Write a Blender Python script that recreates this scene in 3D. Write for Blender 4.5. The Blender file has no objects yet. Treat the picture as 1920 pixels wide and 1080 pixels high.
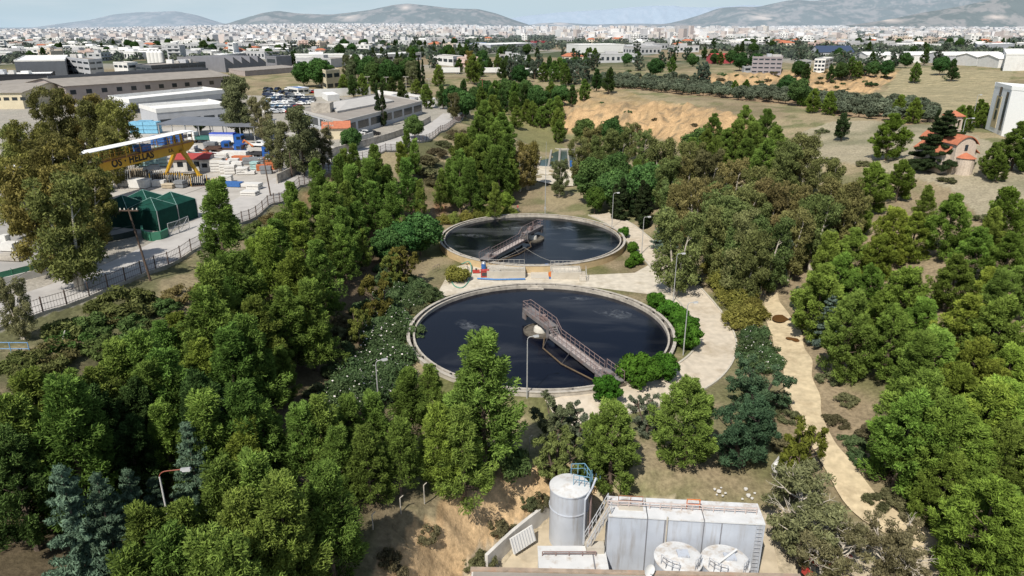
import bpy, math, random
import numpy as np
from mathutils import Vector, Matrix
R = math.radians
rng = np.random.default_rng(7)
random.seed(11)
C = bpy.context.scene.collection
SC = bpy.context.scene

# ------------------------------------------------------------------ camera model (used to survey positions)
F, PIT, CZ = 1320.0, math.atan(490/1320.0), 39.8
cp, sp = math.cos(PIT), math.sin(PIT)
def ray(px, py):
    a, b = (px-960)/F, (540-py)/F
    return np.array([a, cp + b*sp, -sp + b*cp])
def proj(x, y, z):
    d = y*cp-(z-CZ)*sp; u = y*sp+(z-CZ)*cp
    return 960+F*x/d, 540-F*u/d
def P(px, py, z=0.0):
    d = ray(px, py); t = (z-CZ)/d[2]
    return np.array([d[0]*t, d[1]*t, z])

# ------------------------------------------------------------------ tags
def tag(o, label=None, cat=None, group=None, kind=None):
    if label: o['label'] = label
    if cat: o['category'] = cat
    if group: o['group'] = group
    if kind: o['kind'] = kind
    return o
def empty(name, loc=(0, 0, 0), rz=0.0, label=None, cat=None, group=None):
    o = bpy.data.objects.new(name, None); C.objects.link(o)
    o.location = loc; o.rotation_euler = (0, 0, rz); o.empty_display_size = .3
    return tag(o, label, cat, group)
def copy_tree(o, parent=None):
    c = o.copy(); C.objects.link(c)
    c.parent = parent
    for ch in o.children: copy_tree(ch, c)
    return c

# ------------------------------------------------------------------ materials
def lin(c): return tuple(((v/12.92) if v <= .04045 else ((v+.055)/1.055)**2.4) for v in c)
MATS = {}
def mat(name, col, rough=.7, var=.12, scale=3.0, metal=0.0, bump=0.0, dirt=None, dirt_amt=.4, spec=.4, objvar=0.0, dscale=.6, dstretch=None):
    if name in MATS: return MATS[name]
    m = bpy.data.materials.new(name); m.use_nodes = True
    nt = m.node_tree; N = nt.nodes; L = nt.links
    b = N['Principled BSDF']; b.inputs['Roughness'].default_value = rough
    b.inputs['Metallic'].default_value = metal
    b.inputs['Specular IOR Level'].default_value = spec
    tc = N.new('ShaderNodeTexCoord')
    no = N.new('ShaderNodeTexNoise'); no.inputs['Scale'].default_value = scale; no.inputs['Detail'].default_value = 5
    L.new(tc.outputs['Object'], no.inputs['Vector'])
    mr = N.new('ShaderNodeMapRange'); mr.inputs[1].default_value = .3; mr.inputs[2].default_value = .7
    mr.inputs[3].default_value = 1-var; mr.inputs[4].default_value = 1+var
    L.new(no.outputs[0], mr.inputs[0])
    mx = N.new('ShaderNodeVectorMath'); mx.operation = 'SCALE'; mx.inputs[0].default_value = col
    L.new(mr.outputs[0], mx.inputs['Scale'])
    out = mx.outputs[0]
    if objvar:
        oi = N.new('ShaderNodeObjectInfo')
        m2 = N.new('ShaderNodeMapRange'); m2.inputs[3].default_value = 1-objvar; m2.inputs[4].default_value = 1+objvar
        L.new(oi.outputs['Random'], m2.inputs[0])
        v2 = N.new('ShaderNodeVectorMath'); v2.operation = 'SCALE'
        L.new(out, v2.inputs[0]); L.new(m2.outputs[0], v2.inputs['Scale']); out = v2.outputs[0]
        v3 = N.new('ShaderNodeVectorMath'); v3.operation = 'MULTIPLY'
        L.new(out, v3.inputs[0]); L.new(oi.outputs['Color'], v3.inputs[1]); out = v3.outputs[0]
    if dirt:
        n2 = N.new('ShaderNodeTexNoise'); n2.inputs['Scale'].default_value = dscale; n2.inputs['Detail'].default_value = 8
        n2.inputs['Roughness'].default_value = .7
        if dstretch:
            mp = N.new('ShaderNodeMapping'); mp.inputs['Scale'].default_value = dstretch; L.new(tc.outputs['Object'], mp.inputs[0]); L.new(mp.outputs[0], n2.inputs['Vector'])
        else: L.new(tc.outputs['Object'], n2.inputs['Vector'])
        r2 = N.new('ShaderNodeMapRange'); r2.inputs[1].default_value = .5; r2.inputs[2].default_value = .72
        r2.inputs[4].default_value = dirt_amt
        L.new(n2.outputs[0], r2.inputs[0])
        mm = N.new('ShaderNodeMix'); mm.data_type = 'RGBA'
        L.new(r2.outputs[0], mm.inputs['Factor']); L.new(out, mm.inputs['A']); mm.inputs['B'].default_value = (*dirt, 1)
        out = mm.outputs['Result']
    L.new(out, b.inputs['Base Color'])
    if bump:
        bp = N.new('ShaderNodeBump'); bp.inputs['Strength'].default_value = bump; bp.inputs['Distance'].default_value = .05
        L.new(no.outputs[0], bp.inputs['Height']); L.new(bp.outputs[0], b.inputs['Normal'])
    MATS[name] = m
    return m
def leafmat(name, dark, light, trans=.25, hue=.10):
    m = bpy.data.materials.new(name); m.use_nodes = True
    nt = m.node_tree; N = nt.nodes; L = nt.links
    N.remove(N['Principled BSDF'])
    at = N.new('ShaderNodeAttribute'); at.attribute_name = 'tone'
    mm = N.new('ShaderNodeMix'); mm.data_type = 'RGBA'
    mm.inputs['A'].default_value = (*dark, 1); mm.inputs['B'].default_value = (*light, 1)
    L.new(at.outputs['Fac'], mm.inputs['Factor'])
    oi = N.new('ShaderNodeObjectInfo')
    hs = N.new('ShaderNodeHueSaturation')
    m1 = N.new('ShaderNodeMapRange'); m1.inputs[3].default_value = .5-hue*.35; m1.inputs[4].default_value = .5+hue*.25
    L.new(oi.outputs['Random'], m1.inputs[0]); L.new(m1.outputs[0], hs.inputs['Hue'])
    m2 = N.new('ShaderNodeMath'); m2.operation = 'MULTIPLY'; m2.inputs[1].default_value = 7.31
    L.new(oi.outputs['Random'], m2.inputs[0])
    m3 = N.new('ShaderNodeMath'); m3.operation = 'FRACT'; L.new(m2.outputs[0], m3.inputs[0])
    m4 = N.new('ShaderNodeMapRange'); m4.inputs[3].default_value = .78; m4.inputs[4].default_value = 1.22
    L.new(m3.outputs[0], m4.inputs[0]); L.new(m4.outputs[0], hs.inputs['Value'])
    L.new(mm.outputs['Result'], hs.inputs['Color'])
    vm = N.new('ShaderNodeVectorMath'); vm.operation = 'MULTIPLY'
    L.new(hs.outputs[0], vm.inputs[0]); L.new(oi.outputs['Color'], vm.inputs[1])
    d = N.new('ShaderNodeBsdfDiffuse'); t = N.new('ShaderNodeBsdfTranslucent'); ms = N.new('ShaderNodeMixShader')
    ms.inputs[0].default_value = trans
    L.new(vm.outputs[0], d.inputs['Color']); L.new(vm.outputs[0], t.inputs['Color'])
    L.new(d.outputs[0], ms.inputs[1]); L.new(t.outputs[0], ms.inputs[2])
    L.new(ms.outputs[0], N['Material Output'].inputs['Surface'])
    return m

# ------------------------------------------------------------------ mesh builder
class MB:
    def __init__(s): s.v = []; s.f = []; s.m = []
    def add(s, vs, fs, mi=0):
        o = len(s.v); s.v += [tuple(map(float, v)) for v in vs]
        for f in fs: s.f.append([i+o for i in f]); s.m.append(mi)
        return s
    def box(s, x0, x1, y0, y1, z0, z1, mi=0, rot=0.0, org=(0, 0)):
        vs = [(x, y, z) for z in (z0, z1) for x, y in ((x0, y0), (x1, y0), (x1, y1), (x0, y1))]
        if rot:
            c, q = math.cos(rot), math.sin(rot)
            vs = [(org[0]+(x-org[0])*c-(y-org[1])*q, org[1]+(x-org[0])*q+(y-org[1])*c, z) for x, y, z in vs]
        return s.add(vs, [(3, 2, 1, 0), (4, 5, 6, 7), (0, 1, 5, 4), (1, 2, 6, 5), (2, 3, 7, 6), (3, 0, 4, 7)], mi)
    def prism(s, pts, z0, z1, mi=0):
        """vertical prism on polygon pts (ccw), z0/z1 scalar or list"""
        n = len(pts)
        Z0 = z0 if hasattr(z0, '__len__') else [z0]*n; Z1 = z1 if hasattr(z1, '__len__') else [z1]*n
        vs = [(p[0], p[1], Z0[i]) for i, p in enumerate(pts)]+[(p[0], p[1], Z1[i]) for i, p in enumerate(pts)]
        fs = [tuple(range(n-1, -1, -1)), tuple(range(n, 2*n))]+[(i, (i+1) % n, n+(i+1) % n, n+i) for i in range(n)]
        return s.add(vs, fs, mi)
    def hexa(s, a, b, mi=0):
        """8 corners: bottom quad a, top quad b"""
        return s.add(list(a)+list(b), [(3, 2, 1, 0), (4, 5, 6, 7), (0, 1, 5, 4), (1, 2, 6, 5), (2, 3, 7, 6), (3, 0, 4, 7)], mi)
    def tube(s, p, q, r=.05, n=6, r2=None, mi=0, cap=True):
        p = Vector(p); q = Vector(q); d = (q-p)
        if d.length < 1e-6: return s
        d.normalize(); a = d.orthogonal().normalized(); b = d.cross(a)
        r2 = r if r2 is None else r2
        vs = [p+(a*math.cos(t)+b*math.sin(t))*r for t in [2*math.pi*i/n for i in range(n)]]
        vs += [q+(a*math.cos(t)+b*math.sin(t))*r2 for t in [2*math.pi*i/n for i in range(n)]]
        fs = [(i, (i+1) % n, n+(i+1) % n, n+i) for i in range(n)]
        if cap: fs += [tuple(range(n-1, -1, -1)), tuple(range(n, 2*n))]
        return s.add(vs, fs, mi)
    def path(s, pts, r=.05, n=6, mi=0):
        for a, b in zip(pts[:-1], pts[1:]): s.tube(a, b, r, n, mi=mi)
        return s
    def lathe(s, prof, n=64, c=(0, 0), mi=0, a0=0, a1=2*math.pi, closed=True):
        full = abs(a1-a0-2*math.pi) < 1e-6
        m = n if full else n+1
        vs = [(c[0]+r*math.cos(a0+(a1-a0)*i/n), c[1]+r*math.sin(a0+(a1-a0)*i/n), z) for i in range(m) for r, z in prof]
        k = len(prof); fs = []
        for i in range(n):
            j = (i+1) % m
            for q in range(k if closed else k-1):
                w = (q+1) % k
                fs.append((i*k+q, j*k+q, j*k+w, i*k+w))
        return s.add(vs, fs, mi)
    def disc(s, r, z, n=48, c=(0, 0), mi=0, rise=0.0):
        vs = [(c[0], c[1], z+rise)]+[(c[0]+r*math.cos(2*math.pi*i/n), c[1]+r*math.sin(2*math.pi*i/n), z) for i in range(n)]
        return s.add(vs, [(0, 1+i, 1+(i+1) % n) for i in range(n)], mi)
    def cyl(s, r, z0, z1, n=32, c=(0, 0), mi=0):
        vs = [(c[0]+r*math.cos(2*math.pi*i/n), c[1]+r*math.sin(2*math.pi*i/n), z) for z in (z0, z1) for i in range(n)]
        return s.add(vs, [(i, (i+1) % n, n+(i+1) % n, n+i) for i in range(n)]+[tuple(range(n-1, -1, -1)), tuple(range(n, 2*n))], mi)
    def quad(s, a, b, c, d, mi=0): return s.add([a, b, c, d], [(0, 1, 2, 3)], mi)
    def mesh(s, name, mats):
        me = bpy.data.meshes.new(name)
        me.from_pydata(s.v, [], s.f)
        if not isinstance(mats, (list, tuple)): mats = [mats]
        for m in mats: me.materials.append(m)
        if len(mats) > 1: me.polygons.foreach_set('material_index', s.m)
        me.update(); return me
    def build(s, name, mats, parent=None, loc=None, rz=0.0, smooth=False):
        me = s.mesh(name, mats)
        if smooth:
            me.polygons.foreach_set('use_smooth', [True]*len(me.polygons))
            try: me.set_sharp_from_angle(angle=R(35))
            except Exception: pass
        o = bpy.data.objects.new(name, me); C.objects.link(o)
        if parent is not None: o.parent = parent
        if loc is not None: o.location = loc
        o.rotation_euler = (0, 0, rz)
        return o
def npmesh(name, V, n, mats, attr=None, mi=None):
    """V: (faces*n,3) loose polygons of n corners"""
    V = np.asarray(V, dtype=np.float32).reshape(-1, 3); k = len(V)//n
    me = bpy.data.meshes.new(name)
    me.vertices.add(len(V)); me.vertices.foreach_set('co', V.ravel())
    me.loops.add(len(V)); me.loops.foreach_set('vertex_index', np.arange(len(V), dtype=np.int32))
    me.polygons.add(k); me.polygons.foreach_set('loop_start', np.arange(k, dtype=np.int32)*n)
    for m in (mats if isinstance(mats, (list, tuple)) else [mats]): me.materials.append(m)
    if mi is not None: me.polygons.foreach_set('material_index', np.asarray(mi, dtype=np.int32))
    me.update(calc_edges=True)
    if attr is not None:
        a = me.attributes.new('tone', 'FLOAT', 'FACE'); a.data.foreach_set('value', np.asarray(attr, dtype=np.float32))
    return me

# ------------------------------------------------------------------ noise
_tab = np.random.default_rng(5).random((256, 256))
def vnoise(x, y):
    xi = np.floor(x).astype(int); yi = np.floor(y).astype(int); fx = x-xi; fy = y-yi
    fx = fx*fx*(3-2*fx); fy = fy*fy*(3-2*fy)
    g = lambda i, j: _tab[i % 256, j % 256]
    return (g(xi, yi)*(1-fx)+g(xi+1, yi)*fx)*(1-fy)+(g(xi, yi+1)*(1-fx)+g(xi+1, yi+1)*fx)*fy
def fbm(x, y, o=5, gain=.5):
    s = 0; a = 1; t = 0
    for k in range(o):
        s = s+a*vnoise(x*2**k+17*k, y*2**k+31*k); t += a; a *= gain
    return s/t
def sstep(a, b, x):
    t = np.clip((x-a)/(b-a+0.0), 0, 1); return t*t*(3-2*t)
def inpoly(x, y, poly):
    x = np.asarray(x); y = np.asarray(y); c = np.zeros(x.shape, bool); n = len(poly)
    for i in range(n):
        x1, y1 = poly[i][:2]; x2, y2 = poly[(i+1) % n][:2]
        if y1 == y2: continue
        c ^= ((y1 > y) != (y2 > y)) & (x < (x2-x1)*(y-y1)/(y2-y1)+x1)
    return c
def dseg(x, y, pl):
    """distance to polyline and signed side (positive = left of travel)"""
    best = np.full(np.shape(x), 1e9); side = np.zeros(np.shape(x))
    for (x1, y1), (x2, y2) in zip(pl[:-1], pl[1:]):
        dx, dy = x2-x1, y2-y1; L2 = dx*dx+dy*dy
        t = np.clip(((x-x1)*dx+(y-y1)*dy)/L2, 0, 1)
        ex = x-(x1+t*dx); ey = y-(y1+t*dy); d = np.hypot(ex, ey)
        s = dx*(y-y1)-dy*(x-x1)
        m = d < best; best = np.where(m, d, best); side = np.where(m, s, side)
    return best, side

# ------------------------------------------------------------------ terrain heights
T1, T2, RT, RIM = (3.9, 87.9), (3.96, 132.5), 18.0, 1.3
ctl = []   # (x,y,z)
def cpx(px, py, z): p = P(px, py, z); ctl.append((p[0], p[1], z))
FENCE_PX = [(-60, 640), (0, 625), (90, 577), (190, 550), (283, 525), (360, 468), (455, 420), (510, 385), (560, 350), (600, 322), (655, 300), (720, 288), (785, 272), (830, 252), (862, 232), (872, 216)]
FENCE = [P(a, b, 10.0 if a < 720 else 9.5)[:2] for a, b in FENCE_PX]
for _ in range(2): FENCE = [FENCE[0]]+[.25*np.array(FENCE[i-1])+.5*np.array(FENCE[i])+.25*np.array(FENCE[i+1]) for i in range(1, len(FENCE)-1)]+[FENCE[-1]]
for q in FENCE:
    ctl.append((q[0], q[1], 9.9)); ctl.append((q[0]-9, q[1]+3, 10.0))
for a, b in FENCE_PX[1:10]:
    q = P(a, b, 10.0); ctl.append((q[0]+2.5, q[1]-.5, 9.3))
for x, y, z in [(-24, 70, 2.2), (-25, 85, 1.4), (-26, 100, 1.4), (-26, 115, 1.4), (-24, 130, 1.2), (-21, 150, 1.5), (-18, 165, 2.5), (-33, 90, 5), (-33, 110, 5), (-33, 130, 5),
                (-17, 72, .3), (-19, 95, .2), (-18, 112, .2), (-18, 135, .2), (-12, 158, 1), (-20, 190, 6), (-8, 200, 4), (-10, 230, 8), (0, 180, 1),
                (-50, 62, 9), (-45, 50, 7.5), (-38, 40, 6.5), (-28, 45, 4.5), (-25, 32, 5), (-14, 38, 3.7), (-20, 56, 2.4), (-10, 58, 2.3), (-34, 62, 5), (-30, 20, 6), (-60, 30, 9), (-90, 40, 10), (-30, 0, 5),
                (-75, 60, 10), (-75, 90, 10), (-80, 120, 10), (-95, 160, 10), (-120, 100, 10), (-120, 220, 10), (-150, 150, 10), (-80, 200, 10), (-60, 170, 10), (-50, 190, 10), (-40, 210, 10), (-60, 240, 10), (-30, 240, 10), (-100, 300, 10.5), (-200, 300, 11), (-200, 420, 12), (-100, 400, 12), (-50, 300, 10.5), (-20, 290, 10), (-20, 400, 11),
                (4, 64, .1), (22, 70, 0), (26, 80, 0), (28, 92, 0), (27, 105, 0), (26, 118, 0), (25, 130, 0), (24, 142, 0), (20, 155, 0), (4, 155, 0), (4, 165, 0), (10, 200, 0), (16, 230, 0), (10, 215, 0), (22, 215, 0), (28, 160, 1.5)]:
    ctl.append((x, y, z))
# near platform with the silos, the sandy bank
CLIFF_TOP = [P(*q) for q in [(690, 1085, 3.2), (760, 1022, 3.2), (830, 968, 3.1), (880, 918, 2.9), (940, 893, 2.5), (1000, 878, 2.0), (1035, 872, 1.4)]]
CLIFF_BASE = [P(*q) for q in [(820, 1150, -2.4), (850, 1090, -2.3), (905, 1050, -2.1), (950, 1015, -2.1), (1000, 985, -2), (1030, 965, -2), (1060, 950, -1.6)]]
for q in CLIFF_TOP+CLIFF_BASE: ctl.append(tuple(q))
for a, b in zip(CLIFF_TOP, CLIFF_BASE):
    d = a-b; d[2] = 0; d /= max(np.linalg.norm(d), .1); q = a+d*2.2; ctl.append((q[0], q[1], a[2]+.3))
for q in [(1030, 1060, -2), (1130, 1060, -2), (1250, 1060, -2), (1420, 1050, -2), (1100, 930, -1.5), (1250, 930, -1.2), (1420, 940, -1), (1150, 880, .4), (1300, 880, .3), (1420, 860, .1), (1250, 800, .2), (1000, 800, .8), (950, 850, 1.8)]: cpx(*q)
# dirt path and the right-hand slopes
for q in [(1450, 570, .6), (1470, 610, .4), (1490, 660, .3), (1505, 740, .2), (1530, 800, 0), (1575, 890, -.5), (1640, 970, -1), (1850, 1070, -1.6), (1920, 1150, -2),
          (1600, 640, 1.6), (1640, 740, 1.4), (1680, 820, .9), (1760, 920, .4), (1900, 1000, .2), (1900, 820, 3), (1800, 720, 4), (1900, 640, 6.5), (1750, 600, 5), (1660, 540, 4.5), (1560, 500, 3), (1760, 470, 8), (1660, 430, 8), (1560, 420, 6.5), (1450, 440, 4), (1360, 440, 1.5),
          (1850, 350, 12), (1900, 470, 10), (1650, 300, 12), (1560, 285, 11.2), (1800, 318, 13), (1900, 330, 13.5), (1450, 330, 8.5), (1380, 300, 7), (1300, 330, 4), (1240, 350, 1.5), (1250, 290, 4),
          (1500, 255, 11), (1420, 245, 10.5), (1150, 168, 12), (1080, 172, 11.5), (1240, 195, 12), (1400, 200, 12.2), (1640, 225, 12.8), (1500, 175, 12), (1750, 210, 13), (1300, 160, 12), (1860, 235, 13.5), (1920, 260, 14),
          (1066, 246, 2.0), (1120, 252, 2), (1200, 268, 2), (1290, 276, 3.5), (1370, 282, 6), (1060, 205, 9), (1330, 215, 11.8), (1300, 246, 8.2), (1200, 232, 7.4), (1120, 222, 7.2),
          (940, 200, 7), (960, 218, 5), (1000, 242, 2.6), (1040, 272, .4), (990, 180, 6), (900, 170, 9), (1000, 140, 11), (1080, 138, 11.5), (1000, 160, 9), (900, 130, 11),
          (1310, 178, 7), (1400, 186, 6), (1500, 178, 6), (1600, 182, 7), (1300, 140, 14), (1400, 132, 15), (1500, 128, 16), (1600, 126, 16), (1640, 160, 12), (1690, 190, 12), (1850, 135, 17), (1760, 132, 16.5), (1700, 136, 16), (1870, 180, 14.5), (1150, 120, 12.5), (1250, 130, 13.5)]: cpx(*q)
CT = np.array(ctl)
# drop near-duplicates
keep = []
for i in range(len(CT)):
    if all(np.hypot(*(CT[i, :2]-CT[j, :2])) > 1.2 for j in keep): keep.append(i)
CT = CT[keep]
# rbf works in a warped space so that far points keep their detail without ringing
def warp(x, y):
    s = 60.0/(np.maximum(y, -20)+60.0)
    return x*s, 90*np.log(np.maximum(y, -20)+60.0)
_cx, _cy = warp(CT[:, 0], CT[:, 1])
_n = len(CT)
_K = np.hypot(_cx[:, None]-_cx[None], _cy[:, None]-_cy[None])
_A = np.zeros((_n+3, _n+3)); _A[:_n, :_n] = _K - .15*np.eye(_n)
_A[:_n, _n:] = np.stack([np.ones(_n), _cx/50, _cy/50], 1); _A[_n:, :_n] = _A[:_n, _n:].T
_w = np.linalg.solve(_A, np.concatenate([CT[:, 2], np.zeros(3)]))
def _rbf(x, y):
    wx, wy = warp(x, y)
    out = np.zeros(len(x))
    for i in range(0, len(x), 20000):
        a, b = wx[i:i+20000], wy[i:i+20000]
        out[i:i+20000] = np.hypot(a[:, None]-_cx[None], b[:, None]-_cy[None])@_w[:_n]+_w[_n]+_w[_n+1]*a/50+_w[_n+2]*b/50
    return out
def farz(x, y):
    base = 12+4*sstep(-50, 250, x)
    up = np.clip(y-2300, 0, None)
    rise = .0128*np.exp(-((x/np.maximum(y, 1)+.22)/.26)**2)+.0052*sstep(.05, .5, x/np.maximum(y, 1))+.001
    return base+np.minimum(up, 3600)*rise+1.5*(fbm(x/260, y/260, 3)-.5)
def zt(x, y):
    x = np.atleast_1d(np.asarray(x, float)); y = np.atleast_1d(np.asarray(y, float))
    sh = x.shape; x = x.ravel(); y = y.ravel()
    z = np.clip(_rbf(x, np.minimum(y, 700)), -4, 19)
    k = sstep(430, 620, y); z = z*(1-k)+farz(x, y)*k
    k2 = sstep(160, 330, np.abs(x)-.55*np.maximum(y, 0)); z = z*(1-k2)+np.where(x < 0, 10.5, 14)*k2*(1-k)+z*k2*k
    for c in (T1, T2):
        d = np.hypot(x-c[0], y-c[1]); z = z*sstep(20.5, 25, d)
    # level ground where roads and slabs lie
    z = z*sstep(0, 5, np.maximum(np.abs(x-6)-19, np.abs(y-110)-46))
    d = np.hypot(x-T1[0], y-T1[1]); z = z+.72*sstep(21.6, 18.8, d)*sstep(92, 78, y)
    d, sd = dseg(x, y, FENCE)
    w = np.where(sd > 0, sstep(.3, 4, d), 0)*sstep(58, 68, y)*sstep(345, 300, y)
    z = z*(1-w)+w*np.where(x < 0, 10.0, 9.5)
    return z.reshape(sh)
def zg(x, y): return float(zt(np.array([x]), np.array([y]))[0])
def hit(px, py, h=0.0, tmin=25, tmax=1500):
    """where a thing of height h whose top shows at this pixel stands on the ground"""
    d = ray(px, py); t = np.concatenate([np.arange(tmin, 320, .6), np.arange(320, tmax, 3.0)])
    X, Y, Z = d[0]*t, d[1]*t, CZ+d[2]*t
    g = Z-h-zt(X, Y); i = np.argmax(g <= 0)
    if g[i] > 0: i = len(t)-1
    if i > 0:
        u = g[i-1]/(g[i-1]-g[i]+1e-9); x = X[i-1]+(X[i]-X[i-1])*u; y = Y[i-1]+(Y[i]-Y[i-1])*u
    else: x, y = X[0], Y[0]
    return np.array([x, y, zg(x, y)])
def htop(p, py):
    """height of a thing standing at p whose top shows at row py"""
    b = (540-py)/F
    k = (b*cp-sp)/(cp+b*sp)
    return CZ+p[1]*k-p[2]
# ------------------------------------------------------------------ ground sheet
def poly(*q): return [hit(a, b)[:2] for a, b in q]
STREET_L = []                                        # left edge of the street = fence pushed 8.2 m to the left
def offset(pl, d):
    out = []
    for i, p in enumerate(pl):
        a = np.array(pl[max(i-1, 0)]); b = np.array(pl[min(i+1, len(pl)-1)]); t = (b-a)/np.linalg.norm(b-a)
        out.append(np.array(p)+d*np.array([-t[1], t[0]]))
    return out
PATH = [hit(*q)[:2] for q in [(1425, 552), (1452, 590), (1475, 630), (1488, 680), (1502, 740), (1528, 805), (1575, 890), (1640, 965), (1740, 1020), (1850, 1075), (1990, 1140)]]
LOOP = [P(*q)[:2] for q in [(1040, 782), (1100, 768), (1180, 750), (1265, 726), (1318, 694), (1343, 652), (1336, 612), (1312, 575), (1280, 540), (1250, 505), (1222, 475), (1192, 446), (1160, 420), (1122, 402)]]
CLIFFPOLY = [q[:2] for q in CLIFF_TOP]+[q[:2] for q in CLIFF_BASE[::-1]]
SANDFACE = poly((1040, 250), (1058, 172), (1140, 168), (1250, 192), (1330, 205), (1430, 240), (1420, 262), (1380, 275), (1300, 275), (1200, 262), (1120, 250))
SANDFAR = poly((1270, 180), (1290, 150), (1340, 140), (1420, 136), (1500, 128), (1600, 126), (1700, 132), (1640, 175), (1560, 195), (1400, 182))
TERRACE = poly((1630, 190), (1690, 130), (1780, 128), (1900, 134), (1870, 195), (1780, 212), (1690, 205))
FIELD = poly((1450, 290), (1500, 250), (1560, 230), (1640, 228), (1800, 240), (1920, 300), (1990, 420), (1850, 420), (1780, 350), (1650, 320))
OLIVE = poly((1105, 152), (1150, 146), (1250, 150), (1330, 158), (1430, 172), (1560, 190), (1700, 200), (1745, 210), (1760, 228), (1700, 236), (1640, 226), (1560, 214), (1480, 198), (1400, 190), (1280, 178), (1180, 168))
GRASSY = poly((940, 208), (985, 215), (1040, 250), (1065, 285), (1010, 285), (960, 250), (925, 228))
LAWN = [P(*q)[:2] for q in [(800, 600), (850, 545), (870, 560), (800, 620), (770, 660), (760, 640)]]
def ridged(x, y, o=4):
    s = 0; a = 1; t = 0
    for k in range(o):
        s = s+a*(1-np.abs(2*vnoise(x*2**k+7*k, y*2**k+3*k)-1)); t += a; a *= .5
    return s/t
def make_ground():
    NR, NC = 760, 560
    y0, y1 = 22.0, 14000.0
    v = np.linspace(0, 1, NR); Y = (y0+32)*((y1+32)/(y0+32))**v-32
    near = np.linspace(-60, 21, 26); Y = np.concatenate([near, Y])
    u = np.linspace(-1, 1, NC); u = np.sign(u)*np.abs(u)**1.15
    W = np.maximum(Y, 10)*.92+46
    X = u[None]*W[:, None]; YY = np.repeat(Y[:, None], NC, 1)
    x, y = X.ravel(), YY.ravel()
    z = zt(x, y)
    # slope
    Z = z.reshape(X.shape)
    gy = np.gradient(Z, axis=0)/np.maximum(np.gradient(YY, axis=0), .05); gx = np.gradient(Z, axis=1)/np.maximum(np.gradient(X, axis=1), .05)
    sl = np.hypot(gx, gy).ravel()
    road = np.minimum(dseg(x, y, PATH)[0]-2.0, dseg(x, y, LOOP)[0]-3.2)
    fd, fs = dseg(x, y, FENCE)
    street = np.where(fs > 0, np.where(fd < 12, -1, 20), fd-1)
    rough = sstep(.5, 4, road)*sstep(0, 3, street)
    tk = np.minimum(np.hypot(x-T1[0], y-T1[1]), np.hypot(x-T2[0], y-T2[1]))
    rough *= sstep(21, 27, tk)*np.where(fs > 0, .12, 1)
    rough *= sstep(0, 4, np.maximum(np.abs(x-6)-22, np.abs(y-110)-45))
    mid = sstep(900, 300, y)
    rough = rough*mid
    dz = (fbm(x/3.2, y/3.2, 4)-.5)*.7*rough+(fbm(x/22, y/22, 3)-.5)*1.1*rough
    steep = sstep(.45, .9, sl)*rough
    # gullies run down the slope: stretch the noise along the fall line by mixing in height
    dz += steep*(ridged(x/2.0+z*.10, y/2.0+z*.1, 4)-.55)*1.15
    sf = (inpoly(x, y, SANDFACE) | inpoly(x, y, SANDFAR))
    dz += sf*sstep(.02, .12, sl)*((ridged(x/7, y/12, 5)-.6)*4.6+(ridged(x/2.6, y/5, 3)-.6)*1.6)
    te = inpoly(x, y, TERRACE)
    z2 = z+dz
    # colours
    n1 = fbm(x/6, y/6, 5); n2 = fbm(x/28+9, y/28, 4); n3 = fbm(x/1.3, y/1.3, 3)
    col = np.empty((len(x), 3))
    dry = np.array([.31, .255, .155]); grn = np.array([.13, .145, .06]); soil = np.array([.215, .165, .105]); sand = np.array([.54, .36, .19]); litter = np.array([.085, .062, .04]); pale = np.array([.36, .315, .22]); red = np.array([.30, .16, .085]); brush = np.array([.10, .10, .05])
    def mixc(a, b, t): return a*(1-t[:, None])+b*t[:, None]
    col[:] = dry
    col = mixc(col, np.broadcast_to(grn, col.shape), sstep(.45, .62, n1)*.75)
    col = mixc(col, np.broadcast_to(soil, col.shape), sstep(.5, .7, n2)*.6)
    # dark litter on the forest floor: the wood on the left slope and the one on the right
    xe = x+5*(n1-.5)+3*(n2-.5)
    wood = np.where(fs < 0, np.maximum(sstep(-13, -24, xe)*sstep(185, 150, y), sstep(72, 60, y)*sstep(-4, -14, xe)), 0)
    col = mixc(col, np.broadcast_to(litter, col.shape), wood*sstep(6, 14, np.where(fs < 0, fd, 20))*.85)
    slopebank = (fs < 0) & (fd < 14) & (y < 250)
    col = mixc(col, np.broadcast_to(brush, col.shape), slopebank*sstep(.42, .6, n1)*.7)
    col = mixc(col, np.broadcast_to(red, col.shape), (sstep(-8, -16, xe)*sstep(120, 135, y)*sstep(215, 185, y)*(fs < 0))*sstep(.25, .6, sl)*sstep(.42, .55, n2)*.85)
    col = mixc(col, np.broadcast_to(soil*1.25, col.shape), sstep(0, 8, x-(y*.30+6)+6*(n1-.5))*sstep(45, 55, y)*sstep(150, 120, y)*.7)
    f = inpoly(x, y, FIELD); col = mixc(col, np.broadcast_to(pale, col.shape), f*.85); col = mixc(col, np.broadcast_to(np.array([.13, .14, .075]), col.shape), f*sstep(.48, .62, n2)*.6)
    g = inpoly(x, y, GRASSY); col = mixc(col, np.broadcast_to(np.array([.20, .19, .085]), col.shape), g*.9)
    o = inpoly(x, y, OLIVE); col = mixc(col, np.broadcast_to(np.array([.30, .21, .13]), col.shape), o*.85)
    fwd = sstep(0, 3, dseg(x, y, PATH)[0]-2+3*(n1-.5))*sstep(12, 7, dseg(x, y, PATH)[0]+4*(n2-.5))*(y < 74)
    col = mixc(col, np.broadcast_to(np.array([.12, .125, .05]), col.shape), fwd*sstep(.35, .6, n1)*.7)
    ring = sstep(25.5, 20, tk)*(y < 160); col = mixc(col, np.broadcast_to(np.array([.12, .125, .045]), col.shape), ring*sstep(.3, .55, n1)*.8)
    cl = np.maximum(inpoly(x, y, CLIFFPOLY)*1.0, ((y < 60) & (x > -12) & (x < 8) & (z < 3.0))*sstep(.55, .9, sl))
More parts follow.
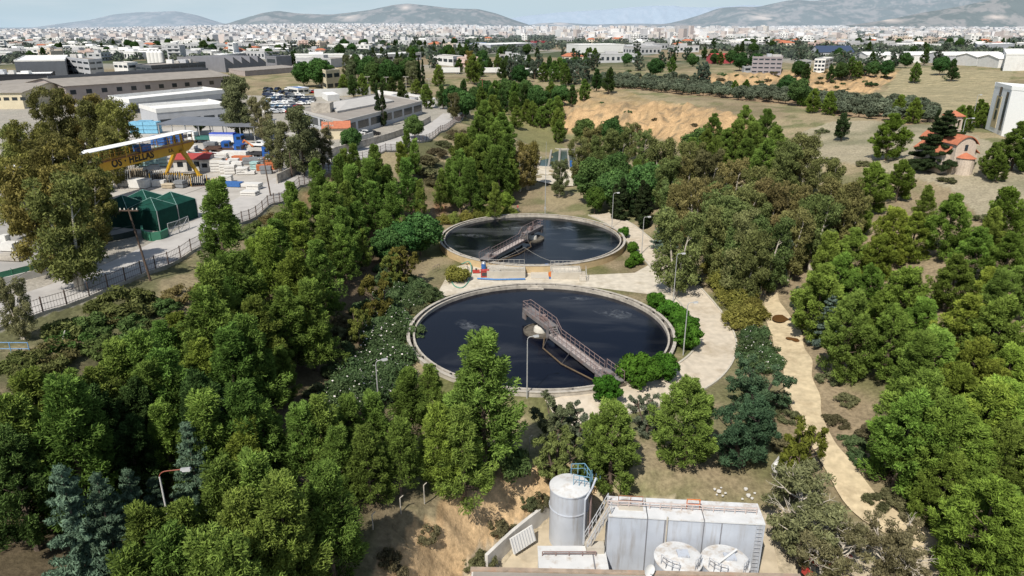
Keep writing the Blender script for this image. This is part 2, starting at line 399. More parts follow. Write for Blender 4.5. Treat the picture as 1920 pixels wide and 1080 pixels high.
    sh = np.clip(cl+sf*sstep(.05, .25, sl+.15*n1)*.95, 0, 1)
    strata = .78+.5*(fbm(x/40, z2*1.3, 3)-.2)*.7+.35*(n3-.5)
    col = mixc(col, sand*strata[:, None], sh)
    col = mixc(col, np.broadcast_to(np.array([.17, .14, .09]), col.shape), sh*sstep(.57, .68, fbm(x/2.4+5, y/2.4, 4))*.75)
    bank = sstep(3.0, 2.4, z)*sstep(-2.3, -1.6, z)*(y < 58)*(y > 34)*sstep(-13, -9, x)*sstep(6, 3.5, x)*sstep(.22, .42, sl)
    col = mixc(col, np.array([.60, .42, .235])*strata[:, None], np.clip(bank, 0, 1)*.95)
    plat = (y < 58) & (z < -1.2) & (x > -4)
    col = mixc(col, np.broadcast_to(np.array([.46, .39, .28]), col.shape), plat*.9)
    stripe = .5+.5*np.sin((x*.5+y*.95+6*n2)*.85)
    col = mixc(col, mixc(np.broadcast_to(np.array([.40, .335, .20]), col.shape), np.broadcast_to(np.array([.22, .20, .12]), col.shape), stripe*sstep(.2, .5, n1)*1.0), te*.95)
    # left: yards and town ground; far: patchwork of dry fields and trees
    yard = (fs > 0) & (y > 55) & (y < 330)
    col = mixc(col, np.broadcast_to(np.array([.36, .335, .295]), col.shape), yard*.85)
    far = sstep(420, 620, y)
    patch = fbm(x/90, y/150, 4)
    fc = mixc(np.broadcast_to(np.array([.25, .20, .125]), col.shape), np.broadcast_to(np.array([.085, .10, .055]), col.shape), sstep(.44, .52, patch))
    fc = mixc(fc, np.broadcast_to(np.array([.36, .34, .31]), col.shape), sstep(.5, .6, fbm(x/60+40, y/110, 3))*.7)
    col = mixc(col, fc, far)
    hz = sstep(700, 7000, y)**.8*.75; col = mixc(col, np.broadcast_to(np.array([.27, .30, .33]), col.shape), hz)  # distance haze painted into the far ground colour
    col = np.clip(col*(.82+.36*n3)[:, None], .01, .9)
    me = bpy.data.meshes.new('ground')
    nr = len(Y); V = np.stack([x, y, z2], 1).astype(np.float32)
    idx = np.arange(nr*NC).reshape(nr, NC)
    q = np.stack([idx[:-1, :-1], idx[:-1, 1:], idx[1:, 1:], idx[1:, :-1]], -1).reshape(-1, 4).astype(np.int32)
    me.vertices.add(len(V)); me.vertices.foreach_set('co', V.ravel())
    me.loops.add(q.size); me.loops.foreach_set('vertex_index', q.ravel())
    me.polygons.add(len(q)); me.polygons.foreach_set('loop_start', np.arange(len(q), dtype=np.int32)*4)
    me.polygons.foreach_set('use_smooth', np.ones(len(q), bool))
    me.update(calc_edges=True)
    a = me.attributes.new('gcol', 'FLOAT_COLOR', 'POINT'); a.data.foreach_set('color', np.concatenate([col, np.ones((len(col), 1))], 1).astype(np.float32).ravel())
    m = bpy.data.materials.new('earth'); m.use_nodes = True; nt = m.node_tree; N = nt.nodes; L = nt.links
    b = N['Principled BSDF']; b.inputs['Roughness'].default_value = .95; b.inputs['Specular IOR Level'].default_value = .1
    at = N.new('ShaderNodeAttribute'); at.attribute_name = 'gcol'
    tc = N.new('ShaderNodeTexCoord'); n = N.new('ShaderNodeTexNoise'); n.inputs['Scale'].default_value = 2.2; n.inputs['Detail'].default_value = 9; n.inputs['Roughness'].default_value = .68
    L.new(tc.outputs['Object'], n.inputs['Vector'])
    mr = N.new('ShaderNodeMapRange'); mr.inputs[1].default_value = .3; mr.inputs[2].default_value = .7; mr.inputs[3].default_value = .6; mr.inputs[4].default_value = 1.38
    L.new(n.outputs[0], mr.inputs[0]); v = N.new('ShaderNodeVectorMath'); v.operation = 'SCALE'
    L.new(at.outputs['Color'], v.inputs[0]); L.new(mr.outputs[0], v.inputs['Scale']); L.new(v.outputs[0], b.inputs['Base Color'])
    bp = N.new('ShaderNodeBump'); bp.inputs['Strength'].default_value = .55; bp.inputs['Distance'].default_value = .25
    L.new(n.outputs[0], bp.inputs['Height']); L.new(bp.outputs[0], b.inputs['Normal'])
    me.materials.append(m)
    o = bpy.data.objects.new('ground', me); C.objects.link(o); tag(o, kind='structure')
make_ground()

# ------------------------------------------------------------------ roads and paved sheets
def resample(pl, step):
    pl = [np.array(p, float) for p in pl]; out = [pl[0]]
    # catmull-rom
    for i in range(len(pl)-1):
        p0 = pl[max(i-1, 0)]; p1 = pl[i]; p2 = pl[i+1]; p3 = pl[min(i+2, len(pl)-1)]
        n = max(1, int(np.linalg.norm(p2-p1)/step))
        for k in range(1, n+1):
            t = k/n; out.append(.5*((2*p1)+(-p0+p2)*t+(2*p0-5*p1+4*p2-p3)*t*t+(-p0+3*p1-3*p2+p3)*t**3))
    return out
def strip(name, pl, w, m, lift=.07, step=1.0, nx=8, wob=0.0):
    c = resample(pl, step); vs = []; n = len(c)
    for i in range(n):
        a = c[max(i-1, 0)]; b = c[min(i+1, n-1)]; t = (b-a)/np.linalg.norm(b-a); nn = np.array([-t[1], t[0]])
        ww = w[0]+(w[1]-w[0])*i/(n-1) if hasattr(w, '__len__') else w
        for k in range(nx+1):
            e = (k/nx-.5)*ww*(1+wob*(vnoise(np.array([i*.23]), np.array([k//nx*9.1]))[0]-.5))
            p = c[i]+nn*e; vs.append((p[0], p[1]))
    A = np.array(vs); z = zt(A[:, 0], A[:, 1])+lift
    mb = MB(); mb.add([(a[0], a[1], q) for a, q in zip(A, z)], [(i*(nx+1)+k+1, i*(nx+1)+k, (i+1)*(nx+1)+k, (i+1)*(nx+1)+k+1) for i in range(n-1) for k in range(nx)])
    return tag(mb.build(name, m, smooth=True), kind='structure')
def sheet(name, pts, m, lift, step=1.2):
    pts = [np.array(p[:2]) for p in pts]; A = np.array(pts)
    x0, y0 = A.min(0); x1, y1 = A.max(0)
    import bmesh
    bm = bmesh.new(); f = bm.faces.new([bm.verts.new((p[0], p[1], 0)) for p in pts])
    for ax, lo, hi in ((0, x0, x1), (1, y0, y1)):
        k = lo+step
        while k < hi:
            no = Vector((1, 0, 0)) if ax == 0 else Vector((0, 1, 0)); co = Vector((k, 0, 0)) if ax == 0 else Vector((0, k, 0))
            bmesh.ops.bisect_plane(bm, geom=bm.verts[:]+bm.edges[:]+bm.faces[:], plane_co=co, plane_no=no); k += step
    if sum(f.normal.z for f in bm.faces) < 0: bmesh.ops.reverse_faces(bm, faces=bm.faces[:])
    V = np.array([v.co[:2] for v in bm.verts]); z = zt(V[:, 0], V[:, 1])+lift
    for v, q in zip(bm.verts, z): v.co.z = q
    me = bpy.data.meshes.new(name); bm.to_mesh(me); bm.free(); me.materials.append(m)
    o = bpy.data.objects.new(name, me); C.objects.link(o); return tag(o, kind='structure')
M_LOOP = mat('pale_concrete_road', (.56, .485, .38), .9, .13, 1.1, bump=.2, dirt=(.34, .26, .16), dirt_amt=.75, dscale=.22)
M_STREET = mat('worn_grey_paving', (.46, .435, .405), .9, .08, .5, bump=.1, dirt=(.22, .20, .18), dirt_amt=.55, dscale=.1)
M_YARD = mat('yard_concrete', (.44, .41, .365), .9, .09, .4, dirt=(.22, .19, .15), dirt_amt=.6, dscale=.12)
M_DIRT = mat('trodden_sandy_earth', (.56, .455, .29), .95, .18, 1.3, bump=.4, dirt=(.33, .25, .15), dirt_amt=.8, dscale=.4)
strip('loop_road', LOOP, 4.9, M_LOOP, .10)
strip('dirt_path', PATH, (4.0, 2.2), M_DIRT, .22, nx=10, wob=.6)
strip('street', offset(FENCE, 4.3), 7.6, M_STREET, .10, nx=8)
M_KERB = mat('kerb_stone', (.5, .46, .38), .9, .1)
def kerb(pl, off, h=.13, w=.22):
    c = resample(offset(pl, off), 1.0); mb = MB()
    for a, b in zip(c[:-1], c[1:]):
        t = (b-a)/np.linalg.norm(b-a); n = np.array([-t[1], t[0]])*w/2; e = t*.0
        q = [a-n, b-n, b+n, a+n]; q = [q[0], q[3], q[2], q[1]][::-1]
        mb.prism(q, 0.0, [zg(p[0], p[1])+.10+h for p in q])
    tag(mb.build('kerb', M_KERB), kind='structure')
kerb(LOOP[1:], 2.56); kerb(LOOP[1:], -2.56)
PAVE = [P(*q)[:2] for q in [(815, 560), (845, 505), (880, 492), (905, 497), (1100, 516), (1190, 512), (1222, 494), (1262, 505), (1318, 560), (1335, 590), (1285, 580), (1215, 552), (1120, 540), (1010, 531), (900, 542)]]
sheet('concrete_apron', PAVE, mat('apron_concrete', (.57, .51, .41), .9, .14, .9, bump=.1, dirt=(.33, .27, .18), dirt_amt=.8, dscale=.3), .05)
YARD = [hit(*q)[:2] for q in [(250, 440), (340, 425), (430, 395), (545, 330), (600, 302), (640, 280), (560, 250), (420, 238), (250, 240), (60, 300), (120, 400)]]
sheet('stone_yard', YARD, M_YARD, .05, 2.0)
sheet('concrete_lot', [hit(*q)[:2] for q in [(-60, 560), (30, 520), (130, 495), (145, 465), (250, 440), (120, 400), (-40, 380), (-120, 420)]], mat('lot_concrete', (.34, .325, .30), .9, .08, .4, dirt=(.22, .2, .17), dirt_amt=.5, dscale=.15), .05, 2.0)
# puddles on the dirt path
def puddle(px, py, rx, ry, seed):
    c = hit(px, py); mb = MB(); n = 40; vs = []
    for i in range(n):
        t = 2*math.pi*i/n; k = 1+.28*math.sin(2*t+seed)+.15*math.sin(3*t+seed*2); vs.append((c[0]+rx*k*math.cos(t), c[1]+ry*k*math.sin(t), c[2]+.31))
    mb.add(vs, [tuple(range(n))])
    tag(mb.build('puddle', mat('muddy_water', (.13, .062, .022), .12, .15, .5, spec=.5)), kind='structure')
puddle(1468, 600, 1.45, 1.5, 1); puddle(1487, 640, .7, .7, 3)

# ------------------------------------------------------------------ hills
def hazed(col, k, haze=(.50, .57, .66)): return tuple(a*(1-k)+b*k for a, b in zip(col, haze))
def hill(name, prof, y0, depth, haze, seed, rough=1.0, scar=None):
    """prof: skyline as (px, py) read at distance y0"""
    pts = [(ray(a, b)) for a, b in prof]
    xs = np.array([d[0]/d[1]*y0 for d in pts]); zs = np.array([CZ+d[2]/d[1]*y0 for d in pts])
    NX, NY = 420, 90
    x = np.linspace(xs.min()-.02*y0, xs.max()+.02*y0, NX); s = np.linspace(-1.25, 1, NY)
    from_edge = np.interp(x, xs, zs)
    k = np.ones(7)/7; from_edge = np.convolve(np.pad(from_edge, 3, mode='edge'), k, 'valid')
    base = 14.0
    X = np.repeat(x[None], NY, 0); S = np.repeat(s[:, None], NX, 1); Y = y0+S*depth
    fall = np.clip(1-np.abs(S)**1.3, 0, 1)
    n = ridged(X/(depth*.55)+seed, Y/(depth*.55)+S*.3, 5)-.6
    H = np.clip(from_edge-base, -20, None)[None]
    Z = base+H*fall*(1+.55*n*rough*(1-fall)*1.6)+H*n*.05
    Z = np.where(np.abs(S) > .98, base-12, Z)
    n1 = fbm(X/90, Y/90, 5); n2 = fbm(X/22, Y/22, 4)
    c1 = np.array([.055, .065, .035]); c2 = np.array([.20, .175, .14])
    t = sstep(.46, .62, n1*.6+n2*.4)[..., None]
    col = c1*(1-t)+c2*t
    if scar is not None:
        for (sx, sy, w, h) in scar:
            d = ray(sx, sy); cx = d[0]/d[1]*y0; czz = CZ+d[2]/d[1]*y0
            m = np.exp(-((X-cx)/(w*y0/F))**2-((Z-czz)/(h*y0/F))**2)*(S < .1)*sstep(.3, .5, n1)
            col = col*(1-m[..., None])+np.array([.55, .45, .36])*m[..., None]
    col = col*(1-haze)+np.array([.225, .285, .36])*haze  # aerial haze blended into the slope colour
    V = np.stack([X, Y, Z], -1).reshape(-1, 3)
    idx = np.arange(NX*NY).reshape(NY, NX)
    q = np.stack([idx[:-1, :-1], idx[:-1, 1:], idx[1:, 1:], idx[1:, :-1]], -1).reshape(-1, 4)
    me = bpy.data.meshes.new(name); me.vertices.add(len(V)); me.vertices.foreach_set('co', V.astype(np.float32).ravel())
    me.loops.add(q.size); me.loops.foreach_set('vertex_index', q.astype(np.int32).ravel())
    me.polygons.add(len(q)); me.polygons.foreach_set('loop_start', np.arange(len(q), dtype=np.int32)*4)
    me.polygons.foreach_set('use_smooth', np.ones(len(q), bool)); me.update(calc_edges=True)
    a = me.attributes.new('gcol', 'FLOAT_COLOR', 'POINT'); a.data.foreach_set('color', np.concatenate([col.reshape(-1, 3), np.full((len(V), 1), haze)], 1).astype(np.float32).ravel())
    m = MATS.get('far_painted_haze')
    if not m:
        m = bpy.data.materials.new('far_painted_haze'); m.use_nodes = True; b = m.node_tree.nodes['Principled BSDF']; b.inputs['Roughness'].default_value = 1; b.inputs['Specular IOR Level'].default_value = 0
        at = m.node_tree.nodes.new('ShaderNodeAttribute'); at.attribute_name = 'gcol'; m.node_tree.links.new(at.outputs['Color'], b.inputs['Base Color']); b.inputs['Emission Color'].default_value = (.62, .72, .84, 1); ml = m.node_tree.nodes.new('ShaderNodeMath'); ml.operation = 'MULTIPLY'; ml.inputs[1].default_value = .34; m.node_tree.links.new(at.outputs['Alpha'], ml.inputs[0]); m.node_tree.links.new(ml.outputs[0], b.inputs['Emission Strength']); MATS['far_painted_haze'] = m  # bluish surface emission stands in for airlight, growing with the stored haze
    me.materials.append(m)
    o = bpy.data.objects.new(name, me); C.objects.link(o); tag(o, kind='structure')
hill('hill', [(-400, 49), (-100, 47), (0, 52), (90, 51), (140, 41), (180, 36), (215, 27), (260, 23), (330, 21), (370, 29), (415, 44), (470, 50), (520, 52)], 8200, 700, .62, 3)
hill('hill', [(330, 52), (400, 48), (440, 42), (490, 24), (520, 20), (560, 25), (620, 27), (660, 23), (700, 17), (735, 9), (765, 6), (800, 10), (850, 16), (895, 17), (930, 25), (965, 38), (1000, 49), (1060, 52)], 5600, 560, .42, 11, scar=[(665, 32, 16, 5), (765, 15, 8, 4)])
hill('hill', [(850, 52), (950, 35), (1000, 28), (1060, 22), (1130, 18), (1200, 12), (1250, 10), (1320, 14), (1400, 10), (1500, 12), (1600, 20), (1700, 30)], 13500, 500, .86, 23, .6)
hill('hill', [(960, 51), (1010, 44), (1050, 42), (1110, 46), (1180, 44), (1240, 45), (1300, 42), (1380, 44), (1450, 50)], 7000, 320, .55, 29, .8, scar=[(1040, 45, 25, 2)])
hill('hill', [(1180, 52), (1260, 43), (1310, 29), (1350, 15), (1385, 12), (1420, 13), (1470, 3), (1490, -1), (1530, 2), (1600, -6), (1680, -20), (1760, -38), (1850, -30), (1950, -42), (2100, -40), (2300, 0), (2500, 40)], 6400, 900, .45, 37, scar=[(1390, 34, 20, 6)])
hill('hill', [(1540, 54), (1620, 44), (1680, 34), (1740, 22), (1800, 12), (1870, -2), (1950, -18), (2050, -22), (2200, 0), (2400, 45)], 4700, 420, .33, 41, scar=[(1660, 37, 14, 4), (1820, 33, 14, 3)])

# ------------------------------------------------------------------ light, sky, camera
SUN_EL, SUN_DIR = R(50), (0.44, 0.90)         # the sun shines towards +x +y (from behind the left shoulder)
w = bpy.data.worlds.new('World'); SC.world = w; w.use_nodes = True
nt = w.node_tree; N = nt.nodes; L = nt.links; bg = N['Background']
sk = N.new('ShaderNodeTexSky'); sk.sky_type = 'NISHITA'; sk.sun_disc = False
sk.sun_elevation = SUN_EL; sk.air_density = 1.0; sk.dust_density = .8; sk.ozone_density = 1.2; sk.altitude = 100
sd = Vector((-SUN_DIR[0], -SUN_DIR[1], 0)).normalized()
sk.sun_rotation = math.atan2(sd.x, sd.y)
# pale haze low over the horizon and thin high cloud
tc = N.new('ShaderNodeTexCoord'); sx = N.new('ShaderNodeSeparateXYZ'); L.new(tc.outputs['Generated'], sx.inputs[0])
hm = N.new('ShaderNodeMapRange'); hm.inputs[1].default_value = 0; hm.inputs[2].default_value = .17; hm.inputs[3].default_value = .92; hm.inputs[4].default_value = .05; L.new(sx.outputs[2], hm.inputs[0])
mp = N.new('ShaderNodeMapping'); mp.inputs['Scale'].default_value = (2.2, 2.2, 11)
cn = N.new('ShaderNodeTexNoise'); cn.inputs['Scale'].default_value = 1.7; cn.inputs['Detail'].default_value = 7; cn.inputs['Roughness'].default_value = .55
L.new(tc.outputs['Generated'], mp.inputs[0]); L.new(mp.outputs[0], cn.inputs['Vector'])
cr = N.new('ShaderNodeMapRange'); cr.inputs[1].default_value = .47; cr.inputs[2].default_value = .70; cr.inputs[4].default_value = .6
L.new(cn.outputs[0], cr.inputs[0])
K_ = 1/.092
hx = N.new('ShaderNodeMix'); hx.data_type = 'RGBA'; hx.inputs['B'].default_value = (.54*K_, .70*K_, .82*K_, 1)
L.new(hm.outputs[0], hx.inputs['Factor']); L.new(sk.outputs[0], hx.inputs['A'])
cm = N.new('ShaderNodeMix'); cm.data_type = 'RGBA'; cm.inputs['B'].default_value = (.72*K_, .79*K_, .84*K_, 1)
L.new(cr.outputs[0], cm.inputs['Factor']); L.new(hx.outputs['Result'], cm.inputs['A'])
L.new(cm.outputs['Result'], bg.inputs['Color']); bg.inputs['Strength'].default_value = .092
sl = bpy.data.lights.new('sun', 'SUN'); sl.energy = 5.0; sl.angle = R(.53); sl.color = (1, .95, .87)
so = bpy.data.objects.new('sun', sl); C.objects.link(so)
dv = Vector((SUN_DIR[0], SUN_DIR[1], 0)).normalized()*math.cos(SUN_EL)-Vector((0, 0, math.sin(SUN_EL)))
so.rotation_euler = dv.to_track_quat('-Z', 'Y').to_euler(); so.location = (-40, 0, 120)
cam = bpy.data.cameras.new('camera'); co = bpy.data.objects.new('camera', cam); C.objects.link(co)
cam.sensor_width = 36; cam.lens = F/1920*36; cam.clip_end = 40000; cam.clip_start = .5
co.location = (0, 0, CZ); co.rotation_euler = (math.pi/2-PIT, 0, 0); SC.camera = co
SC.view_settings.view_transform = 'Standard'; SC.view_settings.look = 'None'; SC.view_settings.exposure = 0
SC.render.engine = 'CYCLES'; SC.cycles.max_bounces = 5; SC.cycles.diffuse_bounces = 2; SC.cycles.glossy_bounces = 2; SC.cycles.transmission_bounces = 2
SC.cycles.use_denoising = True; SC.cycles.sample_clamp_indirect = 4
# ------------------------------------------------------------------ settling tanks
M_CONC = mat('weathered_concrete', (.43, .39, .33), .9, .20, 1.4, bump=.3, dirt=(.12, .10, .08), dirt_amt=.8, dscale=.45)
M_TAN = mat('tan_painted_concrete', (.52, .39, .22), .9, .10, 1.0, dirt=(.25, .19, .12), dirt_amt=.5, dscale=.4)
M_WETC = mat('wet_dark_concrete', (.03, .027, .024), .55, .3, 2.0)
M_STEEL = mat('mauve_grey_painted_steel', (.19, .175, .172), .7, .14, 2.0, dirt=(.22, .09, .05), dirt_amt=.7, dscale=.7)
M_RAIL = mat('faded_reddish_handrail', (.25, .18, .165), .6, .15, 3)
M_DKST = mat('dark_steel', (.07, .065, .065), .6, .2, 2)
M_SCUM = mat('brown_scum', (.11, .095, .075), .9, .35, 2.2, bump=.5, dirt=(.25, .22, .17), dirt_amt=.5, dscale=1.2)
M_WHITE = mat('chalky_white_paint', (.60, .57, .50), .7, .08, 2, dirt=(.4, .33, .25), dirt_amt=.4, dscale=.8)
def watermat(name, base, reflect_streak, amt, sc=.07, rot=.6):
    m = bpy.data.materials.new(name); m.use_nodes = True; nt = m.node_tree; N = nt.nodes; L = nt.links
    b = N['Principled BSDF']; b.inputs['Roughness'].default_value = .16; b.inputs['IOR'].default_value = 1.33; b.inputs['Specular IOR Level'].default_value = .30
    tc = N.new('ShaderNodeTexCoord'); mp = N.new('ShaderNodeMapping'); mp.inputs['Scale'].default_value = (sc, sc*2.6, 1); mp.inputs['Rotation'].default_value = (0, 0, rot)
    n = N.new('ShaderNodeTexNoise'); n.inputs['Scale'].default_value = 1; n.inputs['Detail'].default_value = 7; n.inputs['Roughness'].default_value = .55; n.inputs['Distortion'].default_value = .6
    L.new(tc.outputs['Object'], mp.inputs[0]); L.new(mp.outputs[0], n.inputs['Vector'])
    r = N.new('ShaderNodeMapRange'); r.inputs[1].default_value = .50; r.inputs[2].default_value = .78; r.inputs[4].default_value = amt; L.new(n.outputs[0], r.inputs[0])
    mm = N.new('ShaderNodeMix'); mm.data_type = 'RGBA'; mm.inputs['A'].default_value = (*base, 1); mm.inputs['B'].default_value = (*reflect_streak, 1)  # pale streaks paint cloud reflections and wisps into the water colour
    L.new(r.outputs[0], mm.inputs['Factor']); L.new(mm.outputs['Result'], b.inputs['Base Color'])
    n2 = N.new('ShaderNodeTexNoise'); n2.inputs['Scale'].default_value = 1.6; n2.inputs['Detail'].default_value = 3; L.new(tc.outputs['Object'], n2.inputs['Vector'])
    bp = N.new('ShaderNodeBump'); bp.inputs['Strength'].default_value = .05; bp.inputs['Distance'].default_value = .04; L.new(n2.outputs[0], bp.inputs['Height']); L.new(bp.outputs[0], b.inputs['Normal'])
    return m
M_W1 = watermat('dark_tank_water', (.003, .0045, .011), (.034, .036, .042), 1.0)
M_W2 = watermat('dark_tank_water_streaked', (.004, .0055, .0085), (.10, .105, .11), .8, .08, -.5)
def rail(mb, a, b, n, h=1.05, r=.035):
    a = np.array(a, float); b = np.array(b, float); up = np.array([0, 0, h])
    for i in range(n+1): p = a+(b-a)*i/n; mb.tube(p, p+up, r, 5)
    mb.tube(a+up, b+up, r*1.15, 5); mb.tube(a+up*.52, b+up*.52, r*.8, 5)
def spray_foam_mat():
    if 'spray_foam' in MATS: return MATS['spray_foam']
    m = bpy.data.materials.new('thin_spray_foam'); m.use_nodes = True; nt = m.node_tree; N = nt.nodes; L = nt.links; b = N['Principled BSDF']; b.inputs['Base Color'].default_value = (.42, .45, .47, 1); b.inputs['Roughness'].default_value = .9
    tc = N.new('ShaderNodeTexCoord'); n = N.new('ShaderNodeTexNoise'); n.inputs['Scale'].default_value = .7; n.inputs['Detail'].default_value = 7; n.inputs['Roughness'].default_value = .6; n.inputs['Distortion'].default_value = 1.2; L.new(tc.outputs['Object'], n.inputs['Vector'])
    g = N.new('ShaderNodeTexGradient'); g.gradient_type = 'SPHERICAL'; mp = N.new('ShaderNodeMapping'); mp.inputs['Location'].default_value = (-1, -1, 0); mp.inputs['Scale'].default_value = (2, 2, 0); L.new(tc.outputs['Generated'], mp.inputs[0]); L.new(mp.outputs[0], g.inputs[0])
    r = N.new('ShaderNodeMapRange'); r.inputs[1].default_value = .42; r.inputs[2].default_value = .72; r.inputs[4].default_value = .38; L.new(n.outputs[0], r.inputs[0])
    mu = N.new('ShaderNodeMath'); mu.operation = 'MULTIPLY'; L.new(r.outputs[0], mu.inputs[0]); L.new(g.outputs[1], mu.inputs[1]); L.new(mu.outputs[0], b.inputs['Alpha']); MATS['spray_foam'] = m; return m
SPRAY_FOAM = {T1: [(-10, 2, 1.2, 3.4, -.9), (11, 6.5, 1.6, 4.2, -.6), (6, 12.5, .8, 3.5, -.2)], T2: [(-12.0, 2.5, 1.5, 4.2, -.25), (7.5, 8, 1.5, 5, -.5), (10, -6, 1.2, 4, .5), (-3, 8, 1.5, 5, .4)]}
def tank(c, name_label, water_m, wall_m):
    t = empty('settling_tank', (c[0], c[1], 0), 0, name_label, 'settling tank')
    MB().lathe([(18.0, -.6), (18.0, RIM), (17.70, RIM), (17.70, -.6)], 144).build('outer_wall', [wall_m], t, smooth=True)
    MB().lathe([(18.08, RIM), (18.08, RIM+.08), (17.64, RIM+.08), (17.64, RIM)], 144).build('coping', [M_CONC], t, smooth=True)
    mb = MB(); mb.lathe([(17.69, -.4), (17.69, .55), (17.24, .55), (17.24, -.4)], 144)
    for k in range(36):
        a = 2*math.pi*k/36; q = MB().box(17.22, 17.69, -.11, .11, .5, RIM+.02)
        mb.add([(x*math.cos(a)-y*math.sin(a), x*math.sin(a)+y*math.cos(a), z) for x, y, z in q.v], q.f)
    mb.build('effluent_channel', [M_WETC], t)
    MB().lathe([(17.23, -.6), (17.23, RIM+.02), (16.98, RIM+.02), (16.98, -.6)], 144).build('inner_wall', [M_CONC], t, smooth=True)
    mb = MB(); mb.disc(17.0, .82, 96); mb.build('water', [water_m], t)
    fm = spray_foam_mat()
    for (fx, fy, fr, fl, fa) in SPRAY_FOAM[c]:  # flat patches on the water, standing in for sprinkler spray
        v = MB(); n = 36; v.add([(fx+(fl*math.cos(u)*math.cos(fa)-fr*math.sin(u)*math.sin(fa)), fy+(fl*math.cos(u)*math.sin(fa)+fr*math.sin(u)*math.cos(fa)), .835) for u in [2*math.pi*i/n for i in range(n)]], [tuple(range(n))]); v.build('spray_streak', [fm], t)
    w = MB(); w.lathe([(2.35, .4), (2.35, 1.12), (2.2, 1.12), (2.2, .4)], 48); w.disc(2.22, .95, 40)
    well = w.build('centre_well', [M_SCUM], t)
    MB().lathe([(0.001, 1.75), (.5, 1.72), (.85, 1.55), (.95, 1.25), (.95, .9), (.001, .9)], 32).build('bearing_cap', [M_WHITE], well, smooth=True)
    return t
tank(T1, 'nearer of the two round open tanks, its dark still water inside a pale concrete rim', M_W1, M_CONC)
tank(T2, 'farther round tank of dark water with a tan painted outer wall', M_W2, M_TAN)

def bridge(c, rim_px, tail, label, side):
    e = P(rim_px[0], rim_px[1], RIM+.3); d = np.array([e[0]-c[0], e[1]-c[1]]); ang = math.atan2(d[1], d[0])
    t = empty('scraper_bridge', (c[0], c[1], 0), ang, label, 'scraper bridge')
    W = .62; zl = 1.75; zh = 2.75; xs = 3.2
    mb = MB()                                               # low walkway out to the rim
    mb.box(xs, 17.6, -W, W, zl, zl+.08); mb.box(xs, 17.6, -W-.09, -W, zl-.30, zl+.14); mb.box(xs, 17.6, W, W+.09, zl-.30, zl+.14)
    for k in range(9): mb.box(xs+1+k*1.6, xs+1.1+k*1.6, -W, W, zl-.25, zl-.003)
    mb.build('walkway', [M_STEEL], t)
    g = MB(); k = 0
    for k in range(28): g.box(xs+.2+k*.5, xs+.2+k*.5+.42, -W+.08, W-.08, zl+.082, zl+.10)
    g.build('grating', [mat('pale_grating', (.42, .36, .33), .8, .15)], t)
    mb = MB()                                               # raised span over the centre well
    mb.box(-tail, xs, -W, W, zh, zh+.08); mb.box(-tail, xs, -W-.1, -W, zh-.4, zh+.16); mb.box(-tail, xs, W, W+.1, zh-.4, zh+.16)
    for s in (-1, 1):
        mb.box(xs-.25, xs+.18, s*W-.06 if s > 0 else -W-.13, s*W+.13 if s > 0 else -W+.06, zl-.42, zh+.2)
        mb.box(-tail, -tail+.9, s*W-.06 if s > 0 else -W-.13, s*W+.13 if s > 0 else -W+.06, zh-1.3, zh-.5)
    mb.box(-tail-.02, -tail+.1, -W-.1, W+.1, zh-1.3, zh+.2)
    mb.build('raised_span', [M_STEEL], t)
    mb = MB(); mb.cyl(.42, .9, zh-.1, 20); mb.build('centre_column', [M_DKST], t)
    mb = MB()
    for k in range(6): mb.box(xs+.05+k*.22, xs+.28+k*.22, -W+.1, W-.1, zh-.22*(k+1), zh-.22*(k+1)+.05)
    for s in (-1, 1): mb.tube((xs, s*(W-.08), zh), (xs+1.4, s*(W-.08), zl+.1), .05)
    mb.build('step_flight', [M_STEEL], t)
    for s in (-1, 1):
        r = MB(); rail(r, (-tail, s*W, zh+.1), (xs, s*W, zh+.1), 6, 1.1)
        rail(r, (xs, s*W, zh+.1), (xs+1.4, s*W, zl+.1), 1, 1.05); rail(r, (xs+1.4, s*W, zl+.1), (14.9, s*W, zl+.1), 9, 1.05)
        r.build('handrail', [M_RAIL], t)
    r = MB(); rail(r, (-tail, -W, zh+.1), (-tail, W, zh+.1), 2, 1.1); r.build('handrail', [M_RAIL], t)
    mb = MB(); mb.box(.4, 1.3, -.35, .35, zh+.1, zh+.55); mb.cyl(.3, zh+.55, zh+.85, 12, (.85, 0)); mb.tube((-.3, 0, zh+.1), (-.3, 0, zh+1.5), .09, 8); mb.build('drive_motor', [M_RAIL], t)
    # carriage running on the rim
    mb = MB(); mb.box(14.9, 18.5, -W-.35, W+.35, zl+.09, zl+.20); mb.box(15.2, 18.2, -W-.3, -W-.15, zl-.4, zl+.09); mb.box(15.2, 18.2, W+.15, W+.3, zl-.4, zl+.09)
    mb.box(16.2, 17.2, -.4, .4, zl+.21, zl+.75)
    ca = mb.build('end_carriage', [M_STEEL], t)
    for s in (-1, 1):
        r = MB(); rail(r, (14.9, s*(W+.3), zl+.2), (18.5, s*(W+.3), zl+.2), 4, 1.15); r.build('handrail', [M_RAIL], t)
        wv = MB().cyl(.24, -.09, .09, 16); wv.v = [(17.8+x, s*(W+.2)+z, RIM+.34+y) for x, y, z in wv.v]; wv.build('running_wheel', [M_DKST], t)
    # scum boom trailing on the water
    mb = MB(); mb.path([(2.2, side*.6, .93), (5, side*2.3, .93), (10, side*2.4, .93), (16.3, side*.9, .93)], .10, 6); mb.build('scum_boom', [mat('rusty_pipe', (.12, .085, .05), .8, .3, 3)], t)
    for a_, b_ in (((3.4, side*W, zl), (5.0, side*2.3, 1.0)), ((9, side*W, zl), (10, side*2.4, 1.0))): MB().tube(a_, b_, .04).build('boom_bracket', [M_DKST], t)
    return t
bridge(T1, (1150, 716), 4.1, 'mauve grey walkway bridge with handrails spanning the nearer tank from its centre', -1)
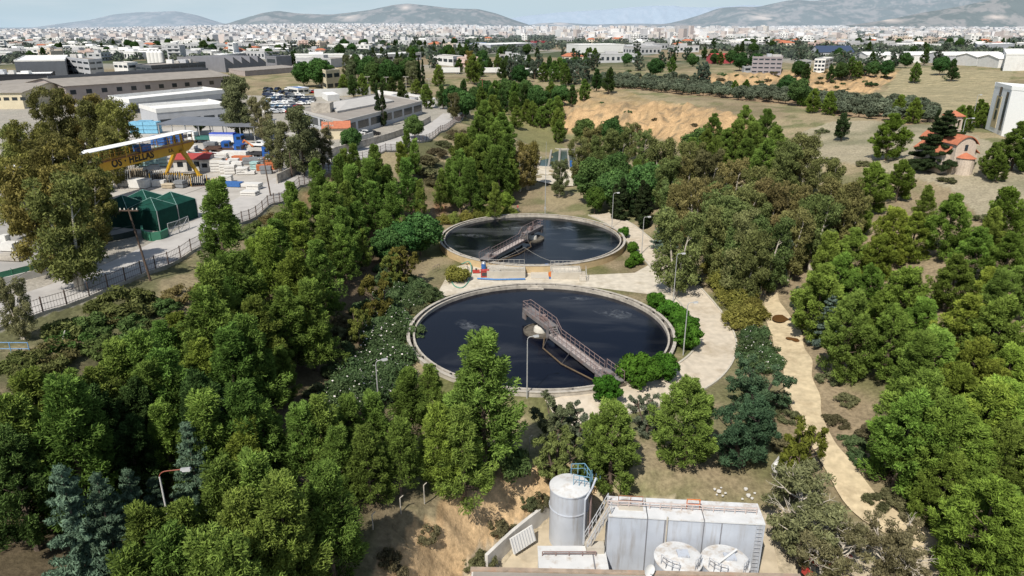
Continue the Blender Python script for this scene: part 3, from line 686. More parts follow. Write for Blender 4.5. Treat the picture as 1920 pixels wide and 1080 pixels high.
bridge(T2, (903, 492), 3.4, 'grey walkway bridge with handrails lying across the farther tank', 1)

# little outflow box on the rim of the nearer tank
q = P(1000, 539, 1.0)
t = empty('overflow_box', (T1[0]-.2, T1[1]+16.3, .8), 0, 'small pale concrete overflow lip at the back edge of the nearer tank', 'overflow box')
MB().prism([(-1.3, 0), (1.3, 0), (.7, .5), (-.7, .5)], 0, .28).build('lip', [M_CONC], t)
MB().box(-.5, .5, .5, .7, 0, .5).build('gate', [M_CONC], t)

# ------------------------------------------------------------------ the works between the tanks
M_LTC = mat('light_concrete', (.50, .455, .38), .9, .12, 1.2, bump=.15, dirt=(.27, .23, .18), dirt_amt=.55, dscale=.6)
M_BLK = mat('black_void', (.012, .012, .012), .9, .1)
def chamber(px0, px1, py, label, vault, z=0.0):
    a = P(px0, py, .0); b = P(px1, py, .0); L_ = np.linalg.norm(b[:2]-a[:2]); ang = math.atan2(b[1]-a[1], b[0]-a[0])
    t = empty('concrete_chamber', (a[0], a[1], .08), ang, label, 'concrete chamber')
    D, H = 3.6, 1.15
    mb = MB(); mb.box(0, L_, 0, .25, 0, H); mb.box(0, L_, D-.25, D, 0, H); mb.box(0, .25, .25, D-.25, 0, H); mb.box(L_-.25, L_, .25, D-.25, 0, H); mb.build('wall', [M_LTC], t)
    mb = MB()
    if vault:
        n = 8; w = [(0.25+i/n*1.45) for i in range(n+1)]
        for y0_ in (.45, 1.95):
            vs = []; 
            for x in (.3, L_-.3): vs += [(x, y0_+1.3*i/n, .75+.42*math.sin(math.pi*i/n)) for i in range(n+1)]
            mb.add(vs, [(i, n+1+i, n+2+i, i+1) for i in range(n)])
        mb.box(.26, L_-.26, .26, D-.26, .3, .7)
    else:
        mb.box(.26, L_*.35, .26, 1.2, .6, H-.01); mb.box(.26, L_-.26, 1.3, 2.2, .7, H+.1); mb.box(.26, L_-.26, 2.5, D-.26, .5, H-.15)
    mb.build('cover_slab', [M_LTC], t)
    mb = MB(); mb.quad((.26, .26, .32), (L_-.26, .26, .32), (L_-.26, D-.26, .32), (.26, D-.26, .32)); mb.build('sump', [M_BLK], t)
    for y in (.12, D-.12):
        r = MB(); rail(r, (.1, y, H), (L_-.1, y, H), 7, .95, .028); r.build('handrail', [mat('grey_tube_rail', (.42, .40, .37), .5, .1)], t)
    return t, L_
ch1, l1 = chamber(913, 985, 522, 'left concrete chamber with a dark slot and tube rails, between the two tanks', False)
ch2, l2 = chamber(1033, 1090, 524, 'right concrete chamber with rounded covers and steps, between the two tanks', True)
b = P(1093, 529, 0)
t = empty('concrete_steps', (b[0], b[1], .08), 0, 'short flight of concrete steps at the right end of the chambers', 'steps')
for k in range(5): MB().box(-.55, .55, .1+k*.4, .5+k*.4, 0, .22*(k+1)).build('step', [M_LTC], t)
mb = MB(); rail(mb, (.62, 0, .1), (.62, 2.1, 1.1), 3, 1.0, .028); mb.build('handrail', [mat('grey_tube_rail', (.42, .4, .37))], t)
mb = MB(); a = P(1000, 522, .06); mb.box(a[0]-.4, a[0]+2.6, a[1]-.3, a[1]+3.2, .05, .22); tag(mb.build('landing_slab', [M_LTC]), 'flat pale slab between the two concrete chambers', 'slab')
M_REDP = mat('red_enamel', (.42, .05, .04), .5, .15, 2); M_BLUP = mat('blue_enamel', (.04, .13, .36), .5, .15, 2); M_GHOSE = mat('green_hose', (.10, .30, .22), .6, .1)
a = P(909, 519, .06); t = empty('pump_cabinet', a, .1, 'red boxy pump cabinet beside the left chamber', 'pump cabinet')
MB().box(-.65, .65, -.4, .4, .08, 1.15).build('case', [M_REDP], t); MB().box(-.7, .7, -.45, .45, 1.15, 1.24).build('lid', [M_REDP], t); MB().box(-.5, .5, -.43, -.40, .3, .9).build('louvre', [M_DKST], t)
a = P(893, 512, .06); t = empty('pump_cabinet', a, .1, 'low red pump casing left of the boxy red cabinet', 'pump cabinet')
MB().box(-.6, .6, -.25, .25, .1, .55).build('case', [M_REDP], t); mb = MB(); mb.cyl(.14, .55, .85, 12); mb.build('valve', [M_DKST], t)
a = P(907, 509, .06); t = empty('water_pump', a, 0, 'upright blue pump unit on the apron behind the red cabinet', 'pump')
MB().box(-.5, .5, -.4, .4, .0, .3).build('base', [M_DKST], t); MB().cyl(.42, .3, 1.5, 20).build('motor', [M_BLUP], t, smooth=True); MB().lathe([(.001, 1.85), (.3, 1.8), (.44, 1.5), (.001, 1.5)], 20).build('cap', [mat('silver', (.5, .5, .5), .4, .1, metal=.6)], t, smooth=True)
for px, l_ in ((1022, 'blue plastic drum standing against the tan tank wall'),):
    a = P(px+3, 508, .06); t = empty('plastic_drum', a, 0, l_, 'drum')
    MB().lathe([(.001, 0), (.42, 0), (.46, .1), (.46, 1.1), (.4, 1.22), (.001, 1.22)], 24).build('barrel', [M_BLUP], t, smooth=True); MB().cyl(.1, 1.22, 1.28, 10, (.2, 0)).build('bung', [M_WHITE], t)
a = P(1033, 522, .06); t = empty('hose_reel', a, 0, 'orange and blue hose reel on the end of the right chamber', 'hose reel')
mb = MB().cyl(.45, -.15, .15, 20); mb.v = [(x, z, y+.75) for x, y, z in mb.v]; mb.build('reel', [mat('orange_paint', (.6, .16, .03), .5, .1)], t); MB().box(-.3, .3, -.25, .25, 0, .3).build('foot', [M_BLUP], t)
mb = MB(); mb.path([P(895, 522, .25), P(930, 524, .25), P(985, 523, .25)], .14, 8); tag(mb.build('water_pipe', [mat('blue_pipe', (.07, .20, .45), .5, .15)]), 'blue pipe laid along the foot of the left chamber', 'pipe')
def hose(pts, r, m, label, zs=.16):
    c = resample([np.append(P(a, b, 0)[:2], z) for a, b, z in pts], .4); mb = MB(); mb.path(c, r, 6); return tag(mb.build('hose', [m]), label, 'hose')
hose([(866, 497, .25), (880, 500, .9), (884, 510, .3), (878, 530, .15), (866, 541, .15), (853, 538, .15), (847, 530, .15)], .09, M_GHOSE, 'green hose curling round the weeping plant on the apron')
hose([(862, 500, .3), (874, 503, .9), (877, 512, .5), (874, 528, .15)], .05, M_BLK, 'thin black hose arching beside the weeping plant')
mb = MB(); rail(mb, P(812, 512, .05), P(824, 506, .05), 3, 1.1, .03); tag(mb.build('guard_rail', [M_RAIL]), 'short rusty guard rail at the left end of the apron', 'rail')
# wire on posts
p0 = P(983, 503, 0); t = empty('cable_post', (p0[0], p0[1], 0), 0, 'thin post carrying a sagging cable in front of the farther tank', 'post')
MB().tube((0, 0, 0), (0, 0, 3.9), .045, 6).build('post', [M_DKST], t)
pl = []; A_ = np.array([0, 0, 3.85])
for e in ((P(908, 496, 2.4), 0.25), (P(1083, 494, 2.0), 1.0)):
    B_ = e[0]-np.array([p0[0], p0[1], 0]); mb = MB()
    pts = [A_+(B_-A_)*k/12-np.array([0, 0, e[1]*4*(k/12)*(1-k/12)]) for k in range(13)]; mb.path(pts, .022, 4); mb.build('cable', [mat('pale_cable', (.4, .38, .34))], t)

# ------------------------------------------------------------------ lamp posts
M_GALV = mat('galvanised_steel', (.46, .46, .45), .5, .1, 3, metal=.3)
M_GLASS = mat('milky_lamp_glass', (.75, .75, .73), .25, .04)
def lamp(base, h, arm, ang, label, m=None, m2=None, group=None):
    t = empty('lamp_post', base, ang, label, 'lamp post', group)
    MB().tube((0, 0, -.3), (0, 0, h-.4), .085, 8, .055).build('pole', [m or M_GALV], t)
    MB().box(-.16, .16, -.16, .16, 0, .14).build('base', [M_DKST], t)
    mb = MB(); pts = [(arm*(1-math.cos(u))*.5 if arm else 0, 0, h-.4+.4*math.sin(min(u, math.pi/2))) for u in [i*math.pi/2/6 for i in range(7)]]
    pts = [(arm*.35*(1-math.cos(u)), 0, h-.45+.45*math.sin(u)) for u in [i*math.pi/2/6 for i in range(7)]]+[(arm, 0, h+.06)]
    mb.path(pts, .04, 6); mb.build('arm', [m2 or m or M_GALV], t)
    mb = MB(); mb.hexa([(arm-.12, -.1, h), (arm+.55, -.14, h+.02), (arm+.55, .14, h+.02), (arm-.12, .1, h)], [(arm-.1, -.06, h+.14), (arm+.5, -.09, h+.16), (arm+.5, .09, h+.16), (arm-.1, .06, h+.14)])
    hd = mb.build('lamp_head', [M_GALV], t)
    MB().hexa([(arm, -.09, h-.1), (arm+.48, -.11, h-.08), (arm+.48, .11, h-.08), (arm, .09, h-.1)], [(arm-.02, -.1, h-.002), (arm+.52, -.13, h+.016), (arm+.52, .13, h+.016), (arm-.02, .1, h-.002)]).build('lens', [M_GLASS], hd)
    return t
for bx, by, ty, ang, lb in [(988, 757, 632, .2, 'lamp post rising in front of the nearer tank, left of the bridge end'), (1280, 674, 568, .1, 'lamp post at the loop road bend beside the round citrus bushes'),
                            (1262, 566, 476, .1, 'lamp post beside the junction of apron and loop road'), (1203, 476, 407, .1, 'lamp post beside the farther tank on the loop road'), (1147, 428, 362, .1, 'farthest lamp post at the top of the loop road')]:
    b = P(bx, by, 0); lamp(b, htop(b, ty), .75, ang, lb)
b = hit(704, 677, 7.6); lamp(b, 7.6, .7, .3, 'lamp post among the white oleanders left of the nearer tank')
M_RUST = mat('rust_red_paint', (.25, .075, .045), .7, .2)
bb = hit(297, 884, 8.0); lamp((bb[0], bb[1], bb[2]), 8.0, 1.5, .1, 'leaning white lamp post with a rusty red arm among the dark pines', mat('white_post', (.6, .58, .55)), M_RUST)
b = P(1022, 402, 0); t = empty('flag_mast', (b[0], b[1], 0), 0, 'tall thin silver mast behind the farther tank', 'mast')
hm = htop(b, 265); MB().tube((0, 0, 0), (0, 0, hm*.45), .11, 8, .08).build('mast_foot', [M_GALV], t); MB().tube((0, 0, hm*.45), (0, 0, hm), .07, 8, .025).build('mast_top', [M_GALV], t); MB().box(-.18, .18, -.15, .15, 1.1, 1.7).build('control_box', [M_GALV], t)

# ------------------------------------------------------------------ rectangular basin behind
M_BW = watermat('green_grey_basin_water', (.055, .08, .072), (.08, .11, .10), .3)
bz = .9
c0, c1, c2, c3 = P(1008, 314, bz), P(1083, 318, bz), P(1078, 281, bz), P(1018, 281, bz)
t = empty('water_basin', (0, 0, 0), 0, 'rectangular basin of grey green water split by concrete walkways behind the tanks', 'basin')
mb = MB(); mb.quad(c0, c1, c2, c3); mb.build('water', [M_BW], t)
mb = MB()
for a_, b_ in ((c0, c1), (c1, c2), (c2, c3), (c3, c0)):
    d = (b_-a_)/np.linalg.norm(b_-a_); n = np.array([-d[1], d[0], 0])*.35
    mb.prism([(a_-n)[:2], (b_-n)[:2], (b_+n)[:2], (a_+n)[:2]][::1], -.5, bz+.45)
mb.build('basin_wall', [M_LTC], t)
for k in (.27, .53, .78):
    a_ = c0+(c1-c0)*k; b_ = c3+(c2-c3)*k; d = (b_-a_)/np.linalg.norm(b_-a_); n = np.array([-d[1], d[0], 0])*.3
    MB().prism([(a_-n)[:2], (b_-n)[:2], (b_+n)[:2], (a_+n)[:2]], bz+.2, bz+.5).build('walkway', [mat('dull_walkway', (.30, .28, .24), .9, .1)], t)
a = P(1073, 316, bz); MB().box(a[0]-.5, a[0]+.5, a[1]+3, a[1]+4, bz, bz+1.6).build('sluice_gate', [M_BLUP], t)
sheet('concrete_apron', [P(*q)[:2] for q in [(1000, 345), (1000, 318), (1008, 313), (1084, 317), (1100, 330), (1105, 350), (1060, 352)]], MATS['apron_concrete'], .14)
# ------------------------------------------------------------------ foliage
def unit(v): return v/np.maximum(np.linalg.norm(v, axis=-1, keepdims=True), 1e-6)
def leaves(centers, rad, per, size, r, flat=.75, up=.25, jit=.65, aspect=.55, tone0=.15, droop=0.0, shell=.55):
    """clumps of small leaf quads; returns corner array and tone"""
    K = len(centers); cid = np.repeat(np.arange(K), per); n = K*per
    d = unit(r.normal(size=(n, 3))+np.array([0, 0, up]))
    rr = rad[cid][:, None]*(shell+(1.08-shell)*r.random((n, 1))**.6)
    off = d*rr; off[:, 2] *= flat
    p = centers[cid]+off
    nrm = unit(d+jit*r.normal(size=(n, 3)))
    a = unit(np.cross(nrm, r.normal(size=(n, 3)))); b = np.cross(nrm, a)
    if droop:
        a = unit(a*(1-droop)+np.array([0, 0, -droop])); b = unit(np.cross(nrm, a))
    s = size*(.6+.8*r.random((n, 1)))
    q = np.stack([p-a*s-b*s*aspect*.5, p+a*s*.2-b*s*aspect, p+a*s, p+a*s*.1+b*s*aspect], 1)
    ct = r.random(K)[cid]*.3
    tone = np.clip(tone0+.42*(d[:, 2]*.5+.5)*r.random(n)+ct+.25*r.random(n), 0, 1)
    return q.reshape(-1, 3), tone
def merge(*L_):
    return np.concatenate([a for a, _ in L_]), np.concatenate([b for _, b in L_])
def limbs(mb, base, tips, r0, bend=.35, n=5):
    for t in tips:
        b = np.array(base(t)); t = np.array(t); m = b*(1-.55)+t*.55; m[2] = b[2]*(.55)+t[2]*.45-bend*.2*np.linalg.norm(t-b)*0
        mb.tube(b, m, r0, n, r0*.65, cap=False); mb.tube(m, t, r0*.65, n, r0*.2, cap=False)
BARK = mat('grey_brown_bark', (.13, .095, .07), .95, .25, 4); BARKW = mat('pale_eucalypt_bark', (.50, .45, .37), .9, .2, 3, dirt=(.2, .15, .11), dirt_amt=.7, dscale=.9); BARKD = mat('dark_bark', (.06, .048, .038), .95, .25, 4)
PROTO = {}
def proto(kind, label_parts, q, tone, trunk, leaf, bark, extra=None, h=10.0):
    """one mesh pair reused by every copy of this shape"""
    cm = npmesh(kind+'_crown', q, 4, [leaf], tone)
    tm = trunk.mesh(kind+'_trunk', [bark]) if trunk is not None else None
    PROTO.setdefault(kind, []).append((cm, tm, h, extra))
L_PINE = leafmat('pine_needles', (.012, .026, .007), (.30, .425, .088), .2, .06)
L_PINE2 = leafmat('dark_pine_needles', (.010, .022, .008), (.16, .245, .068), .18, .06)
L_EUC = leafmat('eucalypt_leaves', (.045, .050, .022), (.36, .365, .175), .22, .13)
L_OLIVE = leafmat('olive_leaves', (.055, .070, .045), (.20, .235, .155), .18, .06)
L_SPR = leafmat('blue_spruce_needles', (.032, .050, .040), (.20, .265, .205), .18, .06)
L_CYP = leafmat('cypress_scales', (.014, .024, .010), (.055, .078, .032), .12, .08)
L_BROAD = leafmat('broad_leaves', (.020, .048, .016), (.16, .26, .075), .25, .08)
L_CIT = leafmat('glossy_citrus_leaves', (.020, .055, .012), (.13, .29, .035), .25, .05)
L_YEL = leafmat('yellow_green_leaves', (.065, .078, .018), (.31, .33, .08), .25, .10)
L_ACA = leafmat('acacia_feathery_leaves', (.024, .050, .028), (.12, .20, .10), .22, .06)
L_SHR = leafmat('scrub_leaves', (.055, .060, .028), (.23, .225, .11), .22, .16)
L_OLE = leafmat('oleander_leaves', (.024, .05, .02), (.14, .205, .085), .22, .06)
M_FLOW = mat('white_blossom', (.72, .66, .62), .8, .05)

def plumes(base, axis, length, rad, per, size, r, tone0=.0, aspect=.34):
    """feathery shoots: leaves set along an axis, tapering and brightening to its tip"""
    K = len(base); cid = np.repeat(np.arange(K), per); n = K*per
    u = r.random(n)**.8; ax = axis[cid]
    d = r.normal(size=(n, 3)); d = unit(d-ax*np.sum(d*ax, 1, keepdims=True))
    prof = (np.sin(np.pi*np.clip(u*.86+.1, 0, 1))**.75)
    rr = rad[cid]*prof*(.25+.75*r.random(n)**.6)
    p = base[cid]+ax*(length[cid]*u)[:, None]+d*rr[:, None]
    nrm = unit(d*.9+np.array([0, 0, .35])+ax*.25+.45*r.normal(size=(n, 3)))
    a = unit(ax*.8+d*.5+.45*r.normal(size=(n, 3))); b_ = unit(np.cross(nrm, a))
    s_ = size*(.6+.8*r.random((n, 1)))
    q = np.stack([p-a*s_*.5-b_*s_*aspect*.6, p-a*s_*.5+b_*s_*aspect*.6, p+a*s_+b_*s_*aspect*.35, p+a*s_-b_*s_*aspect*.35], 1)
    out = rr/np.maximum(rad[cid], .01)
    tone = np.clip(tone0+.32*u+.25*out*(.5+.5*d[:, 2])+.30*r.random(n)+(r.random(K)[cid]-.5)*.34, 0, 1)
    return q.reshape(-1, 3), tone
def gen_pine(seed, h=11.0, rad=2.4, n=120, per=185, kind='pine', leaf=None, size=.165, shape=1.0, low=.14):
    r = np.random.default_rng(seed)
    t = 1-(1-low)*(1-r.random(n)**.95)-low*0; t = low+(1-low)*r.random(n)**.9
    ang = r.random(n)*6.283; lean = r.normal(size=2)*.03
    q0 = (t-low)/(1-low)
    prof = np.clip(1-q0**(1.15*shape), 0, 1)**.8*(.55+.45*np.minimum(1, q0/.15))+.05
    # a few big boughs give the crown an uneven outline
    nb = 7; ba = r.random(nb)*6.283; bt = r.random(nb)*.8
    bough = np.max(np.exp(-((np.angle(np.exp(1j*(ang[:, None]-ba[None])))/.45)**2)-((q0[:, None]-bt[None])/.16)**2), 1)
    R_ = rad*prof*(.72+.55*bough+.12*np.sin(3*ang+r.random()*6))
    f = np.sqrt(.12+.88*r.random(n)); rr = R_*f
    base = np.stack([rr*np.cos(ang)*.8, rr*np.sin(ang)*.8, h*t*.93-.25*rr], 1)+np.stack([lean[0]*h*t, lean[1]*h*t, np.zeros(n)], 1)
    up = .55+1.0*q0+.5*(1-f)
    axis = unit(np.stack([np.cos(ang), np.sin(ang), up], 1)+.25*r.normal(size=(n, 3)))
    L_ = (.9+.75*r.random(n))*(1.25-.45*q0)*h/11; rd = L_*(.34+.12*r.random(n))
    base = np.concatenate([base, [[lean[0]*h, lean[1]*h, h*.86]]]); axis = np.concatenate([axis, [[0, 0, 1.]]]); L_ = np.append(L_, h*.14); rd = np.append(rd, h*.035)
    q, to = plumes(base, axis, L_, rd, per, size, r)
    to = np.clip(to+.22*(np.repeat(base[:, 2], per)/h-.5)+.30*(np.repeat(np.append(f, 1), per)-.68), 0, 1)  # inner tufts toned darker, painting in the crown's own shade
    tr = MB(); pts = [(lean[0]*z_*.9, lean[1]*z_*.9, z_) for z_ in (-.6, h*.3, h*.6, h*.92)]; rs = [.21, .17, .11, .03]
    for i in range(3): tr.tube(pts[i], pts[i+1], rs[i], 7, rs[i+1], cap=False)
    sel = r.choice(n, 30, replace=False)
    limbs(tr, lambda t_: (lean[0]*t_[2]*.8, lean[1]*t_[2]*.8, max(h*.1, t_[2]-.3*math.hypot(t_[0], t_[1])-.3)), base[sel], .06)
    proto(kind, '', q, to, tr, leaf or L_PINE, BARK, h=h)
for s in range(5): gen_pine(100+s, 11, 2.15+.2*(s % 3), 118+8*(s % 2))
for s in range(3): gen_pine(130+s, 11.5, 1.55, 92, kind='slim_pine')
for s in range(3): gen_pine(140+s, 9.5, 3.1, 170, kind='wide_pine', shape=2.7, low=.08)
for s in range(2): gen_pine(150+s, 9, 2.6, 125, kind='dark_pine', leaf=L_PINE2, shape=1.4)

def gen_euc(seed, h=14.0, rad=4.2, n=62, per=170, kind='eucalypt', leaf=None, dead=0, size=.23, base=.22, bark=None):
    r = np.random.default_rng(seed)
    stems = 3 if seed % 2 else 2
    c = []; sid = []
    for k in range(n):
        s = k % stems; a0 = s*6.283/stems+.6; t = r.random()
        off = np.array([math.cos(a0), math.sin(a0)])*rad*.40*(.4+t)
        ang = r.random()*6.283; rr = rad*.70*math.sqrt(r.random())*(1-.55*t**2)*(1 if t > .12 else .7)
        c.append([off[0]+rr*math.cos(ang), off[1]+rr*math.sin(ang), h*(base+(.97-base)*t)+r.normal()*.2]); sid.append(a0)
    c = np.array(c); cr = h*(.045+.038*r.random(n))
    q, to = leaves(c, cr, per, size, r, flat=.95, up=.1, jit=.85, aspect=.32, tone0=.05, droop=.45, shell=.2)
    tr = MB(); tops = []
    for s in range(stems):
        a0 = s*6.283/stems+.6; d = np.array([math.cos(a0), math.sin(a0), 0])
        p = [np.array([0, 0, -.6])+d*.2, d*rad*.12+np.array([0, 0, h*.25]), d*rad*.28+np.array([0, 0, h*.5]), d*rad*.48+np.array([0, 0, h*.82])]
        rs = [.30, .22, .14, .05]
        for i in range(3): tr.tube(p[i], p[i+1], rs[i], 7, rs[i+1], cap=False)
        tops.append((a0, p))
    def base_(t_):
        a = math.atan2(t_[1], t_[0]); b = min(tops, key=lambda w: abs(math.atan2(math.sin(a-w[0]), math.cos(a-w[0])))); pp = b[1]
        zz = min(max(h*.2, t_[2]-.55*math.hypot(t_[0], t_[1])), h*.8); f = zz/(h*.82); return np.array([pp[3][0]*f, pp[3][1]*f, zz])
    sel = r.choice(n, 30, replace=False); limbs(tr, base_, c[sel], .075)
    def fork(p0, d, L_, r0, lv):
        p = np.array(p0, float)
        for k in range(3):
            e = p+unit(d+.22*r.normal(size=3))*L_/3; tr.tube(p, e, r0*(1-.2*k), 5, r0*(1-.2*(k+1)), cap=False); p = e
        if lv:
            for k in range(2 if lv < 2 else 3): fork(p, unit(d+.55*r.normal(size=3)+np.array([0, 0, .25])), L_*.62, r0*.42, lv-1)
    for k in range(dead):
        a = r.random()*6.283; b = base_(np.array([math.cos(a)*rad*.5, math.sin(a)*rad*.5, h*(.5+.3*r.random())])); fork(b, unit(np.array([math.cos(a), math.sin(a), .75])), h*.20, .10, 2)
    proto(kind, '', q, to, tr, leaf or L_EUC, bark or BARKW, h=h)
for s in range(4): gen_euc(200+s, 13.5, 3.5+.3*(s % 2), 96, 175, base=.13)
for s in range(2): gen_euc(220+s, 9.5, 4.4, 84, 150, kind='gaunt_eucalypt', dead=15, size=.19)
for s in range(2): gen_euc(230+s, 7.5, 3.4, 66, 120, kind='grey_tree', leaf=L_OLIVE, base=.08, size=.22, bark=BARK)
for s in range(2): gen_euc(240+s, 7.0, 3.3, 80, 150, kind='acacia', leaf=L_ACA, base=.05, size=.16, bark=BARKD)
for s in range(2): gen_euc(250+s, 6.5, 2.2, 44, 110, kind='yellow_tree', leaf=L_YEL, base=.12, size=.2, bark=BARK)

def gen_broad(seed, h, rad, kind, leaf, n=70, per=130, size=.2, zc=.56, ztop=.42, bark=None, jit=.6):
    r = np.random.default_rng(seed)
    d = unit(r.normal(size=(n, 3))+np.array([0, 0, .15])); k = (.55+.45*r.random((n, 1)))
    c = d*k*np.array([rad*.82, rad*.82, h*ztop*.9])+np.array([0, 0, h*zc])
    c[:, 2] = np.maximum(c[:, 2], h*.10)
    cr = rad*(.20+.14*r.random(n))
    q, to = leaves(c, cr, per, size, r, flat=.85, up=.3, jit=jit, aspect=.6, tone0=.05)
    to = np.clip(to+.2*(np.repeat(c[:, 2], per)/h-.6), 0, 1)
    tr = MB(); tr.tube((0, 0, -.5), (0, 0, h*.5), .035*h**.7+.05, 7, .05, cap=False)
    limbs(tr, lambda t_: (0, 0, h*.3), c[r.choice(n, 12, replace=False)], .05*h/6)
    proto(kind, '', q, to, tr, leaf, bark or BARK, h=h)
for s in range(3): gen_broad(300+s, 2.6, 1.75, 'citrus', L_CIT, 46, 130, .13, .52, .46)
for s in range(3): gen_broad(310+s, 9.0, 4.2, 'broadleaf', L_BROAD, 95, 150, .24)
for s in range(3): gen_broad(320+s, 3.4, 2.0, 'olive', L_OLIVE, 34, 62, .22, .60, .36)
def gen_cyp(seed, h=11, rad=.9, kind='cypress', leaf=None, per=70):
    r = np.random.default_rng(seed); n = 60; t = r.random(n); a = r.random(n)*6.283
    rr = rad*np.clip(np.minimum(t*4+.35, 1)*(1-t**2.2), .05, 1)*(.5+.4*r.random(n)); c = np.stack([rr*np.cos(a), rr*np.sin(a), h*(.05+.92*t)], 1)
    q, to = leaves(c, np.full(n, rad*.5)*(1.1-.7*t), per, .24, r, flat=1.5, up=.2, jit=.5, aspect=.35, tone0=.0)
    tr = MB(); tr.tube((0, 0, -.5), (0, 0, h*.9), .16, 6, .03, cap=False); proto(kind, '', q, to, tr, leaf or L_CYP, BARKD, h=h)
for s in range(2): gen_cyp(400+s)
def gen_spruce(seed, h=10, rad=2.1, kind='blue_spruce', leaf=None, tiers=15, per=44, bark=None):
    r = np.random.default_rng(seed); Q = []; tr = MB(); tr.tube((0, 0, -.5), (0, 0, h*.98), .17, 6, .03, cap=False)
    for k in range(tiers):
        t = k/(tiers-1); z = h*(.12+.84*t); m = int(9-4*t)
        for j in range(m):
            a = r.random()*6.283; L_ = rad*(1-t)**.8*(.65+.55*r.random())+.25; d = np.array([math.cos(a), math.sin(a), .22-.42*(1-t)+.3*r.normal()*.3])
            tip = np.array([0, 0, z])+d*L_; tr.tube((0, 0, z), tip, .035, 4, .01, cap=False)
            s = np.linspace(.25, 1.05, max(3, int(L_/.26))); c = np.array([0, 0, z])+d[None]*L_*s[:, None]+np.array([0, 0, .12])*(s**2)[:, None]
            Q.append(leaves(c, np.full(len(c), .20+.08*L_), per, .17, r, flat=.6, up=.2, jit=.6, aspect=.3, tone0=.12))
    q, to = merge(*Q); proto(kind, '', q, to, tr, leaf or L_SPR, bark or BARK, h=h)
for s in range(3): gen_spruce(420+s)
for s in range(1): gen_spruce(430+s, 10.5, 3.6, 'dark_cedar', L_CYP, 20, 120)
def gen_shrub(seed, h, rad, kind, leaf, n=26, per=110, size=.15, flowers=0):
    r = np.random.default_rng(seed); a = r.random(n)*6.283; rr = rad*np.sqrt(r.random(n)); c = np.stack([rr*np.cos(a), rr*np.sin(a), h*(.25+.6*(1-(rr/rad)**2)*r.random(n))], 1)
    q, to = leaves(c, h*(.16+.16*r.random(n)), per, size, r, flat=.9, up=.4, jit=.8, aspect=.35, tone0=.1, shell=.3)
    ex = None
    if flowers:
        k = flowers; ci = r.integers(0, n, k); d = unit(r.normal(size=(k, 3))+np.array([0, 0, .8])); p = c[ci]+d*h*.27
        A = unit(np.cross(d, r.normal(size=(k, 3)))); B = np.cross(d, A); s = .075*(.6+r.random((k, 1)))
        ex = npmesh(kind+'_flowers', np.stack([p-A*s, p+B*s, p+A*s, p-B*s], 1).reshape(-1, 3), 4, [M_FLOW])
    tr = MB(); limbs(tr, lambda t_: (0, 0, -.2), c[r.choice(n, 9, replace=False)], .035)
    proto(kind, '', q, to, tr, leaf, BARK, ex, h)
for s in range(3): gen_shrub(500+s, 1.6, 1.5, 'scrub', L_SHR)
for s in range(2): gen_shrub(510+s, 1.5, 1.4, 'green_scrub', L_OLE)
for s in range(3): gen_shrub(520+s, 3.0, 1.9, 'oleander', L_OLE, 38, 130, .15, flowers=45)
for s in range(2): gen_shrub(530+s, 2.8, 1.8, 'yellow_shrub', L_YEL, 40, 130, .17)
for s in range(2): gen_shrub(540+s, 2.6, 1.5, 'weeping_reed', L_YEL, 26, 100, .2)

NAMES = dict(pine='pine_tree', slim_pine='pine_tree', wide_pine='pine_tree', dark_pine='pine_tree', eucalypt='eucalyptus_tree', gaunt_eucalypt='eucalyptus_tree', grey_tree='willow_leaved_tree', acacia='acacia_tree', yellow_tree='small_tree',
             citrus='citrus_bush', broadleaf='broadleaf_tree', olive='olive_tree', cypress='cypress_tree', blue_spruce='spruce_tree', dark_cedar='cedar_tree', scrub='scrub_bush', green_scrub='scrub_bush', oleander='oleander_bush', yellow_shrub='hedge_shrub', weeping_reed='weeping_plant')
CATS = dict(pine_tree='pine tree', eucalyptus_tree='eucalyptus tree', willow_leaved_tree='tree', acacia_tree='tree', small_tree='tree', citrus_bush='bush', broadleaf_tree='tree', olive_tree='olive tree', cypress_tree='cypress tree', spruce_tree='spruce tree', cedar_tree='cedar tree', scrub_bush='bush', oleander_bush='bush', hedge_shrub='shrub', weeping_plant='plant')
PLACED = []; UNIT = {}
def tree(kind, p, h, label, group=None, wide=1.0, tint=None, trunk=True, var=None):
    L_ = PROTO[kind]; k = random.randrange(len(L_)) if var is None else var % len(L_); cm, tm, h0, ex = L_[k]
    t = bpy.data.objects.new(NAMES[kind], None); C.objects.link(t); t.empty_display_size = .3
    s = h/h0; t.location = (p[0], p[1], p[2]-.05); t.rotation_euler = (0, 0, random.random()*6.283); t.scale = (s*wide, s*wide, s)
    tag(t, label, CATS[NAMES[kind]], group)
    c = bpy.data.objects.new('crown', cm); C.objects.link(c); c.parent = t
    tn = tint or (1, 1, 1); j = .92+.16*random.random(); c.color = (tn[0]*j, tn[1]*j, tn[2]*j, 1)
    if trunk and tm is not None:
        o = bpy.data.objects.new('trunk', tm); C.objects.link(o); o.parent = t
    if ex is not None:
        o = bpy.data.objects.new('blossom', ex); C.objects.link(o); o.parent = t
    PLACED.append((p[0], p[1], h*.22))
    return t
def T(kind, px, py, h, label, group=None, **k):
    p = hit(px, py, h*.97)
    if kind in ('eucalypt', 'pine', 'wide_pine', 'slim_pine', 'broadleaf', 'grey_tree') and p[0] > 12 and p[1] > 60:
        # keep crowns off the carriageway and open the grass strip beside the track
        d = dseg(np.array([p[0]]), np.array([p[1]]), LOOP)[0][0]
        if p[1] > 92 and d < 6.5: p[0] += 6.5-d
        d = dseg(np.array([p[0]]), np.array([p[1]]), PATH)[0][0]
        if px > 1560 and py > 560 and d < 8.5: p[0] += 8.5-d
        p[2] = zg(p[0], p[1])
    return tree(kind, p, h, label, group, **k)
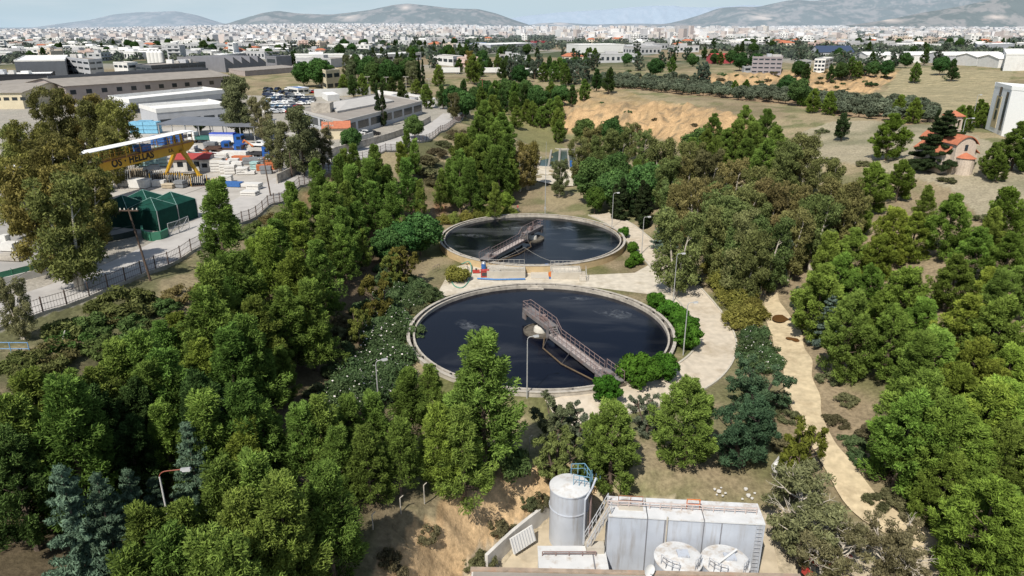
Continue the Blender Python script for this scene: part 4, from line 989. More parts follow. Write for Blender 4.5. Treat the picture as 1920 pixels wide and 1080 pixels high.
def tops(kind, lst, h, label, group, jit=.12, tints=None, **k):
    k0 = {'tints': tints} if tints else {}
    for q in lst:
        hh = (q[2] if len(q) > 2 else h)*(1+jit*(random.random()*2-1)); kk = kind if isinstance(kind, str) else random.choice(kind)
        if 'tints' in k0: k['tint'] = random.choice(k0['tints'])
        T(kk, q[0]+random.uniform(-3, 3), q[1], hh, label, group, **k)
def fill(kind, polyw, step, hr, label, group, avoid=2.2, n=6000, ok=None, maxn=999, **k):
    A = np.array([p[:2] for p in polyw]); lo, hi = A.min(0), A.max(0); cnt = 0
    pts = [(p[0], p[1]) for p in PLACED]
    for _ in range(n):
        x, y = random.uniform(lo[0], hi[0]), random.uniform(lo[1], hi[1])
        if not inpoly(np.array([x]), np.array([y]), polyw)[0]: continue
        if any((x-a)**2+(y-b)**2 < step*step for a, b in pts): continue
        if ok is not None and not ok(x, y): continue
        pts.append((x, y)); h = random.uniform(*hr); kk = kind if isinstance(kind, str) else random.choice(kind)
        tree(kk, np.array([x, y, zg(x, y)]), h, label, group, **k); cnt += 1
        if cnt >= maxn: break
    return cnt

# --- the wood on the slope left of the tanks
GW = 'pines in the wood on the slope between street and tanks'; LW = 'green pine in the dense wood on the slope between street and tanks'
T('pine', 398, 342, 13.5, 'tall bushy pine standing against the street fence by the green net tent', None, wide=1.1)
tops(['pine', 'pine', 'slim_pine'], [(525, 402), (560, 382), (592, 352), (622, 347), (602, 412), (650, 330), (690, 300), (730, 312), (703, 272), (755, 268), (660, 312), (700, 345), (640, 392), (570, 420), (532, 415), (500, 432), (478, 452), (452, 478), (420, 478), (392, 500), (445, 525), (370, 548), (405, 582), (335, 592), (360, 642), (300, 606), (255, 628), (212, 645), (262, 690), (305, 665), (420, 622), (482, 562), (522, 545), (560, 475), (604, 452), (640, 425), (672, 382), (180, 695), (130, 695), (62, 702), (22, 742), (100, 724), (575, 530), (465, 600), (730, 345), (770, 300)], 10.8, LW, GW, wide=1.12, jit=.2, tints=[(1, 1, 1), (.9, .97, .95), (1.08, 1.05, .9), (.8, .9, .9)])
T('slim_pine', 680, 430, 7.5, 'slender pointed pine alone at the right edge of the left wood'); T('slim_pine', 787, 338, 9, 'slim pale green pine above the dark broadleaf tree'); T('slim_pine', 532, 652, 7, 'narrow pointed pine in the dark hollow left of the nearer tank')
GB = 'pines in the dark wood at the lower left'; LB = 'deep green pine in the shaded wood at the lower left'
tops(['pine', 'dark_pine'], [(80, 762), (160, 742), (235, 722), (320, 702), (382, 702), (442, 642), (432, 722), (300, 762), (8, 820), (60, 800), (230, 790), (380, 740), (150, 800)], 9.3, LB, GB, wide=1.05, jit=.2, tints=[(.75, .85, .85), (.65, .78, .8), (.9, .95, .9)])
GF = 'pines along the bank in front of the nearer tank'; LF = 'bright green pine in the row on the near bank, below the nearer tank'
tops('pine', [(490, 752), (452, 792), (562, 762), (602, 747), (652, 747), (702, 742), (762, 692), (802, 686), (868, 702), (622, 802), (682, 802), (742, 792), (822, 760), (868, 770)], 8.4, LF, GF, wide=1.15, jit=.18, tints=[(1, 1, 1), (1.1, 1.06, .9), (.85, .93, .92)])
GL = 'pines at the bottom left in front of the blue spruces'; LL = 'yellow green pine at the bottom of the picture, right of the blue spruces'
tops('pine', [(255, 962), (332, 942), (402, 872), (482, 862), (432, 932), (305, 1002), (442, 1022), (522, 902), (602, 872), (380, 1000), (500, 980), (230, 1040)], 10.5, LL, GL)
T('pine', 905, 630, 13.5, 'tallest pine in front of the nearer tank, its top overlapping the water', None, wide=1.15, var=1)
for a, b, h, l in [(112, 880, 10.5, 'leftmost blue spruce in the dark lower left corner'), (180, 895, 9.5, 'second blue spruce from the left in the lower left corner'), (238, 885, 8.5, 'third blue spruce from the left, left of the rusty lamp post'), (348, 798, 9.5, 'blue spruce with open branches behind the rusty lamp post'), (412, 752, 9.5, 'blue spruce farthest right of the group near the rusty lamp post'), (285, 898, 7, 'small blue spruce just left of the rusty lamp post')]: T('blue_spruce', a, b, h, l, None, wide=.82, tint=(.85, .95, .78))
fill(['pine', 'pine'], [(-36, 100), (-38, 120), (-36, 150), (-30, 165), (-27, 150), (-30, 115)], 5.4, (8.5, 10.5), LW, GW, maxn=8)
# --- around the tanks
T('broadleaf', 785, 398, 8.5, 'big dark green broadleaf tree left of the farther tank', None, wide=1.15, tint=(.75, .95, .95)); T('broadleaf', 752, 418, 7, 'dark broadleaf tree half behind the bigger one left of the farther tank', None, tint=(.7, .9, .9))
T('yellow_tree', 752, 466, 6.5, 'yellowish tree between the dark broadleaf tree and the oleanders', None, wide=1.2); T('yellow_tree', 706, 517, 7.5, 'thin olive brown tree above the oleanders on the left', None, tint=(.85, .75, .8)); T('yellow_tree', 670, 580, 5, 'small pale tree on the shaded slope left of the oleanders')
GO = 'white flowering oleanders left of the nearer tank'; LO = 'oleander bush with small white flowers left of the nearer tank'
tops('oleander', [(742, 575), (735, 600), (690, 600), (712, 625), (740, 640), (690, 650), (660, 672), (700, 672), (735, 680), (655, 700), (690, 705), (640, 715), (720, 560)], 3.2, LO, GO, wide=1.15)
GS = 'scrub on the slope below the pines'
tops(['green_scrub', 'oleander'], [(730, 510), (750, 530), (770, 545), (735, 545), (715, 540), (765, 515), (790, 530), (700, 590), (725, 490), (800, 540), (690, 560)], 2.3, 'dense green bush between the dark broadleaf tree and the nearer tank', 'green bushes below the dark broadleaf tree', wide=1.2)
T('broadleaf', 725, 430, 6.5, 'dark broadleaf tree at the left end of its clump by the farther tank', None, tint=(.65, .85, .85)); T('yellow_tree', 735, 480, 5.5, 'yellow green small tree left of the yellowish one by the broadleaf clump')

tops(['scrub', 'green_scrub'], [(640, 640), (625, 680), (612, 640), (660, 610), (700, 560), (640, 590), (600, 720), (780, 610), (790, 570), (760, 700), (790, 720), (620, 610), (760, 720)], 1.8, 'low scrub bush on the shaded slope left of the oleanders', GS)
GCI = 'round citrus bushes beside the loop road'
for a, b, h, l in [(1140, 708, 2.9, 'round citrus bush at the rim just below the bridge end'), (1200, 668, 3.8, 'large round citrus bush right of the bridge end'), (1250, 668, 3.0, 'round citrus bush between the large one and the lamp post'), (1293, 610, 3.3, 'large citrus bush beside the lamp post at the loop bend'), (1290, 592, 2.8, 'citrus bush just behind the lamp post at the loop bend'), (1276, 580, 2.8, 'third citrus bush up the row beside the nearer tank'), (1255, 566, 2.7, 'second citrus bush from the top of the row beside the nearer tank'), (1231, 549, 2.4, 'topmost citrus bush of the row beside the nearer tank'),
                   (1194, 474, 2.3, 'citrus bush on the lawn right of the farther tank, beside a smaller one'), (1181, 486, 1.6, 'smallest citrus bush on the lawn right of the farther tank'), (1187, 455, 2.0, 'citrus bush by the rim beside the farther tank, middle of three'), (1170, 427, 2.2, 'uppermost citrus bush beside the farther tank')]: T('citrus', a, b, h, l, GCI)
T('weeping_reed', 857, 492, 3.4, 'drooping willowy plant on the apron left of the red cabinet', None, wide=.9)
tops('yellow_shrub', [(830, 402), (850, 398), (872, 395), (893, 392), (915, 388), (938, 386), (955, 386)], 2.4, 'yellow green hedge shrub along the back rim of the farther tank', 'hedge shrubs behind the farther tank')
T('broadleaf', 1093, 350, 6.5, 'round clipped tree behind the right end of the farther tank', None, tint=(1.35, 1.2, .8), wide=.8); T('broadleaf', 948, 362, 4.5, 'small round tree behind the left end of the farther tank', None, tint=(1.5, 1.4, .8))
# --- middle distance behind the tanks
GM = 'pines in the clump left of the grassy slope'; LM = 'tall pine in the clump beside the street bend, left of the grassy slope'
tops(['pine', 'wide_pine'], [(925, 182), (908, 192), (945, 215), (900, 222), (872, 252), (888, 270), (925, 232), (950, 255), (910, 255), (860, 285), (935, 275), (880, 300)], 13, LM, GM)
tops(['pine', 'slim_pine'], [(905, 322), (935, 305), (960, 300), (925, 345), (900, 345), (760, 245), (770, 262), (820, 320), (845, 300)], 8.5, 'shorter pine on the slope above the farther tank', 'shorter pines above the farther tank')
T('grey_tree', 890, 330, 5.5, 'grey green tree on the slope above the farther tank', None); T('eucalypt', 990, 268, 12, 'sparse pale eucalyptus left of the rectangular basin', None, tint=(1.25, 1.1, .7)); T('eucalypt', 975, 285, 10, 'eucalyptus with thin crown left of the silver mast', None, tint=(1.2, 1.1, .8)); T('eucalypt', 1050, 303, 9, 'olive brown eucalyptus in front of the rectangular basin', None, tint=(.8, .85, .8))
tops('wide_pine', [(985, 188), (1000, 192), (1030, 188), (1045, 180), (1045, 205), (1015, 200), (972, 200), (1035, 155), (1048, 225)], 9, 'pine at the foot of the sandy bluff beside the grassy slope', 'pines at the foot of the sandy bluff')
GE = 'eucalyptus trees of the broad grove right of the tanks'; LE = 'olive brown eucalyptus in the broad grove right of the tanks'
tops('eucalypt', [(1090, 260), (1110, 240), (1130, 255), (1182, 232), (1160, 245), (1205, 248), (1240, 262), (1300, 268), (1335, 285), (1282, 298), (1380, 305), (1430, 318), (1480, 270), (1512, 254), (1560, 300), (1450, 345), (1400, 355), (1350, 345), (1320, 372), (1262, 345), (1500, 352), (1540, 372), (1580, 340), (1602, 362), (1380, 405), (1450, 412), (1300, 400), (1250, 400), (1230, 345), (1285, 345), (1420, 385), (1490, 395), (1340, 420), (1260, 300), (1400, 430)], 12.5, LE, GE, tints=[(.98, .98, .72), (.88, 1.0, .72), (1.02, .95, .74), (.78, .96, .66), (.95, 1.0, .85)])
tops(['pine', 'broadleaf'], [(1095, 225), (1150, 225), (1110, 300), (1160, 290), (1195, 300), (1130, 320), (1215, 310), (1240, 300), (1310, 240), (1225, 275)], 9.5, 'deep green tree among the eucalyptus behind the tanks', 'green trees among the eucalyptus behind the tanks')
tops('cypress', [(1168, 335), (1180, 330), (1192, 333), (1205, 338), (1215, 345), (1155, 345)], 9, 'dark cypress in the clump beside the top of the loop road', 'cypresses beside the top of the loop road', wide=1.9)
T('blue_spruce', 1290, 448, 8, 'blue grey spruce beside the loop road', None, wide=1.2); T('blue_spruce', 1250, 395, 8, 'grey spruce at the edge of the eucalyptus grove by the loop road', None, wide=1.2)
T('grey_tree', 1445, 455, 7.5, 'wide grey green tree at the head of the dirt path', None, wide=1.25, tint=(.95, 1, 1.05)); T('grey_tree', 1395, 475, 6, 'grey green tree left of the one at the head of the dirt path'); T('grey_tree', 1522, 545, 5.5, 'grey leaved tree right of the puddles'); T('grey_tree', 1215, 745, 4.5, 'grey tree between the two bright pines below the loop road'); T('grey_tree', 1042, 752, 5, 'grey brown bushy tree below the lamp post in front of the nearer tank', None, tint=(.9, .9, .7), wide=1.2); T('grey_tree', 1080, 770, 4.2, 'grey tree right of the grey brown bushy one by the road end')
tops('yellow_shrub', [(1345, 482), (1362, 505), (1378, 525), (1385, 545), (1400, 545), (1412, 562), (1398, 572), (1348, 462)], 3.0, 'yellow green hedge shrub along the outer side of the loop road', 'hedge shrubs along the loop road', wide=1.2)
tops('oleander', [(1420, 632, 2.8), (1432, 648, 2.8), (1412, 612, 2.4), (1418, 662, 2.8)], 3, 'white flowering oleander between the loop road and the dirt path', 'oleanders between loop road and dirt path', wide=1.15)
tops('green_scrub', [(1425, 612), (1432, 634), (1438, 655)], 2.0, 'dark clipped hedge bush on the left edge of the dirt path', 'hedge bushes at the dirt path')
T('acacia', 1425, 684, 6.5, 'feathery blue green acacia right of the loop road end', None, wide=1.25); T('acacia', 1402, 765, 6.5, 'feathery acacia behind the long grey tank house', None, wide=1.15); T('acacia', 1420, 745, 6, 'feathery acacia beside the dirt path, behind its two neighbours')
T('wide_pine', 1300, 716, 9.0, 'broad bright pine with layered crown below the loop road', None, wide=1.15, var=0); T('wide_pine', 1152, 760, 9, 'broad bright pine right behind the tall silo', None, wide=1.05, var=1); T('grey_tree', 1046, 815, 5.5, 'bushy olive green tree left of the tall silo', None, tint=(1.1, 1.15, .55)); T('scrub', 940, 838, 2.4, 'dark green bush at the top of the sandy bank', None, tint=(.6, 1, .6))
# --- right-hand pine wood
GR = 'pines of the open wood on the right slope'; LR = 'bright green pine in the open wood on the right slope'
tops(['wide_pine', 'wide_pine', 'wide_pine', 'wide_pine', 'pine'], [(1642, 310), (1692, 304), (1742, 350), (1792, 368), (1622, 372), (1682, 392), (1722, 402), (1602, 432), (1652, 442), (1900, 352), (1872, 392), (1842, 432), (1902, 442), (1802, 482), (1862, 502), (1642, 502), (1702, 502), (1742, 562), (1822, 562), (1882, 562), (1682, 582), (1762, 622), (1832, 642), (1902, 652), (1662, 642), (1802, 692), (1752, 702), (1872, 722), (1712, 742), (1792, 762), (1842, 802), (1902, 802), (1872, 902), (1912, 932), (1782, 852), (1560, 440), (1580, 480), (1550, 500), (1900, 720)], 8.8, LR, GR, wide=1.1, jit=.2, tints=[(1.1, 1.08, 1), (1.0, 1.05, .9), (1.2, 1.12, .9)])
GP = 'pines behind the eucalyptus grove'; LP = 'green pine rising behind the eucalyptus grove, below the olive trees'
tops('wide_pine', [(1400, 200), (1340, 215), (1440, 208), (1460, 240), (1362, 242), (1302, 262), (1420, 230), (1380, 225), (1325, 245), (1400, 260), (1440, 265), (1475, 275), (1345, 262)], 10.5, LP, GP)
T('wide_pine', 1600, 552, 11, 'great rounded pine right of the puddles on the dirt path', None, wide=.9, var=2); T('blue_spruce', 1562, 556, 7, 'grey green spruce left of the great rounded pine', None, wide=1.3)
def TB(kind, px, foot, top, label, group=None, **k):
    p = hit(px, foot); return tree(kind, p, htop(p, top), label, group, **k)
TB('wide_pine', 1660, 300, 214, 'large domed pine standing alone in the field left of the dark cedar', None, wide=1.25, tint=(.9, .95, .7), var=0); TB('dark_cedar', 1757, 318, 206, 'wide black green cedar left of the church', None, wide=1.15); TB('dark_pine', 1577, 263, 212, 'grey green tree at the left end of the field', None, tint=(.75, .75, 1.0), wide=1.15); TB('cypress', 1742, 300, 203, 'thin cypress rising behind the dark cedar', None)
for a, b, c, w, l in [(1853, 331, 268, 1.0, 'pine in front of the church door'), (1896, 318, 229, 1.2, 'large pine right of the church'), (1925, 325, 240, 1.1, 'pine at the right edge beside the church'), (1868, 340, 290, 1.2, 'low spreading pine in front of the church pines')]: TB('wide_pine', a, b, c, l, None, tint=(.8, .88, .8), wide=w)
T('yellow_tree', 1512, 792, 6.5, 'sparse young tree with see-through crown over the dirt path', None, wide=.95, tint=(.9, 1.0, .75)); T('yellow_tree', 1500, 845, 5, 'sparse young tree in front of the one over the dirt path', None, wide=1.0, tint=(.9, 1.0, .75))
T('gaunt_eucalypt', 1520, 905, 7.5, 'straggly eucalyptus with bare white branches beside the long tank house', None, wide=1.3); T('gaunt_eucalypt', 1690, 985, 6, 'half bare eucalyptus with white forking branches at the bottom right', None, wide=1.15); T('gaunt_eucalypt', 1565, 985, 6, 'straggly eucalyptus over the red machine', None, wide=1.15)
fill(['pine', 'wide_pine'], [hit(*q)[:2] for q in [(1740, 760), (1780, 560), (1850, 560), (1960, 600), (1990, 740), (1960, 1000), (1900, 1010), (1800, 860)]], 5.5, (8, 10), LR, GR, maxn=10)
# shrubs at the fence and the bank
tops(['scrub', 'green_scrub', 'scrub'], [(220, 540, 3), (250, 560), (200, 580), (160, 590), (120, 620), (230, 590), (300, 560), (90, 640), (180, 630), (60, 660), (335, 535), (480, 415), (505, 400), (470, 430), (110, 600), (20, 660), (270, 600), (240, 620)], 1.9, 'brownish green scrub bush on the bank below the street fence', 'scrub on the bank below the street fence', wide=1.2, tints=[(1.2, 1.25, .95), (1.3, 1.15, .95), (.9, 1.1, .7)])
tops('scrub', [(820, 275), (800, 290), (830, 262), (790, 310), (810, 330), (840, 355), (835, 335), (850, 250), (860, 240)], 2.2, 'dry scrub bush on the red earth slope below the street bend', 'scrub below the street bend', wide=1.4)
tops('scrub', [(930, 975), (965, 985), (985, 930), (1010, 925), (880, 1045), (905, 1035), (740, 1062), (720, 1030), (800, 985)], 1.15, 'dry bush clinging to the sandy bank', 'bushes on the sandy bank', wide=.9)
tops(['scrub', 'green_scrub'], [(1560, 700), (1590, 740), (1570, 780), (1640, 800), (1620, 850), (1600, 820), (1660, 880), (1700, 920), (1720, 960), (1650, 930), (1780, 990), (1480, 770), (1470, 820), (1460, 740)], 1.0, 'low scrub bush in the rough grass along the dirt path', 'scrub along the dirt path', wide=1.5)
tops(['scrub', 'green_scrub'], [(1545, 240), (1490, 265), (1700, 330), (1850, 400), (1560, 295), (1620, 300), (1780, 330)], 1.2, 'low bush in the dry field before the church', 'bushes in the dry field', wide=1.4)
# ------------------------------------------------------------------ street fence
M_IRON = mat('rusty_brown_iron', (.12, .085, .07), .8, .2, 2)
fp = resample(offset(FENCE, .15), .25)
t = empty('street_fence', (0, 0, 0), 0, 'long fence of brown iron posts and bars on a low wall along the street', 'fence')
acc = 0; posts = [fp[0]]
for a, b in zip(fp[:-1], fp[1:]):
    acc += np.linalg.norm(b-a)
    if acc > 2.55: posts.append(b); acc = 0
posts = posts[:100]
low = MB(); bars = MB()
for i, p in enumerate(posts):
    z = zg(*p)
    MB().box(p[0]-.06, p[0]+.06, p[1]-.06, p[1]+.06, z-.2, z+2.15).build('post', [M_IRON], t)
    if i+1 < len(posts):
        q = posts[i+1]; zq = zg(*q); A = np.array([p[0], p[1], z]); B = np.array([q[0], q[1], zq])
        for h in (.55, 1.25, 1.95): bars.tube(A+[0, 0, h], B+[0, 0, h], .03, 4, cap=False)
        for k in range(1, 8):
            c = A+(B-A)*k/8; bars.tube(c+np.array([0, 0, .4]), c+np.array([0, 0, 2.05]), .017, 3, cap=False)
        d = (B-A)[:2]/np.linalg.norm((B-A)[:2]); n = np.array([-d[1], d[0]])*.12
        low.prism([p-n, q-n, q+n, p+n], [z-.6, zq-.6, zq-.6, z-.6], [z+.38, zq+.38, zq+.38, z+.38])
bars.build('railing', [M_IRON], t); low.build('base_wall', [M_CONC], t)
# ------------------------------------------------------------------ poles
M_WOOD = mat('tarred_wood', (.11, .075, .055), .9, .2, 3)
def upole(px, py, top, label, m=None, lean=0, arms=1, r=.15, ins=True, hgt=None):
    b = hit(px, py); h = hgt or htop(b, top); t = empty('utility_pole', b, 0, label, 'utility pole')
    T_ = np.array([lean, 0, h]); MB().tube((0, 0, -.4), T_, r, 8, r*.65).build('pole', [m or M_WOOD], t)
    for k in range(arms):
        z = h-.25-k*.9; c = T_*(z/h)
        ar = MB().box(c[0]-1.15, c[0]+1.15, -.07, .07, z-.07, z+.07).build('crossarm', [m or M_WOOD], t)
        for x in (-1.0, -.5, .5, 1.0): MB().lathe([(.001, z+.32), (.07, z+.28), (.09, z+.1), (.03, z+.072), (.001, z+.072)], 8, (c[0]+x, 0)).build('insulator', [M_WHITE], ar)
    return b+T_
W0 = upole(283, 527, 391, 'tall brown wooden pole leaning left at the street fence', lean=-1.1)
W1 = upole(508, 368, 297, 'brown wooden pole on the far side of the street by the yard gate', lean=-.5)
W2 = upole(623, 317, 226, 'grey concrete power pole standing right of the leafy eucalyptus', M_CONC, arms=2)
W3 = upole(571, 330, 243, 'left leg of the brown twin pole beside the leafy eucalyptus', arms=1); W4 = upole(581, 328, 246, 'right leg of the brown twin pole beside the leafy eucalyptus', arms=1)
W5 = upole(548, 333, 255, 'thin brown pole just left of the twin pole', arms=0)
for q, l in (((691, 181, 143), 'first white pole from the left along the white yard wall'), ((726, 181, 144), 'second white pole from the left along the white yard wall'), ((763, 190, 143), 'third white pole from the left along the white yard wall'), ((806, 196, 147), 'white pole at the right end of the white yard wall')): upole(*q, l, M_CONC, arms=1, r=.13)
upole(905, 198, 148, 'rust brown pole carrying wires above the big pine clump', M_RUST, arms=1)
mb = MB()
def wire(a, b, sag, label):
    pts = [np.array(a)+(np.array(b)-np.array(a))*k/14-np.array([0, 0, sag*4*(k/14)*(1-k/14)]) for k in range(15)]; w = MB(); w.path(pts, .022, 4); tag(w.build('power_line', [M_BLK]), label, 'wire')
wire(W0, W1, 1.0, 'wire from the leaning wooden pole to the pole by the yard gate'); wire(W0+np.array([-.8, 0, -.2]), np.array([-57, 60, 12.5]), .6, 'wire running down from the leaning wooden pole to the lower left'); wire(W1, W3, .8, 'wire from the pole by the yard gate to the twin pole'); wire(W3, W2, .5, 'wire from the twin pole to the grey concrete pole')
# ------------------------------------------------------------------ street side walls, bin, tent, gates
M_PLAST = mat('whitewashed_render', (.60, .58, .54), .9, .12, 1.0, dirt=(.33, .29, .24), dirt_amt=.6, dscale=.6)
M_GRN = mat('green_painted_metal', (.045, .18, .11), .6, .1); M_NET = mat('dark_green_shade_net', (.008, .052, .038), .85, .2, 1.2, spec=.15); M_DGF = mat('dark_gate_metal', (.03, .045, .04), .7, .2)
def wallrun(name, pts, h, w, m, label, cat, parts=None, parent=None):
    c = resample(pts, 1.0); mb = MB()
    for a, b in zip(c[:-1], c[1:]):
        d = (b-a)/np.linalg.norm(b-a); n = np.array([-d[1], d[0]])*w/2; z0, z1 = zg(*a), zg(*b)
        mb.prism([a-n, b-n, b+n, a+n], [z0-.4, z1-.4, z1-.4, z0-.4], [z0+h, z1+h, z1+h, z0+h])
    o = mb.build(name, [m], parent)
    return tag(o, label, cat) if label else o
wp = poly((0, 537), (60, 522), (110, 508), (135, 494), (143, 482), (140, 470))
t = empty('boundary_wall', (0, 0, 0), 0, 'curved whitewashed wall topped with green mesh beside the blue bin', 'wall')
wallrun('wall', wp, 1.0, .3, M_PLAST, None, None, parent=t)
mb = MB(); c = resample(wp, 1.6)
for p in c: mb.tube((p[0], p[1], zg(*p)+1.0), (p[0], p[1], zg(*p)+1.9), .04, 5)
for a, b in zip(c[:-1], c[1:]): mb.quad((a[0], a[1], zg(*a)+1.02), (b[0], b[1], zg(*b)+1.02), (b[0], b[1], zg(*b)+1.75), (a[0], a[1], zg(*a)+1.75))
mb.build('mesh_panel', [M_GRN], t)
gp = poly((146, 468), (185, 458), (225, 450), (258, 442)); t = empty('sliding_gate', (0, 0, 0), 0, 'long dark green sliding gate in the shade of the eucalyptus', 'gate')
g = MB(); 
for a, b in zip(gp[:-1], gp[1:]):
    for h in (.15, .9, 1.7): g.tube((a[0], a[1], zg(*a)+h), (b[0], b[1], zg(*b)+h), .05, 4)
g.build('frame', [M_DGF], t); wallrun('panel', gp, .85, .05, M_DGF, None, None, parent=t)
p = gp[0]; MB().box(p[0]-.4, p[0]+.4, p[1]-.4, p[1]+.4, zg(*p)-.2, zg(*p)+2.4).build('gate_pier', [M_DGF], t)
wallrun('green_wall', poly((268, 438), (270, 447), (285, 452), (303, 450), (317, 443)), 1.3, .3, M_GRN, 'low curved wall painted bright green at the tent corner', 'wall')
gp = poly((318, 444), (337, 438), (356, 429)); t = empty('wire_gate', (0, 0, 0), 0, 'white framed wire gate right of the curved green wall', 'gate')
for a, b in zip(gp[:-1], gp[1:]):
    g = MB(); A = np.array([a[0], a[1], zg(*a)+.15]); B = np.array([b[0], b[1], zg(*b)+.15]); u = np.array([0, 0, 1.9])
    for p_, q_ in ((A, B), (A+u, B+u), (A, A+u), (B, B+u), (A+u*.5, B+u*.5), (A, B+u)): g.tube(p_, q_, .05, 5)
    for k in range(1, 14): g.tube(A+(B-A)*k/14, A+(B-A)*k/14+u, .012, 3)
    g.build('gate_leaf', [M_GALV], t)
b = hit(107, 513); t = empty('waste_bin', b+np.array([0, 0, .1]), .25, 'blue wheeled waste container against the whitewashed wall', 'bin')
MB().hexa([(-.55, -.42, .18), (.55, -.42, .18), (.55, .42, .18), (-.55, .42, .18)], [(-.7, -.52, 1.15), (.7, -.52, 1.15), (.7, .52, 1.15), (-.7, .52, 1.15)]).build('bin_body', [M_BLUP], t)
mb = MB(); n = 6; vs = [(x, -.56+1.12*i/n, 1.16+.25*math.sin(math.pi*i/n)) for x in (-.74, .74) for i in range(n+1)]; mb.add(vs, [(i, n+1+i, n+2+i, i+1) for i in range(n)]+[tuple(range(n+1)), tuple(range(2*n+1, n, -1))]); mb.build('lid', [M_BLUP], t)
for sx in (-.5, .5):
    for sy in (-.35, .35): w = MB().cyl(.1, -.04, .04, 10); w.v = [(sx+z, sy+x, .09+y) for x, y, z in w.v]; w.build('wheel', [M_BLK], t)
# shade net tent: three peaked bays
bA, bB = hit(300, 434), hit(372, 408); d = (bB-bA)[:2]; L_ = np.linalg.norm(d); ang = math.atan2(d[1], d[0])
t = empty('shade_net_tent', bA, ang, 'dark green shade net tent with peaked roofs beside the street', 'tent')
mb = MB(); D, Hh = 11.0, 3.2
mb.box(0, L_, 0, .08, 0, Hh); mb.box(0, .08, .08, D, 0, Hh); mb.box(L_-.08, L_, .08, D, 0, Hh); mb.box(.08, L_-.08, D-.08, D, 0, Hh); mb.build('side_net', [M_NET], t)
for i in range(2):
    for j in range(2):
        x0, x1, y0, y1 = L_*i/2, L_*(i+1)/2, D*j/2, D*(j+1)/2; cx, cy = (x0+x1)/2, (y0+y1)/2
        MB().add([(x0, y0, Hh+.01), (x1, y0, Hh+.01), (x1, y1, Hh+.01), (x0, y1, Hh+.01), (cx, cy, Hh+1.5)], [(0, 1, 4), (1, 2, 4), (2, 3, 4), (3, 0, 4)]).build('roof_net', [M_NET], t)
        g = MB()
        for c in ((x0, y0), (x1, y0), (x1, y1), (x0, y1)): g.tube((c[0], c[1], Hh+.03), (cx, cy, Hh+1.53), .04, 4)
        g.build('roof_seam', [mat('pale_seam', (.25, .40, .36), .7, .1)], t)
for x in (0, L_/2, L_): MB().tube((x, -.06, 0), (x, -.06, Hh), .07, 6).build('tent_pole', [M_GALV], t)
mb = MB(); a = [hit(250, 385), hit(300, 372), hit(350, 368), hit(362, 385), hit(300, 400), hit(256, 405)]
# street side garden walls further up
wallrun('boundary_wall', poly((640, 283), (665, 274), (700, 262)), 2.2, .3, M_PLAST, 'pale wall with gate pier at the bend below the low flat building', 'wall')
wallrun('boundary_wall', [q for q in offset(FENCE, 8.6)[9:15]], 1.9, .3, M_CONC, 'grey concrete retaining wall along the far side of the street bend', 'wall')
wallrun('boundary_wall', poly((520, 345), (560, 325), (600, 305), (632, 290)), 2.0, .25, M_CONC, 'grey wall on the far side of the street under the leafy eucalyptus', 'wall')
pipe = MB(); a = hit(118, 650); MB_l = pipe.tube(a+np.array([-.2, 0, 0]), a+np.array([.4, .3, 1.7]), .06, 6); tag(pipe.build('stake', [M_WHITE]), 'pale stake leaning in the scrub at the left edge', 'stake')
a = hit(58, 668); b_ = hit(-20, 668); t = empty('pipe_barrier', a, 0, 'light blue tubular barrier at the left edge', 'barrier'); v = b_-a; u = np.array([0, 0, 1.5]); g = MB()
for p_, q_ in ((np.zeros(3), u), (u, v+u), (v, v+u), (v*.45, v*.45+u), (u*.55, v+u*.55)): g.tube(p_, q_, .05, 6)
g.build('frame', [mat('pale_blue_tube', (.16, .30, .48), .5, .1)], t)

# ------------------------------------------------------------------ gantry crane with lettering
M_YEL = mat('crane_yellow', (.56, .33, .025), .5, .10, 1.0, dirt=(.28, .15, .04), dirt_amt=.45, dscale=.5); M_TXT = mat('black_lettering', (.012, .012, .012), .6, .05)
e1 = P(360, 268, 16.2); e0 = P(236, 297.5, 16.2); gd = (e0-e1)[:2]; gd /= np.linalg.norm(gd); ang = math.atan2(gd[1], gd[0])
t = empty('gantry_crane', (e1[0], e1[1], 10), ang, 'yellow gantry crane with black lettering and white roof over the stone yard', 'gantry crane')
GLN = 46.0
mb = MB(); mb.add([(0, -.5, 6.0), (2.2, -.5, 4.9), (GLN, -.5, 4.9), (GLN, -.5, 6.9), (0, -.5, 6.9), (0, .5, 6.0), (2.2, .5, 4.9), (GLN, .5, 4.9), (GLN, .5, 6.9), (0, .5, 6.9)], [(0, 1, 2, 3, 4), (9, 8, 7, 6, 5), (1, 0, 5, 6), (2, 1, 6, 7), (3, 2, 7, 8), (4, 3, 8, 9), (0, 4, 9, 5)])
mb.build('main_girder', [M_YEL], t)
def legs(x):
    for s in (-1, 1):
        MB().hexa([(x-.3, s*4.0-.25, .25), (x+.3, s*4.0-.25, .25), (x+.3, s*4.0+.25, .25), (x-.3, s*4.0+.25, .25)], [(x-.55, s*.75-.3, 5.4), (x+.55, s*.75-.3, 5.4), (x+.55, s*.75+.3, 5.4), (x-.55, s*.75+.3, 5.4)]).build('leg', [M_YEL], t)
    MB().box(x-.4, x+.4, -4.6, 4.6, -.02, .38).build('end_beam', [M_YEL], t)
    MB().path([(x, -.6, 5.5), (x, -.6, 8.6), (x, .9, 8.8), (x, 1.3, 5.5)], .22, 6).build('portal_frame', [M_YEL], t)
legs(4.6); legs(36.0)
mb = MB(); rail(mb, (.5, -.65, 6.9), (GLN, -.65, 6.9), 30, 1.1, .03); rail(mb, (.5, 1.6, 6.9), (GLN, 1.6, 6.9), 30, 1.1, .03); mb.build('handrail', [mat('orange_brown_rail', (.30, .13, .03), .6, .1)], t)
